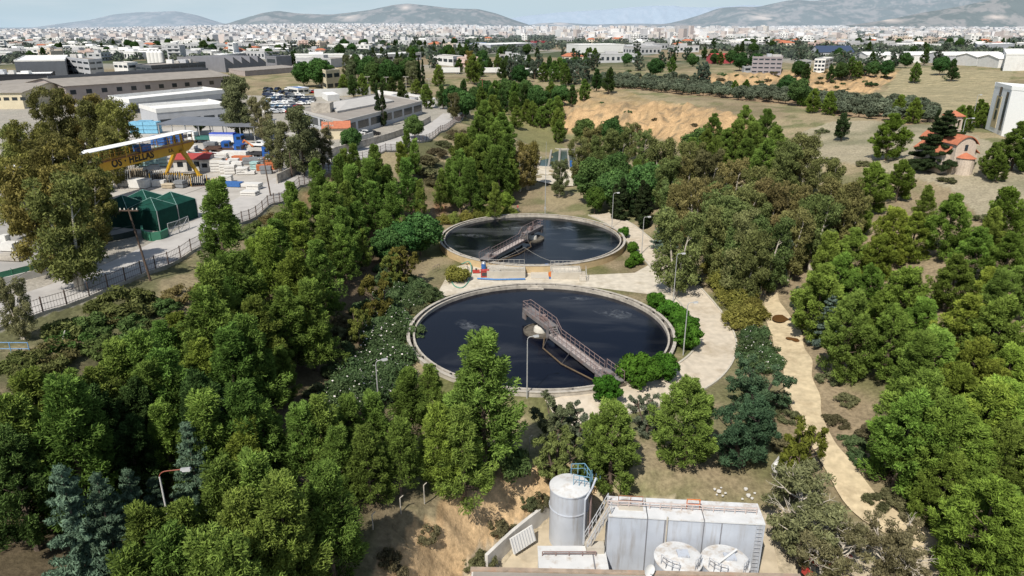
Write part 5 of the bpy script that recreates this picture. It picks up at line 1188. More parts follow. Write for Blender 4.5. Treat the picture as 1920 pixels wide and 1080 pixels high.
MB().box(.5, GLN, .51, 1.7, 6.78, 6.88).build('gangway', [mat('orange_brown_rail', (.30, .13, .03))], t)
mb = MB(); mb.hexa([(1.2, -1.0, 9.0), (GLN, -1.0, 9.0), (GLN, 1.9, 9.0), (1.2, 1.9, 9.0)], [(1.2, -1.0, 9.1), (GLN, -1.0, 9.1), (GLN, 1.9, 9.1), (1.2, 1.9, 9.1)]); mb.build('roof', [mat('bright_white_sheet', (.86, .86, .84), .6, .03)], t)
for k in range(12):
    for y in (-.8, 1.7): MB().tube((2+k*3.9, y, 6.9), (2+k*3.9, y, 9.0), .06, 5).build('roof_post', [M_YEL], t)
mb = MB(); mb.box(14, 16.5, -.9, 1.2, 7.0, 8.2); mb.build('trolley', [M_BLUP], t)
mb = MB(); mb.tube((15, 0, 7), (15, 0, 3.2), .04, 5); mb.box(14.8, 15.2, -.15, .15, 2.7, 3.2); mb.build('hook', [M_DKST], t)
def text(body, size, x, z, y, parent, m, bold=.02, name='lettering', flip=True, rot=None):
    cu = bpy.data.curves.new('lettering', 'FONT'); cu.body = body; cu.size = size; cu.offset = bold; cu.extrude = .01; cu.align_x = 'LEFT'; cu.space_character = 1.08
    o = bpy.data.objects.new('tmp', cu); C.objects.link(o); dg = bpy.context.evaluated_depsgraph_get(); dg.update()
    me = bpy.data.meshes.new_from_object(o.evaluated_get(dg)); bpy.data.objects.remove(o); me.materials.clear(); me.materials.append(m)
    ob = bpy.data.objects.new(name, me); C.objects.link(ob); ob.parent = parent; ob.location = (x, y, z)
    ob.rotation_euler = rot or (math.pi/2, 0, 0 if not flip else math.pi)
    return ob
# camera side of the girder is local +y (girder runs toward the viewer), letters read left to right
text('OS \u00b7 HELLAS', 1.95, 24.2, 5.32, .52, t, M_TXT, .085); text('S.A.', .95, 8.4, 5.5, .52, t, M_TXT, .03)

# ------------------------------------------------------------------ vehicles
M_TYRE = mat('black_rubber', (.018, .018, .018), .9, .1); M_GLS = mat('dark_window_glass', (.02, .027, .033), .12, .1, spec=.6); M_LIGHT = mat('headlight_glass', (.6, .6, .58), .2, .05); M_CHAS = mat('dark_chassis', (.04, .04, .045), .8, .1)
def paint(n, c): return mat('vehicle_paint_'+n, c, .35, .04, 2, spec=.5)
def wheels(t, xs, y, r, w=.24):
    for x in xs:
        for s in (-1, 1):
            mb = MB().cyl(r, -w/2, w/2, 16); mb.v = [(x+a, s*y+c, r+b) for a, b, c in mb.v]; o = mb.build('wheel', [M_TYRE], t)
            mb = MB().cyl(r*.55, -.015, .015, 12); mb.v = [(x+a, s*(y+w/2+.01)+c, r+b) for a, b, c in mb.v]; mb.build('rim', [M_GALV], o)
def truck(p, ang, L_, cabc, bedc, bh, label, tarp=None, ax=(1.2, -1.6, -2.9)):
    t = empty('flatbed_truck', p, ang, label, 'truck'); hw = 1.2; c0 = L_/2
    mb = MB(); prof = [(c0-2.0, .55), (c0, .55), (c0+.03, 1.6), (c0-.18, 2.75), (c0-.5, 2.95), (c0-2.0, 2.95)]
    n = len(prof); mb.add([(x, s*hw, z) for s in (-1, 1) for x, z in prof], [tuple(range(n)), tuple(range(2*n-1, n-1, -1))]+[(i+n, (i+1) % n+n, (i+1) % n, i) for i in range(n)]); cab = mb.build('cab', [cabc], t)
    MB().hexa([(c0+.02, -1.05, 1.7), (c0+.05, -1.05, 1.7), (c0+.05, 1.05, 1.7), (c0+.02, 1.05, 1.7)], [(c0-.17, -1.0, 2.6), (c0-.14, -1.0, 2.6), (c0-.14, 1.0, 2.6), (c0-.17, 1.0, 2.6)]).build('windscreen', [M_GLS], cab)
    for s in (-1, 1):
        MB().box(c0-1.3, c0-.3, s*hw-.02, s*hw+.02, 1.7, 2.5).build('side_window', [M_GLS], cab); MB().box(c0+.0, c0+.06, s*.85-.18, s*.85+.18, .8, 1.05).build('headlight', [M_LIGHT], cab)
        MB().box(c0-.05, c0+.15, s*(hw+.22)-.06, s*(hw+.22)+.06, 1.7, 2.4).build('mirror', [M_CHAS], cab)
    MB().box(-L_/2, c0-2.05, -.45, .45, .6, .95).build('chassis', [M_CHAS], t)
    mb = MB(); x0, x1 = -L_/2, c0-2.15; mb.box(x0, x1, -hw, hw, .98, 1.1); mb.box(x0, x1, -hw, -hw+.06, 1.1, 1.1+bh); mb.box(x0, x1, hw-.06, hw, 1.1, 1.1+bh); mb.box(x0, x0+.06, -hw+.06, hw-.06, 1.1, 1.1+bh); mb.box(x1-.06, x1, -hw+.06, hw-.06, 1.1, 1.1+bh)
    mb.build('cargo_bed', [bedc], t)
    if tarp: MB().hexa([(x0-.04, -hw-.04, 1.1+bh-.35), (x1+.04, -hw-.04, 1.1+bh-.35), (x1+.04, hw+.04, 1.1+bh-.35), (x0-.04, hw+.04, 1.1+bh-.35)], [(x0, -hw*.8, 1.1+bh+.35), (x1, -hw*.8, 1.1+bh+.35), (x1, hw*.8, 1.1+bh+.35), (x0, hw*.8, 1.1+bh+.35)]).build('tarpaulin', [tarp], t)
    wheels(t, [c0-1.2]+[-L_/2+k for k in ax], 1.0, .52); return t
pb = paint('blue', (.02, .10, .36)); pw = paint('white', (.75, .75, .73)); M_TARP = mat('blue_tarpaulin', (.03, .07, .38), .6, .15)
truck(hit(428, 273)+np.array([0, 0, .06]), -.05, 8.6, pb, pw, 1.9, 'blue cabbed tipper truck with blue tarpaulin under the canopy edge', M_TARP, (1.2, 2.5, 3.8))
truck(hit(380, 268)+np.array([0, 0, .06]), 3.05, 7.0, pw, mat('green_bed', (.05, .17, .15), .6, .1), .7, 'white truck with a green flat bed left of the blue one', None, (1.2,))
truck(hit(436, 292)+np.array([0, 0, .06]), -.15, 6.5, pb, mat('brown_bed', (.10, .06, .045), .8, .2), .6, 'blue cabbed truck with an orange crane arm in the stone yard', None, (1.2,))
truck(hit(492, 297)+np.array([0, 0, .06]), -.2, 5.6, pb, M_CHAS, .4, 'small dark blue truck at the right edge of the stone yard', None, (1.1,))
truck(hit(412, 287)+np.array([0, 0, .06]), .1, 6.0, pb, mat('brown_bed', (.10, .06, .045)), .5, 'dark blue truck behind the orange pallets in the stone yard', None, (1.1,))
a = hit(452, 290)+np.array([0, 0, 1.2]); mb = MB(); mb.path([a, a+np.array([1.2, 0, 2.4]), a+np.array([3.4, -.4, .9])], .2, 6); tag(mb.build('loader_arm', [mat('orange_paint', (.6, .16, .03))]), 'folded yellow orange loader arm standing behind the blue truck', 'loader arm')
CARPROF = [(-2.1, .35), (2.1, .35), (2.15, .62), (1.95, .82), (1.0, .95), (.35, 1.42), (-1.15, 1.45), (-1.85, 1.0), (-2.12, .9)]
def carmesh(m, hb=0):
    mb = MB(); n = len(CARPROF); hw = .84
    def w(z): return hw if z < 1.0 else hw*.82
    mb.add([(x, s*w(z), z) for s in (-1, 1) for x, z in CARPROF], [tuple(range(n))[::1], tuple(range(2*n-1, n-1, -1))]+[(i+n, (i+1) % n+n, (i+1) % n, i) for i in range(n)], 0)
    for s in (-1, 1): mb.add([(.85, s*(hw-.03), 1.0), (.33, s*(hw*.83+.01), 1.37), (-1.05, s*(hw*.83+.01), 1.39), (-1.6, s*(hw-.03), 1.02)], [(0, 1, 2, 3) if s < 0 else (3, 2, 1, 0)], 1)
    mb.add([(1.0, -.72, .985), (1.0, .72, .985), (.42, .64, 1.40), (.42, -.64, 1.40)], [(0, 1, 2, 3)], 1); mb.add([(-1.22, -.64, 1.44), (-1.22, .64, 1.44), (-1.82, .72, 1.06), (-1.82, -.72, 1.06)], [(0, 1, 2, 3)], 1)
    for x in (-1.3, 1.3):
        for s in (-1, 1): q = MB().cyl(.32, -.1, .1, 10); mb.add([(x+a, s*.78+c, .32+b) for a, b, c in q.v], q.f, 2)
    return mb.mesh('parked_car', [m, M_GLS, M_TYRE])
CARC = [('white', (.75, .75, .73)), ('silver', (.42, .43, .44)), ('dark blue', (.02, .035, .085)), ('black', (.018, .018, .02)), ('grey', (.16, .17, .18)), ('red', (.35, .02, .02)), ('light blue', (.2, .32, .45))]
CARM = {n: carmesh(paint(n.replace(' ', '_'), c)) for n, c in CARC}
def car(p, ang, colr, label, group):
    o = bpy.data.objects.new('parked_car', CARM[colr]); C.objects.link(o); o.location = (p[0], p[1], p[2]+.05); o.rotation_euler = (0, 0, ang); return tag(o, label, 'car', group)
for row in range(9):
    y = 212-row*5.3; n = 6+min(row, 3)
    for k in range(15):
        if row > 5 and random.random() < .35: continue
        px = 506-row*.8+k*6.9+random.uniform(-1, 1); 
        if px > 590-(row < 3)*30-(row > 6)*0: continue
        p = hit(px, y+random.uniform(-.8, .8)); colr = random.choices([c[0] for c in CARC], [30, 12, 22, 16, 10, 3, 7])[0]
        car(p, 1.35+random.uniform(-.12, .12)+(math.pi if random.random() < .5 else 0) if row % 3 else .1, colr, colr+' car in the rows of the dealer lot beyond the flat roofs', colr+' cars in the dealer lot')
p = hit(523, 291) if False else hit(487, 276); t = empty('pickup_truck', p+np.array([0, 0, .05]), -.15, 'white pickup parked at the right end of the dark canopy', 'pickup')
mb = MB(); pr = [(-2.5, .5), (2.5, .5), (2.55, .95), (1.5, 1.1), (1.0, 1.7), (-.4, 1.72), (-.6, 1.1), (-2.5, 1.1)]; n = len(pr); mb.add([(x, s*.88, z) for s in (-1, 1) for x, z in pr], [tuple(range(n)), tuple(range(2*n-1, n-1, -1))]+[(i+n, (i+1) % n+n, (i+1) % n, i) for i in range(n)]); mb.build('body', [pw], t)
MB().box(-2.35, -.75, -.75, .75, 1.101, 1.11).build('load_bed', [M_CHAS], t)
for s in (-1, 1): MB().box(-.35, .95, s*.88-.012, s*.88+.012, 1.15, 1.6).build('side_window', [M_GLS], t)
wheels(t, (-1.55, 1.6), .8, .36, .2)
for q in ((372, 290, 'dark car parked under the crane girder'), (365, 298, 'dark car nearest the crane leg in the stone yard')): car(hit(q[0], q[1]), .2, 'black' if q[0] > 368 else 'grey', q[2], None)
car(hit(700, 254), .6, 'black', 'black car beside the low flat building', None); car(hit(687, 253), .5, 'white', 'white car beside the low flat building', None)

# ------------------------------------------------------------------ stone yard stock
M_MARB = mat('cut_white_marble', (.66, .64, .60), .7, .10, 1.2, dirt=(.40, .36, .30), dirt_amt=.4, dscale=.7); M_WRAP = mat('pale_green_shrink_wrap', (.38, .56, .54), .4, .15, 1.5); M_ORNG = mat('orange_brick', (.50, .15, .06), .85, .15, 2); M_GRYS = mat('grey_granite', (.20, .21, .22), .6, .15, 2); M_BEIG = mat('beige_stone', (.50, .42, .30), .8, .12, 2); M_DKSL = mat('dark_slab', (.035, .042, .05), .35, .2, 1)
def stack(px, py, w, d, h, n, m, label, group, ang=0., name='stone_stack', cat='stone stack'):
    p = hit(px, py); t = empty(name, p+np.array([0, 0, .05]), ang, label, cat, group)
    for k in range(n):
        j = random.uniform(-.08, .08); MB().box(-w/2+j, w/2+j, -d/2, d/2, .12+k*h/n, (k+1)*h/n).build('layer', [m], t)
        MB().box(-w/2+.1, w/2-.1, -d/2+.1, d/2-.1, k*h/n, .12+k*h/n).build('batten', [M_WOOD], t)
for q in [(408, 322, 2.4, 1.6, 2.4, 4), (424, 324, 2.2, 1.6, 2.5, 4), (433, 326, 2.2, 1.6, 1.9, 3), (447, 323, 2.2, 1.6, 2.3, 3), (456, 327, 2.4, 1.7, 1.5, 3), (470, 327, 2.0, 1.5, .7, 1), (441, 318, 2.2, 1.6, 2.4, 4), (414, 316, 2.3, 1.5, 2.4, 4)]: stack(*q, M_MARB, 'pallet stack of white cut blocks beside the red roofed hut', 'white block stacks beside the red roofed hut', .1)
for q in [(275, 304, 2, 1.6, 2.2, 3), (290, 308, 2, 1.6, 2.4, 3), (298, 300, 2, 1.6, 2.3, 3), (308, 312, 1.6, 1.4, 2.2, 3), (283, 296, 2, 1.6, 2, 3), (270, 312, 2, 1.6, 1.2, 2), (265, 294, 2, 1.6, 2.2, 3), (300, 290, 2, 1.6, 2, 3), (250, 300, 2, 1.6, 2, 3)]: stack(*q, M_WRAP, 'pallet wrapped in pale green film under the crane girder', 'wrapped pallets under the crane girder', .2, 'wrapped_pallet', 'pallet')
for q in [(430, 306, 3.5, 1.6, .9, 2), (450, 303, 3, 1.6, 1.3, 2), (462, 306, 2.4, 1.8, 1.6, 2), (395, 285, 3, 1.5, .8, 1), (378, 290, 3, 1.4, .8, 1), (512, 318, 1.8, 1.4, 2.4, 4), (505, 312, 1.8, 1.4, 2.2, 4)]: stack(*q, M_ORNG, 'pallet of orange bricks in the stone yard', 'orange brick pallets in the stone yard', -.1, 'brick_pallet', 'pallet')
for q in [(442, 296, 6.5, 2.2, 1.6, 1), (412, 297, 4.5, 2, 1.3, 2), (404, 303, 4, 2, 1.0, 1), (390, 298, 3, 2, .8, 1), (352, 290, 5, 2, 2.2, 3)]: stack(*q, M_MARB, 'heap of long pale stone slabs behind the white block stacks', 'long slab heaps behind the white block stacks', -.1, 'slab_heap', 'stone slabs')
for q in [(478, 308, 5, 2, 1.5, 2), (400, 284, 2.2, 1.6, 2.4, 3), (392, 280, 2, 1.6, 1.8, 2)]: stack(*q, M_GRYS, 'pallet of grey stone at the right of the stone yard', 'grey stone pallets', -.1, 'stone_pallet', 'pallet')
for q in [(435, 350, 4.2, 1.8, .9, 1, M_BLUP, 'blue tarpaulin covered load near the street corner of the yard', 'covered_load'), (462, 350, 5, 2, .7, 1, M_MARB, 'pile of white slabs right of the blue covered load', 'slab_heap'), (478, 355, 2.5, 2, 1.2, 2, M_MARB, 'white wrapped pile at the street corner of the yard', 'slab_heap'), (470, 366, 3.0, 2, .8, 2, M_MARB, 'low white pile against the yard gate', 'slab_heap'), (265, 352, 3.6, 2.4, 1.7, 1, M_MARB, 'big covered pale block beside the dark slab rack', 'covered_load'), (20, 470, 2.2, 1.5, 1.2, 1, M_MARB, 'pale stone block in the concrete lot at the left edge', 'stone_block'), (24, 488, 3.5, 1.6, .8, 1, M_CONC, 'rough grey stone block in the concrete lot at the left edge', 'stone_block'), (15, 466, .9, .9, 2.0, 1, M_MARB, 'upright white stone block in the concrete lot at the left edge', 'stone_block')]:
    stack(q[0], q[1], q[2], q[3], q[4], q[5], q[6], q[7], None, -.15, q[8], 'stone' if q[6] is not M_BLUP else 'covered load')
def rack(px, py, n, L_, m, label, group, ang=.35):
    p = hit(px, py); t = empty('slab_rack', p+np.array([0, 0, .05]), ang, label, 'slab rack', group)
    MB().box(-L_/2, L_/2, -1.0, 1.0, 0, .2).build('base', [M_WOOD], t)
    for k in range(n):
        x = -L_/2+.2+k*(L_-.4)/max(1, n-1); MB().hexa([(x-.06, -1, .2), (x+.06, -1, .2), (x+.06, 1, .2), (x-.06, 1, .2)], [(x+.12, -.95, 1.9), (x+.24, -.95, 1.9), (x+.24, .95, 1.9), (x+.12, .95, 1.9)]).build('slab', [m], t)
    for x in (-L_/2, L_/2): MB().tube((x, -1.05, .1), (x, -1.05, 2.1), .06, 5).build('stanchion', [M_YEL if m is M_DKSL else M_BEIG], t)
rack(312, 342, 14, 5.5, M_DKSL, 'rack of large dark polished slabs under the crane legs', None); rack(332, 345, 6, 3, M_GRYS, 'rack of grey slabs right of the dark polished ones', None); rack(375, 348, 8, 3, M_DKSL, 'rack of dark slabs with pale posts by the tall bushy pine', None)
for q in [(240, 328, 9, 3, M_MARB), (255, 334, 9, 3, M_BEIG), (272, 337, 9, 3.5, M_BEIG), (232, 338, 8, 3, M_GRYS), (290, 338, 8, 3, M_MARB), (225, 322, 8, 3, M_GRYS), (352, 348, 6, 2.4, M_BEIG)]: rack(*q, 'rack of pale upright stone slabs left of the crane legs', 'racks of pale slabs by the crane')
# dark canopy, hut, blue stockpile
def gable(p, ang, L_, D, h, rise, wm, rm, name, label, cat, ov=.4, wins=None):
    t = empty(name, p, ang, label, cat); MB().prism([(0, 0), (L_, 0), (L_, D), (0, D)], -.4, h).build('wall', [wm], t)
    mb = MB(); a = [(-ov, -ov, h+.02), (L_+ov, -ov, h+.02), (L_+ov, D/2, h+rise), (-ov, D/2, h+rise), (L_+ov, D+ov, h+.02), (-ov, D+ov, h+.02)]
    a += [(x, y, z+.14) for x, y, z in a]; mb.add(a, [(0, 3, 2, 1), (3, 5, 4, 2), (6, 7, 8, 9), (9, 8, 10, 11), (0, 1, 7, 6), (1, 2, 8, 7), (2, 4, 10, 8), (4, 5, 11, 10), (5, 3, 9, 11), (3, 0, 6, 9)]); mb.build('roof', [rm], t)
    MB().add([(0, 0, h), (0, D, h), (0, D/2, h+rise), (L_, 0, h), (L_, D, h), (L_, D/2, h+rise)], [(0, 2, 1), (3, 4, 5)]).build('gable_end', [wm], t)
    for (x0, x1, z0, z1, side) in (wins or []):
        if side == 'f': w = MB().box(x0, x1, -.03, .05, z0, z1)
        elif side == 'l': w = MB().box(-.03, .05, x0, x1, z0, z1)
        else: w = MB().box(L_-.05, L_+.03, x0, x1, z0, z1)
        w.build('window' if z0 > .3 else 'door', [M_GLS], t)
    return t
M_RROOF = mat('dull_red_roof', (.36, .055, .05), .8, .10, 1.0); M_CRM = mat('cream_render', (.62, .55, .42), .9, .06, 1)
p = hit(327, 322); gable(p+np.array([0, 0, 0]), .15, 7.2, 6, 2.6, .8, M_PLAST, M_RROOF, 'site_hut', 'white site hut with a red roof beside the crane leg', 'hut', .5, [(.8, 2.0, 1.0, 2.1, 'f'), (2.8, 3.7, .05, 2.1, 'f'), (4.3, 5.6, 1, 2.1, 'f'), (1.5, 2.8, 1.0, 2.1, 'r'), (3.8, 4.8, 1, 2.1, 'r')])
p = hit(376, 322); gable(p, .12, 4.4, 3.0, 2.3, .2, M_PLAST, M_CONC, 'small_shed', 'small flat roofed shed between the red roofed hut and the white block stacks', 'shed', .2, [(.5, 1.6, .9, 1.8, 'f')])
cA, cB = hit(300, 262), hit(478, 268); d = (cB-cA)[:2]; L_ = np.linalg.norm(d); t = empty('open_canopy', cA, math.atan2(d[1], d[0]), 'long dark grey canopy roof on posts behind the trucks', 'canopy')
mb = MB(); a = [(-.5, 0, 4.2), (L_+.5, 0, 4.2), (L_+.5, 12, 4.9), (-.5, 12, 4.9)]; mb.hexa(a, [(x, y, z+.15) for x, y, z in a]); mb.build('roof', [mat('grey_sheet_roof', (.16, .17, .19), .6, .12, .4)], t)
for k in range(8):
    for y in (.3, 11.5): MB().box(L_*k/7-.1, L_*k/7+.1, y-.1, y+.1, -.3, 4.2 if y < 1 else 4.85).build('canopy_post', [M_GALV], t)
for q in [(262, 250), (275, 248), (288, 250)]: stack(*q, 4, 3, 3.4, 3, mat('pale_blue_wrap', (.20, .45, .62), .5, .15), 'block of stock wrapped in light blue film behind the crane roof', 'light blue wrapped stock', 0, 'wrapped_pallet', 'pallet')
for q in [(300, 272), (315, 270), (330, 268)]: stack(*q, 3.6, 2.4, 2.4, 3, M_BLUP, 'stack wrapped in strong blue film behind the crane girder', 'blue wrapped stacks', 0, 'wrapped_pallet', 'pallet')

for q in [(246, 345), (258, 348), (232, 350), (300, 350), (318, 353), (340, 352), (395, 345), (410, 348), (425, 342)]: stack(q[0], q[1], random.uniform(1.6, 2.6), 1.5, random.uniform(.7, 1.6), random.randint(1, 3), random.choice([M_MARB, M_BEIG, M_GRYS]), 'low stone stack in the front row of the yard beyond the net tent', 'low stone stacks in the front row of the yard', random.uniform(-.3, .3))
for q in [(340, 300), (352, 306), (362, 310), (372, 304), (384, 300), (395, 306), (408, 312), (420, 312), (480, 318), (492, 320), (500, 326)]: stack(q[0], q[1], random.uniform(1.6, 2.4), 1.5, random.uniform(1.0, 2.2), random.randint(2, 3), random.choice([M_MARB, M_WRAP, M_GRYS, M_ORNG]), 'mixed pallet of stone around the red roofed hut', 'mixed pallets around the red roofed hut', random.uniform(-.3, .3), 'stone_pallet', 'pallet')
# ------------------------------------------------------------------ buildings
M_WB = mat('white_render', (.72, .71, .68), .8, .05, .5, dirt=(.45, .42, .37), dirt_amt=.35, dscale=.2); M_LG = mat('light_grey_render', (.45, .46, .48), .8, .06, .5, dirt=(.3, .29, .27), dirt_amt=.4, dscale=.2); M_DG = mat('slate_grey_cladding', (.10, .11, .125), .6, .08, .5); M_MG = mat('mid_grey_cladding', (.20, .20, .215), .7, .08, .4); M_PINK = mat('pinkish_grey_render', (.38, .325, .30), .9, .08, .4, dirt=(.25, .21, .19), dirt_amt=.5, dscale=.3); M_BLKB = mat('black_hoarding', (.02, .022, .028), .7, .1)
M_RGR = mat('weathered_flat_roof', (.30, .27, .235), .95, .15, .5, dirt=(.15, .13, .11), dirt_amt=.6, dscale=.25); M_RWH = mat('white_membrane_roof', (.80, .79, .76), .8, .05, .4, dirt=(.55, .5, .44), dirt_amt=.4, dscale=.15); M_RDK = mat('dark_sheet_roof', (.11, .115, .125), .6, .1, .5); M_RTI = mat('red_tile_roof', (.46, .16, .085), .85, .15, 1.5); M_PARP = mat('parapet_concrete', (.48, .46, .43), .9, .1); M_WIN = mat('window_glass_dark', (.035, .045, .055), .2, .2, 3, spec=.5); M_BLUE = mat('blue_facade', (.08, .20, .48), .6, .1); M_CREAM = mat('pale_yellow_render', (.62, .54, .38), .85, .06, .5)
def bld(corner, right, left, h, wall, roof, name, label, cat='building', rows=1, wf=(.45, .8), nw=8, nl=4, wall2=None, parapet=.5, wgap=.25, ribs=0, winm=None, base=None, group=None, rooftop=0):
    """box building on the ground parallelogram corner-right-left; h may be metres"""
    c = np.array(corner, float); r_ = np.array(right, float)-c; l_ = np.array(left, float)-c
    z = min(c[2], right[2], left[2]) if base is None else base
    t = empty(name, (c[0], c[1], z), 0, label, cat, group)
    a = np.zeros(2); b = r_[:2]; d = l_[:2]; e = b+d
    MB().prism([a, b, e, d], -1.2, h).build('wall', [wall], t)
    n = lambda v: v/np.linalg.norm(v)
    ub, ud = n(b), n(d)
    if parapet:
        mb = MB(); o = .12; w = .28
        P4 = [a-(ub+ud)*o, b+(ub-ud)*o, e+(ub+ud)*o, d+(ud-ub)*o]
        for i in range(4):
            p, q = P4[i], P4[(i+1) % 4]; dv = n(q-p); nn = np.array([-dv[1], dv[0]])*w
            mb.prism([p+dv*0, q-dv*w, q-dv*w+nn, p+nn], h-.35, h+parapet)
        mb.build('parapet', [wall2 or wall], t)
    MB().prism([a+.2*(ub+ud), b+.2*(ud-ub), e-.2*(ub+ud), d+.2*(ub-ud)], h+.002, h+.08).build('roof', [roof], t)
    def face(p, q, k, out):
        if k <= 0: return
        dv = n(q-p); L_ = np.linalg.norm(q-p); o = out*.06
        for r0 in range(rows):
            fh = h/rows; z0, z1 = fh*(r0+wf[0]), fh*(r0+wf[1])
            for i in range(k):
                s0 = L_*(i+wgap*.5)/k; s1 = L_*(i+1-wgap*.5)/k; p0, p1 = p+dv*s0, p+dv*s1
                MB().prism([p0+o, p1+o, p1-o, p0-o] if True else [], z0, z1).build('window', [winm or M_WIN], t)
        if ribs:
            mb = MB()
            for i in range(ribs+1):
                m = p+dv*L_*i/ribs; mb.prism([m-dv*.25+out*.5, m+dv*.25+out*.5, m+dv*.25-out*.1, m-dv*.25-out*.1][::1], -.5, h+.2)
            mb.build('facade_ribs', [M_PARP], t)
    face(a, b, nw, -ud); face(d, a, nl, -ub)
    for i in range(rooftop):
        f, g_ = random.uniform(.15, .8), random.uniform(.2, .75); m = b*f+d*g_; s = random.uniform(1.2, 2.6)
        MB().box(m[0]-s, m[0]+s, m[1]-s*.7, m[1]+s*.7, h+.082, h+random.uniform(1.2, 2.6)).build('roof_unit', [random.choice([M_WB, M_LG, M_PARP])], t)
    return t
def H(px, py): return hit(px, py)
def hh(c, top): return max(2.5, htop(c, top))
def B(cq, rq, lq, top, *a, **k):
    """corner, right end, left end as photo ground points; top = row of the roof edge above the corner"""
    c, r_, l_ = H(*cq), H(*rq), H(*lq); return bld(c, r_, l_, hh(c, top), *a, **k)
def depthpt(c, px, py): return H(px, py)
# hand placed: industry on the left
B((298, 237), (432, 224), (266, 226), 210, M_LG, M_RWH, 'factory_hall', 'white lower hall with a strip of dark windows behind the canopy', rows=1, wf=(.12, .45), nw=5, nl=0, wall2=M_WB, parapet=1.0)
B((247, 214), (425, 192), (208, 206), 192, M_LG, M_RWH, 'factory_hall', 'white upper hall with a grey fascia and ribbon windows behind the lower hall', wf=(.08, .40), nw=7, nl=0, wall2=M_WB, parapet=1.2)
c, r_ = H(128, 193), H(432, 163)
d = (r_-c)[:2]; ang = math.atan2(d[1], d[0]); L_ = np.linalg.norm(d)
wins = [(L_*(i+.25)/12, L_*(i+.62)/12, 3.2, 5.0, 'f') for i in range(12)]
t = gable((c[0], c[1], c[2]), ang, L_, 34, 6.6, 2.6, M_PINK, M_RGR, 'long_shed', 'very long pinkish shed with a row of square windows and a grey roof', 'shed', .8, wins)
MB().box(1, L_-1, 15.0, 15.8, 8.9, 10.2).build('roof_lantern', [M_RDK], t); MB().box(L_*.3, L_-1, 19.4, 20.2, 8.9, 10.4).build('roof_lantern', [M_RDK], t)
c = H(-30, 205); r_ = H(60, 205); d = (r_-c)[:2]; gable(c, math.atan2(d[1], d[0])+.1, np.linalg.norm(d)*.8, 40, 6, 2.2, M_CREAM, M_RGR, 'cream_shed', 'cream gabled shed with a row of small windows at the left edge', 'shed', .6, [(2+i*3, 4+i*3, 3.2, 4.4, 'f') for i in range(6)])
B((160, 168), (275, 152), (-60, 168), 158, M_RGR, M_RGR, 'long_shed', 'long low concrete roofed shed behind the big eucalyptus at the left', parapet=0, nw=0, nl=0)
B((100, 156), (106, 150), (-60, 160), 139, M_BLKB, M_RWH, 'black_hall', 'black clad hall with a pale sign panel at the left edge', nw=0, nl=0, rooftop=4)
B((128, 146), (133, 132), (34, 148), 113, M_DG, M_RWH, 'glass_office', 'dark grey glazed block with pale vertical ribs', wall2=M_WB, nw=0, nl=0, ribs=6)
B((172, 146), (197, 143), (128, 138), 113, M_LG, M_RGR, 'office_block', 'pale ribbed block with grey right side', rows=3, nw=2, nl=4, wf=(.3, .65), rooftop=3)
B((243, 145), (262, 143), (217, 143), 119, M_WB, M_RGR, 'office_block', 'small white cube of offices with dark side', rows=2, nw=1, nl=3, wf=(.35, .7))
B((287, 147), (388, 138), (258, 144), 124, M_DG, M_RGR, 'office_block', 'long grey office building with white end wall and black ribbon windows', rows=2, nw=6, nl=3, wf=(.35, .7), rooftop=5, wgap=.15)
for k, px in enumerate((284, 291, 298, 305)):
    p = H(px, 128); t = empty('storage_silo', p, 0, 'one of four slim white factory silos above the grey offices', 'silo', 'slim white factory silos'); h_ = hh(p, 94); MB().cyl(1.9, 0, h_-1.5, 20).build('shell', [M_WB], t, smooth=True); MB().lathe([(.001, h_+.5), (1.9, h_-1.5), (.001, h_-1.5)], 20).build('cone_top', [M_WB], t); MB().tube((2.0, 0, 0), (2.0, 0, h_-1), .25, 6).build('down_pipe', [M_MG], t)
# saw-tooth factory
c, r_ = H(424, 136), H(500, 130); d = (r_-c)[:2]; L_ = np.linalg.norm(d); t = empty('sawtooth_factory', c, math.atan2(d[1], d[0]), 'dark grey factory with a saw tooth roof', 'factory'); hs = hh(c, 118)*.8
n = 5
for k in range(n):
    x0, x1 = L_*k/n, L_*(k+1)/n; MB().add([(x0, 0, -1), (x1, 0, -1), (x1, 0, hs), (x0, 0, hs+4.5), (x0, 40, -1), (x1, 40, -1), (x1, 40, hs), (x0, 40, hs+4.5)], [(0, 1, 2, 3), (7, 6, 5, 4), (1, 5, 6, 2), (0, 3, 7, 4)]).build('bay_wall', [M_MG], t); MB().add([(x0, -.3, hs+4.52), (x1, -.3, hs+.02), (x1, 40.3, hs+.02), (x0, 40.3, hs+4.52)], [(0, 1, 2, 3)]).build('bay_roof', [M_LG], t)
B((520, 128), (548, 126), (500, 126), 107, M_MG, M_RDK, 'factory_hall', 'plain dark grey hall right of the saw tooth factory', nw=0, nl=1)
B((415, 116), (462, 110), (402, 113), 104, M_MG, M_RWH, 'factory_hall', 'grey hall with a white end behind the saw tooth factory', nw=0, nl=0, wall2=M_WB)
B((460, 143), (560, 135), (430, 138), 133, M_PINK, M_RGR, 'long_shed', 'long low roof in front of the saw tooth factory', nw=0, nl=0, parapet=.2)
B((614, 172), (640, 168), (598, 160), 134, M_CREAM, M_RGR, 'corner_house', 'cream two storey house with grey side behind the leafy trees', rows=2, nw=2, nl=2, wf=(.35, .75))
B((372, 110), (398, 107), (330, 109), 96, M_LG, M_RDK, 'factory_hall', 'long grey hall with a green panel on its front', nw=0, nl=0)
p = H(377, 109); MB().box(p[0]-4, p[0]+4, p[1]-1.4, p[1]-1.0, p[2]+1, p[2]+9).build('x', [M_GRN]) if False else None
B((440, 110), (450, 108), (430, 108), 82, M_WB, M_RWH, 'white_tower', 'slim white tower house on the left skyline', nw=0, nl=1, rows=3)
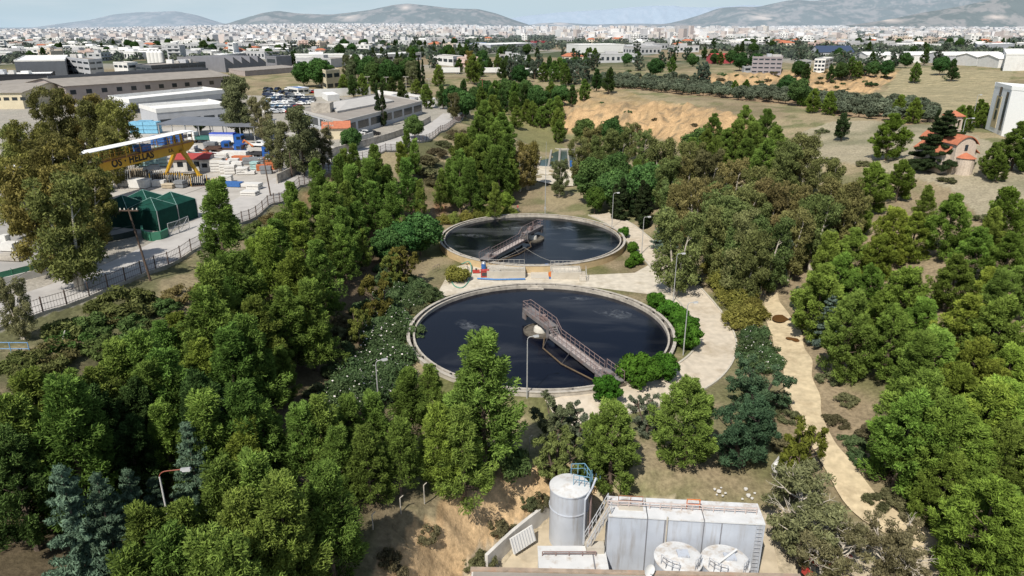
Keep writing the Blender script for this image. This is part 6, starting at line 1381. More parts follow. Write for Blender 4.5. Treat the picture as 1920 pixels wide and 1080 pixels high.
# flat roofed complex beside the street bend
c, r_, l_ = H(645, 258), H(792, 214), H(588, 246)
h1 = 4.4
t = bld(c, r_, (r_-c)*0+H(560, 232), h1, M_LG, M_RGR, 'workshop', 'big low flat roofed workshop with window bays beside the street bend', nw=7, nl=4, wf=(.3, .8), wall2=M_PARP, parapet=.35, wgap=.18)
u = (r_-c)[:2]; v = (H(560, 232)-c)[:2]
def on(f, g_): return u*f+v*g_
A4 = [on(.15, .40), on(.80, .30), on(.86, .85), on(.25, .95)]; ctr = sum(A4)/4
MB().add([(p[0], p[1], h1+.10) for p in A4]+[(p[0], p[1], h1+.7) for p in A4]+[(ctr[0]+u[0]*.12, ctr[1]+u[1]*.12, h1+2.0), (ctr[0]-u[0]*.12, ctr[1]-u[1]*.12, h1+2.0)], [(0, 1, 5, 4), (1, 2, 6, 5), (2, 3, 7, 6), (3, 0, 4, 7), (4, 5, 8, 9), (6, 7, 9, 8), (5, 6, 8), (7, 4, 9)]).build('hipped_roof', [mat('pale_sheet_roof', (.46, .44, .41), .8, .08, .5)], t)
m = on(.10, .62); MB().box(m[0]-3, m[0]+3, m[1]-2.5, m[1]+2.5, h1+.1, h1+3.0).build('stair_hut', [M_CONC], t)
B((778, 196), (800, 190), (735, 190), 184, M_LG, M_RGR, 'workshop', 'flat roofed wing with window band behind the hipped roof', nw=3, nl=4, wf=(.3, .8), parapet=.3)
B((615, 190), (637, 188), (604, 184), 181, M_WB, M_RWH, 'white_container', 'white site container beside the hipped roof', 'container', nw=0, nl=0, parapet=0)
for q in [(258, 228), (240, 236)]: pass
wallrun('white_wall', [H(590, 182)[:2], H(640, 180)[:2], H(695, 177)[:2]], 3.4, .4, M_WB, 'white boundary wall left of the white poles', 'wall')
wallrun('white_wall', [H(710, 184)[:2], H(760, 190)[:2], H(816, 200)[:2]], 3.4, .4, M_WB, 'white boundary wall right of the white poles, ending at the street bend', 'wall')
p = H(608, 262); gable(p, .2, 7, 6, 3, 1.6, M_CREAM, M_RTI, 'small_house', 'small house with an orange tiled roof behind the twin poles', 'house', .5, [(1, 2, 1, 2, 'f')])
B((560, 178), (580, 176), (540, 174), 168, M_WB, M_BLUE, 'kiosk', 'white and blue kiosk at the head of the dealer lot', 'kiosk', nw=2, nl=1)
# mid distance sheds and houses
B((680, 120), (790, 112), (655, 118), 105, M_WB, M_RWH, 'factory_hall', 'pale hall with window band left of the cypresses', nw=8, nl=1, wf=(.35, .7))
B((850, 124), (868, 122), (812, 120), 107, M_WB, M_RGR, 'factory_hall', 'white hall with windows behind the cypresses', nw=2, nl=4, wf=(.4, .75))
B((920, 95), (1005, 90), (880, 93), 84, M_LG, M_RWH, 'warehouse', 'long warehouse with a pale roof in the middle distance', nw=0, nl=0)
B((905, 92), (930, 90), (876, 90), 83, M_BLUE, M_RWH, 'warehouse', 'blue fronted warehouse in the middle distance', nw=0, nl=0)
B((1000, 84), (1025, 83), (985, 82), 78, mat('red_facade', (.40, .07, .08), .6, .1), M_RGR, 'warehouse', 'red fronted warehouse in the middle distance', nw=0, nl=0)
B((1085, 100), (1170, 97), (1062, 98), 84, M_WB, M_RWH, 'warehouse', 'big white warehouse right of the picture centre', nw=0, nl=0, wall2=M_WB)
B((1175, 97), (1240, 95), (1160, 95), 86, M_LG, M_RWH, 'warehouse', 'lower white roofed warehouse right of the big white one', nw=0, nl=0)
for i, (px, py, w) in enumerate([(925, 139, 14), (950, 140, 14), (965, 139, 13), (985, 140, 15), (1010, 141, 14), (1055, 142, 16), (845, 139, 12)]):
    p = H(px, py); t = empty('trailer', p, random.uniform(-.15, .15), 'white lorry trailer parked in the row at the edge of the wooded gully', 'trailer', 'white lorry trailers by the gully'); MB().box(-w/2, w/2, -1.4, 1.4, 1.1, 4.0).build('box_body', [M_WB], t); MB().box(-w/2+.5, w/2-.5, -.6, .6, .6, 1.1).build('chassis', [M_CHAS], t); wheels(t, (w*.3, w*.4), 1.1, .5)
c = H(1464, 139); bld(c, H(1465, 130), H(1408, 137), hh(c, 108), mat('mauve_grey_render', (.30, .27, .28), .85, .06, .4), M_RGR, 'apartment_block', 'mauve grey four storey block standing at the edge of the sandy ravine', rows=4, nw=4, nl=5, wf=(.35, .68), rooftop=3)
B((1395, 137), (1408, 136), (1390, 133), 126, M_LG, M_RGR, 'annex', 'pale low annex left of the mauve grey block', nw=1, nl=0)
p = H(1338, 120); gable(p, .2, 16, 12, 4, 3, mat('red_facade', (.40, .07, .08)), M_RROOF, 'red_barn', 'red roofed barn on the right of the plain', 'barn')
B((1545, 134), (1560, 126), (1525, 133), 112, M_WB, M_PARP, 'villa', 'white terraced villa with stacked balconies above the sandy ravine', rows=3, nw=2, nl=3, wf=(.2, .75))
B((1500, 128), (1520, 126), (1490, 126), 116, M_WB, M_RGR, 'villa', 'white villa left of the terraced one above the sandy ravine', rows=2, nw=2, nl=2)
p = H(1535, 108); gable(p, .1, 30, 16, 4, 5, M_LG, mat('solar_blue_roof', (.05, .07, .12), .3, .1), 'solar_roof_barn', 'barn with dark blue panels on its roof', 'barn')
for q, l in (((1600, 98, 1668, 98, 92), 'white roofed hall far right of the plain'), ((1400, 92, 1440, 91, 86), 'cream roofed hall on the right of the plain')):
    c = H(q[0], q[1]); bld(c, H(q[2], q[3]), H(q[0]-14, q[1]-3), hh(c, q[4]), M_WB, M_RWH, 'warehouse', l, nw=0, nl=0)
B((1500, 86), (1600, 84), (1480, 84), 78, M_WB, M_RWH, 'warehouse', 'very long white warehouse on the right of the plain', nw=10, nl=0, wf=(.3, .6))
for px, py, w, l in [(1625, 118, 34, 'low white shed first from the left along the ravine road'), (1690, 118, 40, 'low white shed second from the left along the ravine road'), (1770, 119, 50, 'white shed with blue grey front above the terraced slope'), (1830, 124, 20, 'small arched white shed above the terraced slope'), (1870, 128, 34, 'gabled white shed at the right end above the terraced slope')]:
    p = H(px, py); gable(p, random.uniform(-.1, .1), w*.9, 22, 5, 2.0, M_WB if w != 50 else M_LG, M_RWH, 'white_shed', l, 'shed', .4)
B((1830, 98), (1900, 96), (1825, 94), 84, M_LG, M_RWH, 'warehouse', 'grey and pink warehouse at the far right', nw=0, nl=0)
# white tower block at the right edge
c = P(1879, 246, 15.0); t = bld(c, P(1995, 262, 15.0), P(1849, 233, 15.0), hh(c, 166), mat('bright_white_sheet', (.86, .86, .84)), M_RWH, 'hospital_block', 'large white block with a beige window strip at the right edge', nw=0, nl=0, parapet=.6)
l2 = (P(1849, 233, 15.0)-c)[:2]; L_ = np.linalg.norm(l2); ul = l2/L_; no = np.array([-ul[1], ul[0]]); no = no if no[0] < 0 else -no; hb = hh(c, 166)
def lq(s0, s1, z0, z1, o, m, nm): 
    p, q = ul*s0, ul*s1; MB().prism([p+no*o, q+no*o, q-no*.02, p-no*.02], z0, z1).build(nm, [m], t)
lq(L_*.42, L_*.72, 0, hb-2.5, .08, mat('beige_strip', (.58, .47, .27), .8, .05), 'beige_strip')
for k in range(3): lq(L_*.5, L_*.62, 2.0+k*hb*.28, 4.4+k*hb*.28, .14, M_WIN, 'window')
lq(L_*.08, L_*.2, 0, hb-1, .12, M_WIN, 'stair_glazing')
p = c[:2]*0; MB().box(3, 14, -.12, -.02, 2, hb-3).build('cladding_panel', [mat('bright_white_sheet', (.86, .86, .84))], t)
B((1880, 133), (1925, 132), (1876, 118), 102, M_WB, M_RWH, 'white_slab_tower', 'white slab tower standing upright at the far right edge', nw=0, nl=0)
# ------------------------------------------------------------------ church
M_STONE = mat('warm_stone_wall', (.55, .46, .37), .9, .16, 2.5, bump=.2, dirt=(.36, .28, .21), dirt_amt=.5, dscale=.8); M_DOME = M_RTI
p = H(1802, 322); t = empty('church', p, .12, 'small stone church with orange tiled roofs and an open bell tower', 'church'); t.scale = (.66, .8, .84)
MB().prism([(-3.2, 0), (3.2, 0), (3.2, 13), (-3.2, 13)], -.6, 6.2).build('nave_wall', [M_STONE], t)
mb = MB(); n = 10; a = [(-3.7+7.4*i/n, 6.1+2.0*math.sin(math.pi*i/n)**.8) for i in range(n+1)]
mb.add([(x, -.4, z) for x, z in a]+[(x, 13.4, z) for x, z in a]+[(x, -.4, z+.25) for x, z in a]+[(x, 13.4, z+.25) for x, z in a], [(2*(n+1)+i, 2*(n+1)+i+1, 3*(n+1)+i+1, 3*(n+1)+i) for i in range(n)]+[(i, i+1, 2*(n+1)+i+1, 2*(n+1)+i) for i in range(n)]); mb.build('nave_roof', [M_RTI], t)
MB().add([(x, -.002, 6.0) for x in (-3.2, 3.2)]+[(x*.86, -.002, z) for x, z in a], [(0, 1)+tuple(range(2+n, 1, -1))]).build('gable_front', [M_STONE], t)
for s in (-1, 1):
    MB().prism([(s*3.21, 1.5), (s*5.6, 1.5), (s*5.6, 12), (s*3.21, 12)][::s], -.6, 3.9).build('aisle_wall', [M_STONE], t)
    MB().add([(s*3.22, 1.1, 5.6), (s*6.0, 1.1, 3.95), (s*6.0, 12.4, 3.95), (s*3.22, 12.4, 5.6), (s*3.22, 1.1, 5.8), (s*6.0, 1.1, 4.15), (s*6.0, 12.4, 4.15), (s*3.22, 12.4, 5.8)], [(0, 1, 2, 3), (7, 6, 5, 4), (0, 4, 5, 1), (1, 5, 6, 2), (2, 6, 7, 3)]).build('aisle_roof', [M_RTI], t)
    MB().box(s*5.58-.06, s*5.58+.06, 5, 6, 1.6, 3.0).build('aisle_window', [M_WIN], t)
mb = MB().cyl(2.4, -.6, 3.4, 20, (0, -.4)); mb.build('apse', [M_STONE], t); MB().lathe([(.001, 4.6), (2.7, 3.42), (.001, 3.42)], 20, (0, -.4)).build('apse_roof', [M_RTI], t)
MB().box(-.5, .5, -.06, .06, 4.9, 6.3).build('gable_window', [M_WIN], t)
tw = MB(); tw.box(1.6, 5.0, 8.2, 11.6, 0, 8.6); tw.box(1.5, 5.1, 8.1, 11.7, 8.6, 8.85)
for sx in (1.6, 4.5):
    for sy in (8.2, 11.1): tw.box(sx, sx+.5, sy, sy+.5, 8.85, 11.6)
tw.box(3.1, 3.5, 8.2, 8.6, 8.85, 11.0); tw.box(1.6, 2.0, 9.7, 10.1, 8.85, 11); tw.box(1.6, 5.0, 8.2, 8.7, 11.0, 11.9); tw.box(1.6, 5, 11.1, 11.6, 11, 11.9); tw.box(1.6, 2.1, 8.7, 11.1, 11, 11.9); tw.box(4.5, 5, 8.7, 11.1, 11, 11.9)
b = tw.build('bell_tower', [M_STONE], t)
MB().add([(1.2, 7.8, 11.92), (5.4, 7.8, 11.92), (5.4, 12, 11.92), (1.2, 12, 11.92), (3.3, 9.9, 13.1), (1.2, 7.8, 11.75), (5.4, 7.8, 11.75), (5.4, 12, 11.75), (1.2, 12, 11.75)], [(0, 1, 4), (1, 2, 4), (2, 3, 4), (3, 0, 4), (5, 6, 1, 0), (6, 7, 2, 1), (7, 8, 3, 2), (8, 5, 0, 3), (8, 7, 6, 5)]).build('tower_roof', [M_RTI], b)
MB().lathe([(.001, 10.6), (.25, 10.4), (.35, 9.9), (.55, 9.5), (.001, 9.5)], 14, (3.3, 9.9)).build('bell', [mat('bronze', (.10, .07, .03), .4, .1, metal=.8)], b)
b_ = hit(1811, 222, 7.5); lamp((b_[0], b_[1], b_[2]), 7.5, 1.5, .1, 'street lamp behind the church tower'); b_ = hit(1834, 178, 9); lamp(b_, 9, .5, 0, 'slim lamp post left of the large white block')

# ------------------------------------------------------------------ town in the plain
TOWNW = [('white', (.72, .71, .68)), ('cream', (.66, .58, .46)), ('grey', (.46, .46, .46)), ('sand', (.55, .46, .37)), ('rose', (.58, .44, .38))]
TM = [mat('town_wall_'+n, c, .85, .06, .3) for n, c in TOWNW]; TRF = [mat('town_flat_roof', (.52, .50, .46), .9, .1, .4), M_RTI, M_RWH, M_RGR]
def house_mesh(w, d, h, fl, wi, ri, pitched):
    mb = MB(); mb.box(-w/2, w/2, -d/2, d/2, -2, h, 0)
    if pitched: mb.add([(-w/2-.4, -d/2-.4, h), (w/2+.4, -d/2-.4, h), (w/2+.4, d/2+.4, h), (-w/2-.4, d/2+.4, h), (-w/4, 0, h+w*.16), (w/4, 0, h+w*.16)], [(0, 1, 5, 4), (2, 3, 4, 5), (1, 2, 5), (3, 0, 4)], 1)
    else:
        mb.box(-w/2+.3, w/2-.3, -d/2+.3, d/2-.3, h+.001, h+.15, 1); mb.box(-w*.15, w*.12, -d*.1, d*.2, h+.151, h+2.4, 0)
        for s in (-1, 1): mb.box(-w/2, w/2, s*d/2-.15, s*d/2+.15, h, h+.8, 0)
    for f in range(fl):
        z0 = h*(f+.3)/fl; z1 = h*(f+.72)/fl; k = max(2, int(w/4))
        for i in range(k): mb.box(-w/2+w*(i+.22)/k, -w/2+w*(i+.72)/k, -d/2-.06, -d/2+.02, z0, z1, 2)
        k = max(1, int(d/5))
        for i in range(k): mb.box(-w/2-.06, -w/2+.02, -d/2+d*(i+.25)/k, -d/2+d*(i+.7)/k, z0, z1, 2)
        if fl > 1 and f: mb.box(-w*.45, w*.45, -d/2-1.1, -d/2-.07, h*f/fl-.1, h*f/fl+.1, 0)
    return mb.mesh('town_house', [TM[wi], TRF[ri], M_WIN])
HM = []
for k in range(14):
    fl = [1, 2, 2, 3, 2, 4, 1][k % 7]; ind = fl == 1
    HM.append((house_mesh(random.uniform(24, 46) if ind else random.uniform(9, 16), random.uniform(16, 26) if ind else random.uniform(9, 13), 6 if ind else fl*3.1, fl, k % 5 if not ind else [0, 2][k % 2], [2, 3][k % 2] if ind else (1 if fl == 2 and k % 2 else 0), fl == 2 and k % 2 == 1), fl))
KIND = {0: 'white flat roofed apartment house in the town on the plain', 1: 'pale low industrial hall in the plain', 2: 'small two storey house in the town on the plain'}
cnt = 0; spots = []
for _ in range(5000):
    if cnt >= 290: break
    Y = 500*math.exp(random.random()**.8*1.15); tx = random.uniform(-.76, .76); X = tx*Y
    px, py = proj(X, Y, zg(X, Y)+4)
    if tx > .05 and Y < 560+240*sstep(.1, .3, tx): continue
    if -.25 < tx < .08 and Y < 800 and random.random() < .5: continue
    if any((X-a)**2+(Y-b)**2 < (27+.010*Y)**2 for a, b in spots): continue
    if any(abs(px-q[0]) < q[2] and abs(py-q[1]) < 14 for q in [(1110, 92, 75), (960, 88, 95), (60, 125, 130), (300, 120, 130), (480, 118, 90), (740, 110, 120)]): continue
    spots.append((X, Y)); ind = random.random() < (.66 if tx < -.2 else .40)
    me, fl = random.choice([q for q in HM if (q[1] == 1) == ind])
    o = bpy.data.objects.new('factory_hall' if fl == 1 else 'town_house', me); C.objects.link(o); o.location = (X, Y, zg(X, Y)); o.rotation_euler = (0, 0, random.choice([0, .15, -.2, .4, 1.57, -.5]))
    side = 'left' if tx < -.2 else ('right' if tx > .2 else 'middle')
    tag(o, ('low pale industrial hall' if fl == 1 else ('small two storey house' if fl == 2 else 'pale block of flats'))+' among the trees in the '+side+' of the plain', 'hall' if fl == 1 else 'house', ('halls' if fl == 1 else ('houses' if fl == 2 else 'blocks'))+' in the '+side+' of the plain'); cnt += 1
# the uncountable far city: one mesh
def farcity():
    r = np.random.default_rng(3); V = []; F_ = []; M_ = []; n = 30000
    u = r.random(n); Y = 1250*np.exp(u**.75*1.52); tx = r.uniform(-.80, .80, n); X = tx*Y
    dens = fbm(X/260, Y/420, 4); keep = (dens > .44-.10*sstep(2200, 3600, Y)) ; keep &= ~((np.abs(tx) > .62) & (Y > 4600))
    X, Y, tx = X[keep], Y[keep], tx[keep]; Z = zt(X, Y); n = len(X)
    w = r.uniform(8, 15, n)*(.8+Y/9000); d = r.uniform(8, 13, n)*(.8+Y/9000); h = r.choice([4, 6.5, 9, 12, 15], n, p=[.3, .32, .22, .11, .05]); tall = (np.abs(tx-.12) < .22) & (Y < 3600); h = np.where(tall & (r.random(n) < .4), h*1.7, h)
    a = r.choice([0, .3, -.3, .7, 1.2], n); c, s = np.cos(a), np.sin(a)
    cx = np.stack([-w, w, w, -w], 1)/2; cy = np.stack([-d, -d, d, d], 1)/2
    gx = X[:, None]+cx*c[:, None]-cy*s[:, None]; gy = Y[:, None]+cx*s[:, None]+cy*c[:, None]
    P8 = np.concatenate([np.stack([gx, gy, np.repeat((Z-3)[:, None], 4, 1)], -1), np.stack([gx, gy, np.repeat((Z+h)[:, None], 4, 1)], -1)], 1)
    f = np.array([(4, 5, 6, 7), (0, 1, 5, 4), (1, 2, 6, 5), (2, 3, 7, 6), (3, 0, 4, 7)])
    q = (np.arange(n)[:, None, None]*8+f[None]).reshape(-1, 4)
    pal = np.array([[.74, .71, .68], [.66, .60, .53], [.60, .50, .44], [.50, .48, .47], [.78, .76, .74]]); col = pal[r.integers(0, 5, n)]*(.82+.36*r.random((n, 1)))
    hz = (.18+.52*sstep(1200, 6000, Y))[:, None]; col = col*(1-hz)+np.array([.46, .475, .50])*hz  # haze painted into the house colours, also driving their faint glow
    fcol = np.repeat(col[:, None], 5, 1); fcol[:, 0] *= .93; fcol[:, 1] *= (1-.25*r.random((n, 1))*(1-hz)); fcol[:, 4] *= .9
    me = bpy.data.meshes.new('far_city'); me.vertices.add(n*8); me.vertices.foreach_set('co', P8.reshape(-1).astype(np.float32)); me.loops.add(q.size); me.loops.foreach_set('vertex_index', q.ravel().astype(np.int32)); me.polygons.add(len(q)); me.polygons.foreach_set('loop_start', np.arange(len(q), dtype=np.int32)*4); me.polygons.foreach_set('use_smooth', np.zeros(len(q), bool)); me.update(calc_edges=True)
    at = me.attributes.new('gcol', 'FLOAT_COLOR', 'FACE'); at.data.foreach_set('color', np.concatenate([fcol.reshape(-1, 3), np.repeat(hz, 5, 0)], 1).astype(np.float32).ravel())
    me.materials.append(MATS['far_painted_haze']); o = bpy.data.objects.new('far_city', me); C.objects.link(o); tag(o, 'pale mass of houses of the distant city spreading to the foot of the hills', 'city', None, 'stuff')
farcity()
# tree belts of the plain: clumps as one mass, nearer ones as trees
def farwood():
    r = np.random.default_rng(9); n = 9500
    Y = 520*np.exp(r.random(n)**.8*1.9); tx = r.uniform(-.8, .8, n); X = tx*Y
    dn = fbm(X/150+50, Y/260, 4); keep = (dn > .462-.05*(np.abs(tx-.25) < .45)); X, Y = X[keep], Y[keep]; Z = zt(X, Y); n = len(X)
    s = r.uniform(3.2, 6, n)*(.8+Y/4500); per = 30
    c = np.stack([X, Y, Z+s*.5], 1); cid = np.repeat(np.arange(n), per); d = unit(r.normal(size=(n*per, 3))+[0, 0, .3]); p = c[cid]+d*s[cid][:, None]*np.array([1, 1, .75])*(.6+.4*r.random((n*per, 1)))
    nr = unit(d+.5*r.normal(size=(n*per, 3))); a = unit(np.cross(nr, r.normal(size=(n*per, 3)))); b = np.cross(nr, a); e = s[cid][:, None]*.34
    q = np.stack([p-a*e, p-b*e*.7, p+a*e, p+b*e*.7], 1).reshape(-1, 3)
    me = npmesh('far_wood', q, 4, [MATS['far_painted_haze']]); hz = (.10+.62*sstep(600, 4200, Y))
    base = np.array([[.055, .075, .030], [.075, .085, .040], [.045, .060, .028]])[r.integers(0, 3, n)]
    col = base*(1-hz[:, None])+np.array([.20, .245, .28])*hz[:, None]; fc = np.repeat(col, per, 0)*(.6+.8*r.random((n*per, 1)))  # foliage colour fades into painted haze with distance
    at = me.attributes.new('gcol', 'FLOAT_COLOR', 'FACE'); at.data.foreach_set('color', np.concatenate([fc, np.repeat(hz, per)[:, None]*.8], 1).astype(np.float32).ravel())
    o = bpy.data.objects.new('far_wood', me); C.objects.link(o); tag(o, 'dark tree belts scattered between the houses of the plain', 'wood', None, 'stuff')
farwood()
# ------------------------------------------------------------------ left and middle trees
PLACED.clear()
for a, b, h, l in [(92, 168, 17, 'tall dark crowned eucalyptus above all others at the left'), (150, 182, 15, 'eucalyptus second from the left in the tall back row'), (215, 195, 15, 'eucalyptus at the right end of the tall back row'), (180, 190, 15, 'eucalyptus in the middle of the tall back row'), (196, 240, 12, 'eucalyptus with thin right edge over the crane roof'), (60, 235, 14, 'eucalyptus at the left edge below the cream shed'), (20, 238, 13, 'bright green eucalyptus cut by the left edge'), (120, 275, 14, 'eucalyptus in the middle of the left group above the lot'), (150, 300, 12, 'brownish eucalyptus whose trunk stands behind the sliding gate'), (158, 318, 11, 'brownish eucalyptus hiding the left end of the crane'), (60, 320, 14, 'eucalyptus above the pale stone blocks at the left edge'), (105, 335, 14, 'yellow lit eucalyptus standing behind the whitewashed wall'), (20, 290, 13, 'large eucalyptus at the left edge above the lot'), (150, 330, 11, 'eucalyptus beside the sliding gate pier'), (90, 260, 15, 'eucalyptus deep inside the left group')]:
    T('eucalypt', a, b, h, l, None, wide=1.05, tint=random.choice([(.92, .90, .58), (.80, .88, .58), (1.0, .92, .55)]))
T('eucalypt', 438, 146, 17, 'big eucalyptus standing alone before the white halls', None, wide=1.15); T('eucalypt', 485, 185, 12, 'smaller eucalyptus right of the big lone one'); T('eucalypt', 555, 206, 14, 'leafy broad eucalyptus behind the twin poles', None, wide=1.3); T('eucalypt', 515, 230, 11, 'eucalyptus left of the leafy broad one'); T('eucalypt', 600, 240, 9, 'low right branch mass of the leafy eucalyptus group'); T('eucalypt', 14, 525, 7, 'young thin eucalyptus by the fence at the left edge', None, wide=.8)
T('broadleaf', 598, 112, 14, 'large round poplar behind the dealer lot, right of its twin', None, tint=(.8, .9, .8)); T('broadleaf', 566, 118, 12, 'round poplar behind the dealer lot, left of the larger one', None, tint=(.8, .9, .8)); T('broadleaf', 620, 125, 10, 'smaller poplar beside the cream house')
T('broadleaf', 655, 240, 6, 'green tree over the pale wall with the gate pier'); T('broadleaf', 775, 218, 6.5, 'leafy tree in front of the workshop windows'); T('eucalypt', 850, 175, 9, 'loose tree beside the street bend', None, tint=(.9, .9, .8)); T('broadleaf', 372, 220, 4.5, 'small tree in front of the lower white hall')
tops(['wide_pine', 'dark_pine'], [(640, 140), (660, 142), (678, 140), (700, 142), (720, 146), (735, 145), (755, 152), (780, 150), (800, 158), (830, 160)], 9, 'umbrella shaped pine in the belt behind the white boundary walls', 'umbrella pines behind the white walls')
T('wide_pine', 885, 105, 15, 'big spreading pine over the trailers', None); T('wide_pine', 822, 122, 11, 'spreading pine left of the biggest one'); T('eucalypt', 880, 97, 15, 'yellowish eucalyptus rising behind the biggest spreading pine', None, tint=(1.3, 1.1, .6))
for q in [(784, 108), (792, 112), (786, 116), (725, 96), (705, 158), (715, 160)]: T('cypress', q[0], q[1], 13, 'dark pointed cypress in the middle distance left of the gully', 'cypresses left of the gully')
tops(['eucalypt', 'broadleaf'], [(650, 105), (670, 108), (690, 105), (710, 108), (730, 112), (745, 110), (760, 108), (770, 115), (660, 115), (700, 118)], 13, 'tall grey green tree in the belt behind the umbrella pines', 'tall trees behind the umbrella pines', tint=(.8, .9, .9))
tops(['dark_pine', 'broadleaf', 'wide_pine'], [(870, 150), (890, 155), (912, 150), (930, 153), (948, 150), (965, 155), (980, 158), (900, 165), (925, 168), (945, 168), (965, 172), (985, 150), (870, 170), (855, 160), (940, 160), (1010, 160), (1035, 152), (1050, 160), (1095, 150), (1075, 160)], 10, 'dark tree in the wooded gully in front of the trailers', 'dark trees in the wooded gully', tint=(.75, .85, .85))
tops(['dark_pine', 'wide_pine', 'grey_tree'], [(930, 103), (950, 105), (970, 102), (990, 104), (1010, 103), (1030, 106), (1050, 108), (1070, 112), (900, 108), (960, 112), (1000, 112), (1040, 115), (1080, 120), (1100, 125), (1090, 112), (1120, 130), (1140, 128), (940, 115), (980, 116), (1020, 118), (1060, 120)], 11, 'tree in the wood behind the row of trailers', 'wood behind the row of trailers', tint=(.8, .9, .95))
tops(['dark_pine', 'broadleaf', 'grey_tree', 'wide_pine'], [(1180, 100), (1200, 105), (1230, 110), (1260, 108), (1320, 118), (1320, 128), (1350, 98), (1370, 95), (1390, 100), (1300, 100), (1500, 115), (1515, 120), (1590, 95), (1600, 108), (1640, 98), (1650, 95), (1680, 92), (1740, 90), (1760, 92), (1580, 112), (1560, 122), (1480, 140), (1505, 150), (1770, 106), (1790, 112), (1580, 118), (1620, 108), (1700, 100), (1450, 95), (1420, 100), (1240, 98), (1610, 115), (1640, 115), (1665, 114), (1720, 118)], 10, 'dark tree between the sheds on the right of the plain', 'trees between the sheds on the right', tint=(.75, .85, .9))
tops('wide_pine', [(1510, 165), (1530, 168), (1560, 172), (1690, 178), (1720, 185), (1840, 188), (1850, 195), (1800, 200), (1820, 200), (1380, 152), (1400, 150)], 7, 'green tree at the bottom of the sandy ravine or by the white block', 'green trees along the ravine bottom', tint=(.9, .95, .8))
tops(['scrub', 'green_scrub'], [(1450, 160), (1480, 155), (1560, 150), (1600, 145), (1570, 160), (1590, 165), (1340, 155), (1360, 165), (1660, 140), (1620, 150), (1250, 120), (1200, 140), (1230, 145), (1180, 130), (1130, 190), (1180, 205), (1230, 220), (1160, 215), (1300, 230)], 1.5, 'scrub bush on the bare sandy slopes', 'scrub on the sandy slopes', wide=1.1)
fill('olive', OLIVE, 4.7, (3.4, 4.8), 'grey green olive tree in the grove on the terrace above the sandy bluff', 'olive trees of the grove', n=12000, maxn=290, wide=1.1)

def wpoly(*q): return [hit(a, b)[:2] for a, b in q]
DT = dict(tint=(.62, .72, .74))
fill(['dark_pine', 'broadleaf', 'wide_pine', 'grey_tree'], wpoly((640, 128), (760, 100), (900, 98), (1110, 106), (1130, 150), (1000, 172), (880, 172), (700, 150)), 8.5, (7, 12), 'dark tree in the thick belt around the wooded gully, left of the olive grove', 'trees of the belt around the gully', maxn=75, **DT)
fill(['broadleaf', 'dark_pine', 'grey_tree'], wpoly((410, 105), (700, 84), (900, 82), (900, 96), (700, 112), (520, 128)), 13, (8, 13), 'dark tree between the factory halls in the middle of the plain', 'trees between the halls in the middle', maxn=45, **DT)
fill(['broadleaf', 'dark_pine', 'grey_tree'], wpoly((1160, 96), (1500, 84), (1900, 82), (1910, 108), (1600, 118), (1300, 132), (1180, 125)), 13, (7, 12), 'dark tree among the low houses in the right half of the plain', 'trees among the houses on the right', maxn=60, **DT)
fill(['broadleaf', 'dark_pine'], wpoly((-40, 118), (200, 88), (420, 84), (420, 98), (200, 112), (0, 140)), 15, (8, 13), 'dark tree between the factory halls at the far left', 'trees between the halls at the far left', maxn=26, **DT)
fill(['scrub', 'green_scrub'], wpoly((1290, 180), (1300, 140), (1640, 128), (1640, 175), (1500, 185)), 7, (1.2, 2.4), 'scrub bush dotting the eroded ravine slope', 'scrub on the ravine slope', maxn=45, wide=1.3)
# ------------------------------------------------------------------ works in the foreground
M_TANK = mat('pale_grey_tank_paint', (.46, .49, .54), .55, .07, .7, dirt=(.27, .24, .21), dirt_amt=.7, dscale=1.0, dstretch=(1.6, 1.6, .16)); M_TROOF = mat('chalky_tank_roof', (.62, .62, .61), .75, .08, 1, dirt=(.36, .27, .18), dirt_amt=.95, dscale=.75); M_LBLU = mat('light_blue_railing', (.15, .30, .40), .5, .1); M_RUSTY = mat('rusty_plate', (.30, .14, .07), .85, .2, 2)
GZ = -2.0
# tall silo
sb = P(1068, 1026, GZ); st_ = P(1068, 888, 0); ra = 73/2*(sb[1]*cp-(sb[2]-CZ)*sp)/F
hs = None
sb[1] += ra; hs = htop(sb, 910)
t = empty('storage_silo', (sb[0], sb[1], GZ), 0, 'tall pale grey cylindrical silo with a blue caged ladder', 'silo')
ra = 36.5*((sb[1]*cp-(GZ+hs*.6-CZ)*sp))/F
MB().lathe([(ra, -.5), (ra, hs)], 64, closed=False).build('shell', [M_TANK], t, smooth=True)
MB().lathe([(.001, hs+.28), (ra+.04, hs), (ra+.04, hs-.1), (.001, hs-.1)], 64).build('roof', [M_TROOF], t, smooth=True)
for z in (hs*.62, hs*.985): MB().lathe([(ra, z-.05), (ra+.07, z-.05), (ra+.07, z+.05), (ra, z+.05)], 64).build('stiffener_ring', [M_TANK], t)
mb = MB(); A = [(.2, 1.3, hs+.25), (1.4, 1.6, hs+.1), (ra+.1, .6, hs)]; 
for a, b in zip(A[:-1], A[1:]): rail(mb, a, b, 2, 1.0, .035)
rail(mb, (.3, -.2, hs+.22), (ra, -.3, hs), 3, 1.0, .035); mb.build('roof_railing', [M_LBLU], t)
mb = MB(); x = ra+.25
for s in (-.28, .28): mb.tube((x, .5+s, 4.9), (x, .5+s, hs+1.0), .035, 5)
for k in range(int((hs-5)/.33)): mb.tube((x, .22, 5+k*.33), (x, .78, 5+k*.33), .02, 4)
for k in range(int((hs-5)/.8)):
    z = 5.4+k*.8; mb.path([(x+.7*math.sin(u)*1.0, .5+.42*math.cos(u), z) for u in [math.pi*i/6 for i in range(7)]], .022, 4)
for u in (.6, 1.57, 2.5): mb.tube((x+.7*math.sin(u), .5+.42*math.cos(u), 5.4), (x+.7*math.sin(u), .5+.42*math.cos(u), hs+.6), .02, 4)
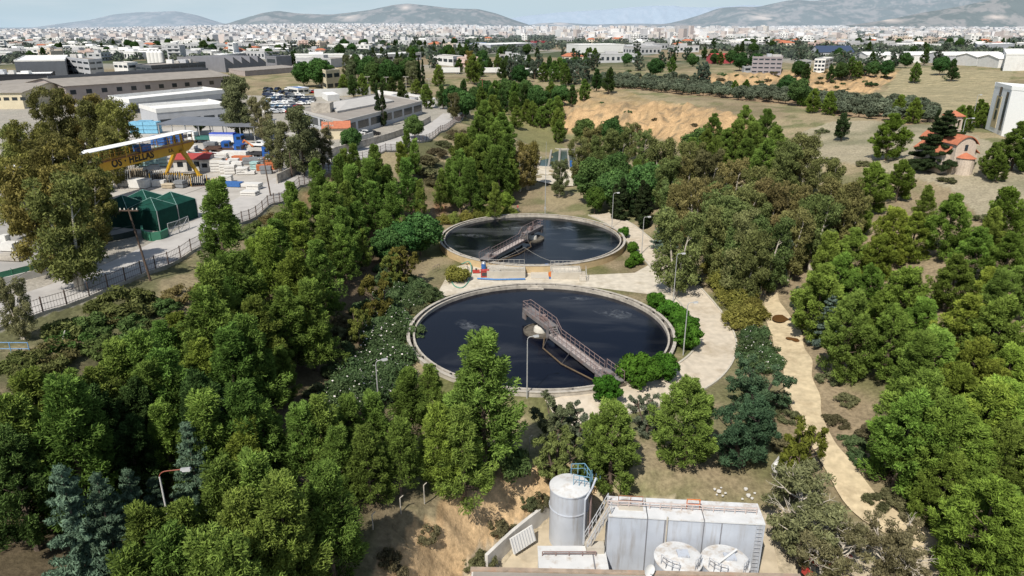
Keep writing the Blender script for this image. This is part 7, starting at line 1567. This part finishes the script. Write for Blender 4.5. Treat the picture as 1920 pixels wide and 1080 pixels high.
mb.build('caged_ladder', [M_LBLU], t)
mb = MB(); mb.path([(ra*.72, -ra*.78, 0), (ra*.72, -ra*.78, 4.6), (ra*1.05, -ra*.55, 5.4), (ra*1.3, -.2, 6.0)], .09, 8); mb.build('side_pipe', [M_TANK], t)
MB().tube((ra+.1, -.6, .5), (ra+.1, -.6, hs-.6), .09, 8).build('down_pipe', [M_RAIL], t)
# long tank house: built from three butted steel tanks with one roof
zr = GZ+6.0
A = P(1140, 968, zr); Bq = P(1436, 984, zr); Cq = P(1125, 936, zr); d = (Bq-A)[:2]; L_ = np.linalg.norm(d); ang = math.atan2(d[1], d[0]); D = abs((Cq-A)[1])+.2
hb = 6.0
t = empty('tank_house', (A[0], A[1], GZ), ang, 'long pale grey boxy steel tank with a flat chalky roof beside the silo', 'tank')
cuts = [0, L_*.255, L_*.615, L_]
for i in range(3): 
    MB().box(cuts[i]+.03, cuts[i+1]-.03, 0, D, -.5, hb).build('tank_wall', [M_TANK], t); MB().box(cuts[i]-.02*(i > 0)+.05, cuts[i+1]-.05, -.1, D+.1, hb+.002, hb+.12).build('roof', [M_TROOF], t)
mb = MB(); 
for c_ in (cuts[1], cuts[2], cuts[1]+1.35, cuts[2]+1.35): mb.box(c_-.04, c_+.04, -.04, .0, -.4, hb-.02)
mb.build('panel_seams', [M_MG], t)
mb = MB(); rail(mb, (0, D*.45, hb+.12), (L_*.96, D*.45, hb+.12), 14, .55, .05); mb.build('roof_pipe', [mat('pale_pink_pipe', (.5, .42, .38), .6, .1)], t)
mb = MB(); mb.box(cuts[1]-2.2, cuts[1]-.3, D*.3, D*.55, hb+.12, hb+.2); mb.build('hatch', [M_LTC], t); mb = MB(); rail(mb, (cuts[1]-2.2, D*.56, hb+.12), (cuts[1]-.3, D*.56, hb+.12), 2, .9, .03); mb.build('hatch_rail', [M_RUSTY], t)
mb = MB(); rail(mb, (cuts[2]-1.2, D*.55, hb+.12), (cuts[2]-.2, D*.55, hb+.12), 1, .9, .04); mb.build('hatch_rail', [mat('orange_paint', (.6, .16, .03))], t)
MB().tube((cuts[1]+1.5, -.1, 1.2), (cuts[1]+1.5, -.1, hb+.3), .07, 6).build('drain_pipe', [M_LTC], t)
mb = MB()
for s in (0, .5): mb.tube((L_-.7+s, -.15, 0), (L_-.7+s, -.15, hb), .03, 4)
for k in range(16): mb.tube((L_-.7, -.15, .3+k*.36), (L_-.2, -.15, .3+k*.36), .02, 4)
mb.build('ladder', [M_LG], t)
t.location.z = GZ
# stair ramp leaning on the tank house
a = P(1098, 1026, GZ+2.6); b = P(1143, 952, GZ+6.3); d3 = b-a; t = empty('gangway_stair', (0, 0, 0), 0, 'narrow white wooden gangway leaning from the low tank up to the long tank roof', 'stair')
n = np.array([-d3[1], d3[0], 0]); n = n/np.linalg.norm(n)*.55
MB().hexa([a-n-[0, 0, .15], a+n-[0, 0, .15], b+n-[0, 0, .15], b-n-[0, 0, .15]], [a-n, a+n, b+n, b-n]).build('plank', [mat('weathered_plank', (.48, .43, .36), .9, .2, 2)], t)
for s in (-1, 1): mb = MB(); rail(mb, a+n*s*1.05, b+n*s*1.05, 6, .95, .03); mb.build('handrail', [M_LG], t)
mb = MB()
for k in range(10): p = a+d3*(k+.5)/10; mb.hexa([p-n*.9+[0, -.06, .01], p+n*.9+[0, -.06, .01], p+n*.9+[0, .06, .01], p-n*.9+[0, .06, .01]], [p-n*.9+[0, -.06, .06], p+n*.9+[0, -.06, .06], p+n*.9+[0, .06, .06], p-n*.9+[0, .06, .06]])
mb.build('cleats', [M_CONC], t)
# low white tank in front
a = P(1009, 1026, GZ+2.4); b = P(1133, 1028, GZ+2.4); c = P(1009, 1067, GZ+2.4)
t = empty('low_tank', (a[0], c[1], GZ), 0, 'low white boxy tank in front of the tall silo', 'tank'); W_ = b[0]-a[0]; D_ = a[1]-c[1]
MB().box(0, W_, -2.5, D_, -.5, 2.4).build('tank_wall', [M_TANK], t); MB().box(-.05, W_+.05, -2.55, D_+.05, 2.402, 2.5).build('roof', [M_TROOF], t)
mb = MB(); rail(mb, (.3, D_*.55, 2.5), (W_*.85, D_*.55, 2.5), 4, .4, .045); mb.build('roof_pipe', [M_RAIL], t)
MB().box(W_-1.5, W_-.1, D_-.9, D_-.1, 2.5, 3.1).build('hatch', [M_LTC], t); MB().tube((W_-1.0, D_*.9, 2.5), (W_-1.0, -2.0, 2.55), .06, 6).build('roof_hose', [M_MG], t)
# two round tanks
def rtank(px, py, rp, h, label, beam):
    c = P(px, py, GZ+h); rr = rp*((c[1]*cp-(c[2]-CZ)*sp))/F; t = empty('round_tank', (c[0], c[1], GZ), 0, label, 'tank')
    MB().lathe([(rr, -.5), (rr, h)], 56, closed=False).build('shell', [M_TANK], t, smooth=True); MB().lathe([(.001, h+.35), (rr+.05, h), (rr+.05, h-.08), (.001, h-.08)], 56).build('roof', [M_TROOF], t, smooth=True)
    MB().box(-.1, .75, -.3, .45, h+.28, h+.42).build('manhole', [M_TANK], t)
    for a0, a1 in ((3.6, 4.5), (5.3, 5.8)):
        mb = MB(); us = np.linspace(a0, a1, 4); pts = [np.array([rr*.93*math.cos(u), rr*.93*math.sin(u), h+.02]) for u in us]
        for p, q in zip(pts[:-1], pts[1:]): rail(mb, p, q, 1, .95, .028)
        mb.build('railing', [M_LG], t)
    if beam: MB().tube((-rr*.45, -rr*.45, h+.55), (rr*.55, rr*.35, h+.55), .09, 6).build('roof_beam', [M_WB], t)
rtank(1272, 1046, 44, 4.2, 'left of the two round white tanks at the bottom edge', False); rtank(1360, 1052, 44, 4.2, 'right of the two round white tanks, with a white beam across its roof', True)
# intermediate bulk containers
M_IBC = mat('milky_plastic', (.62, .60, .52), .5, .08, 1.5, dirt=(.40, .34, .24), dirt_amt=.5, dscale=1); M_CAGE = mat('cage_tube', (.40, .40, .40), .4, .1, metal=.5)
def ibc(p, ang, label, capm=None, empty_=False):
    t = empty('bulk_container', p, ang, label, 'bulk container'); MB().box(-.6, .6, -.5, .5, 0, .14).build('pallet', [M_WOOD], t)
    if not empty_:
        MB().prism([(-.57, -.47), (.57, -.47), (.57, .47), (-.57, .47)], .14, 1.12).build('bottle', [M_IBC], t); MB().cyl(.13, 1.122, 1.18, 14).build('screw_cap', [capm or M_DKST], t)
    mb = MB()
    for z in np.linspace(.2, 1.1, 5):
        for q in (((-.6, -.5), (.6, -.5)), ((.6, -.5), (.6, .5)), ((.6, .5), (-.6, .5)), ((-.6, .5), (-.6, -.5))): mb.tube((*q[0], z), (*q[1], z), .016, 4)
    for k in range(7):
        x = -.6+.2*k
        for y in (-.5, .5): mb.tube((x, y, .14), (x, y, 1.12), .016, 4)
    for k in range(5):
        y = -.5+.25*k
        for x in (-.6, .6): mb.tube((x, y, .14), (x, y, 1.12), .016, 4)
    mb.build('cage', [M_CAGE], t)
p = P(1172, 1060, GZ); ibc(p, .05, 'lower bulk container carrying another on top'); ibc(p+np.array([.12, .1, 1.15]), .02, 'upper bulk container with a green screw cap', M_GRN); ibc(P(1196, 1066, GZ), -.1, 'bulk container with a dirty cap right of the stacked pair'); ibc(P(1222, 1062, GZ), .1, 'empty wire cage lying below another beside the round tank', None, True); ibc(P(1222, 1062, GZ)+np.array([0, 0, 1.15]), .05, 'empty wire cage stacked topmost beside the round tank', None, True)
sheet('works_yard', [P(*q, GZ)[:2] for q in [(905, 1100), (960, 1035), (1032, 975), (1130, 985), (1445, 1010), (1470, 1110)]], mat('dusty_works_yard', (.50, .42, .30), .95, .15, .8, dirt=(.34, .27, .18), dirt_amt=.6, dscale=.5), .18)
wl = resample([P(*q, GZ)[:2] for q in [(912, 1068), (960, 1022), (1005, 985), (1032, 965)]], 1.0); mb = MB()
for a, b in zip(wl[:-1], wl[1:]):
    d = (b-a)/np.linalg.norm(b-a); n = np.array([-d[1], d[0]])*.15; mb.prism([a-n, b-n, b+n, a+n], -4, GZ+1.5)
tag(mb.build('retaining_wall', [M_PLAST]), 'low weathered white wall between the sandy bank and the silo', 'wall')
p = P(985, 1030, GZ); t = empty('leaning_panel', p, .75, 'white ribbed sheet panel leaning by the weathered wall', 'panel'); MB().hexa([(-1.3, 0, .2), (1.3, 0, .2), (1.3, .1, .2), (-1.3, .1, .2)], [(-1.3, .5, 1.5), (1.3, .5, 1.5), (1.3, .6, 1.5), (-1.3, .6, 1.5)]).build('sheet', [M_WB], t)
mb = MB()
for k in range(9): x = -1.2+k*.3; MB_ = mb.tube((x, -.02, .2), (x, .48, 1.5), .03, 4)
mb.build('ribs', [M_LG], t)
# nearest roof along the bottom edge
a = P(885, 1068, 3.0); b = P(1260, 1076, 3.0); t = empty('near_roof', (a[0], a[1], 3.0), math.atan2(b[1]-a[1], b[0]-a[0]), 'weathered flat concrete roof edge along the bottom of the picture', 'building'); L_ = np.linalg.norm((b-a)[:2])+9
MB().box(0, L_, -9, 0, -6, 0).build('wall', [M_PLAST], t); MB().box(.12, L_-.12, -8.8, -.25, .002, .05).build('roof', [M_RGR], t); MB().box(-.1, L_+.1, -.22, .12, -.3, .16).build('parapet', [mat('rusty_coping', (.36, .28, .21), .9, .25, 2, dirt=(.30, .14, .08), dirt_amt=.6, dscale=1)], t)
p = P(1213, 1078, 3.05); t = empty('satellite_dish', (p[0], p[1]-.3, 3.05), .5, 'white satellite dish on the nearest roof', 'satellite dish'); MB().tube((0, 0, 0), (0, 0, .6), .035, 6).build('mast', [M_GALV], t)
mb = MB(); n = 20; pr = [(.45*k/5, .10*(k/5)**2) for k in range(6)]
q = MB().lathe([(max(r0, .001), z0) for r0, z0 in pr], n, closed=False); R_ = Matrix.Rotation(math.radians(75), 3, 'X'); mb.add([tuple(R_@Vector(v)+Vector((0, -.05, .75))) for v in q.v], q.f); mb.build('dish', [M_WB], t); MB().tube((0, -.05, .4), (0, -.5, .75), .02, 4).build('feed_arm', [M_GALV], t)
# posts of the broken fence on the sandy bank
for i, (bx, by, ty) in enumerate([(652, 1005, 998), (700, 998, 966), (752, 966, 936), (796, 944, 910), (846, 918, 882), (894, 888, 855), (993, 850, 820), (654, 1030, 998)][:7]):
    if i == 0: bx, by, ty = 654, 1035, 998
    p = hit(bx, by); t = empty('fence_post', p, 0, ['lowest', 'second', 'third', 'fourth', 'fifth', 'sixth', 'topmost'][i]+(' thin grey fence post from the bottom of the row along the sandy bank' if i else ' thin grey fence post of the row along the sandy bank') if i < 6 else 'topmost thin grey fence post of the row along the sandy bank', 'fence post')
    h_ = max(1.6, htop(p, ty)); MB().tube((0, 0, -.3), (0, 0, h_), .05, 6).build('post', [M_CONC], t); MB().tube((0, 0, h_), (.25, .1, h_+.2), .04, 6).build('angled_tip', [M_CONC], t)
# white cistern, red machine
p = hit(1462, 885); t = empty('water_cistern', p, .9, 'white horizontal cistern half hidden behind the sparse young tree', 'cistern'); t.scale = (.62, .62, .62); mb = MB().lathe([(.001, -1.9), (.7, -1.75), (1.0, -1.4), (1.0, 1.4), (.7, 1.75), (.001, 1.9)], 24, closed=False); mb.v = [(z, y, x+1.4) for x, y, z in mb.v]; mb.build('vessel', [M_WB], t, smooth=True)
for x in (-1, 1): MB().box(x-.15, x+.15, -.8, .8, -.2, .6).build('cradle', [M_DKST], t)
p = hit(1535, 1082); t = empty('farm_machine', p, .4, 'red machine with a dark cab parked under the straggly eucalyptus', 'machine'); t.scale = (.8, .8, .8)
MB().hexa([(-1.8, -.8, .7), (1.6, -.8, .7), (1.6, .8, .7), (-1.8, .8, .7)], [(-1.7, -.7, 1.5), (1.5, -.7, 1.35), (1.5, .7, 1.35), (-1.7, .7, 1.5)]).build('body', [M_REDP], t); MB().hexa([(-1.5, -.7, 1.52), (-.1, -.7, 1.5), (-.1, .7, 1.5), (-1.5, .7, 1.52)], [(-1.4, -.6, 2.5), (-.3, -.6, 2.5), (-.3, .6, 2.5), (-1.4, .6, 2.5)]).build('cab', [M_GLS], t); MB().box(-1.5, -.2, -.68, .68, 2.502, 2.6).build('cab_roof', [M_REDP], t); wheels(t, (-1.1,), .85, .75, .4); wheels(t, (1.0,), .8, .5, .3)
p = hit(1575, 1062); t = empty('plough', p, .2, 'small red implement right of the red machine', 'implement'); MB().box(-.9, .9, -.12, .12, .8, 1.0).build('beam', [M_REDP], t)
for k in range(4): MB().hexa([(-.8+k*.5, -.1, .05), (-.7+k*.5, -.1, .05), (-.6+k*.5, .1, .05), (-.75+k*.5, .1, .05)], [(-.8+k*.5, -.1, .8), (-.7+k*.5, -.1, .8), (-.7+k*.5, .1, .8), (-.8+k*.5, .1, .8)]).build('tine', [M_REDP], t)
# white rubble on the bare earth, low stone wall on the right, waste sheet
r = np.random.default_rng(4); mb = MB()
for px, py, s in [(1340, 918, .14), (1348, 922, .2), (1360, 925, .12), (1398, 918, .2), (1403, 930, .22), (1392, 936, .12), (1410, 935, .15), (1355, 930, .12), (1415, 925, .12), (1344, 928, .1), (1352, 915, .1)]:
    p = hit(px, py); a = r.random()*3; q = MB().prism([(s*math.cos(a+u)*(.7+.5*r.random()), s*math.sin(a+u)*(.7+.5*r.random())) for u in np.linspace(0, 6.283, 7)[:-1]], 0, s*.7); o = q.build('rubble_stone', [M_MARB], None, p); tag(o, 'white rubble stone lying on the bare brown earth behind the long tank', 'stone', 'rubble stones behind the long tank')
wallrun('field_wall', [hit(*q)[:2] for q in [(1692, 746), (1705, 765), (1716, 785)]], .6, .5, M_PLAST, 'short pale stone wall stub among the right hand pines', 'wall')
wallrun('kerb_wall', [hit(*q)[:2] for q in [(1862, 1045), (1885, 1078), (1900, 1100)]], .4, .35, M_CONC, 'low concrete edge at the bottom right corner', 'wall')
# person behind the farther tank
p = P(971, 397, 0)
def person(p, label):
    t = empty('person', p, 2.6, label, 'person'); me = bpy.data.meshes.new('body')
    V = [(0, 0, .95), (0, 0, 1.15), (0, 0, 1.38), (0, 0, 1.5), (0, .02, 1.6), (0, .02, 1.74), (.10, 0, .9), (.11, .03, .5), (.12, -.02, .08), (.12, .12, .04), (-.10, 0, .9), (-.12, -.02, .5), (-.13, -.05, .08), (-.13, .09, .04), (.19, 0, 1.42), (.25, .02, 1.15), (.24, .12, .93), (.24, .17, .83), (-.19, 0, 1.42), (-.25, 0, 1.15), (-.26, .08, .92), (-.26, .12, .82)]
    E_ = [(0, 1), (1, 2), (2, 3), (3, 4), (4, 5), (0, 6), (6, 7), (7, 8), (8, 9), (0, 10), (10, 11), (11, 12), (12, 13), (2, 14), (14, 15), (15, 16), (16, 17), (2, 18), (18, 19), (19, 20), (20, 21)]
    rad = [.15, .14, .16, .06, .085, .08, .09, .065, .045, .04, .09, .065, .045, .04, .065, .048, .036, .03, .065, .048, .036, .03]
    me.from_pydata(V, E_, []); o = bpy.data.objects.new('body', me); C.objects.link(o); o.parent = t
    s = o.modifiers.new('s', 'SKIN')
    for v, r_ in zip(me.skin_vertices[0].data if me.skin_vertices else [], rad): v.radius = (r_, r_)
    if not me.skin_vertices:
        pass
    me.materials.append(mat('skin_tone', (.45, .26, .18), .6, .05)); u = o.modifiers.new('u', 'SUBSURF'); u.levels = 1; u.render_levels = 1
    MB().lathe([(.17, 1.0), (.185, 1.2), (.21, 1.4), (.10, 1.5), (.09, 1.47), (.17, 1.38), (.15, 1.2), (.15, 1.0)], 16).build('red_shirt', [mat('faded_red_cloth', (.50, .10, .09), .9, .1)], t, smooth=True)
    mb = MB()
    for s_ in (-1, 1): mb.tube((s_*.11, 0, 1.0), (s_*.125, 0, .1), .115, 10, .075)
    mb.build('trousers', [mat('grey_trousers', (.14, .14, .15), .9, .1)], t)
    MB().lathe([(.001, 1.79), (.085, 1.75), (.10, 1.66), (.095, 1.62), (.001, 1.62)], 14, (0, -.01)).build('hair', [M_BLK], t, smooth=True)
person(p, 'person in a faded red shirt standing behind the farther tank')
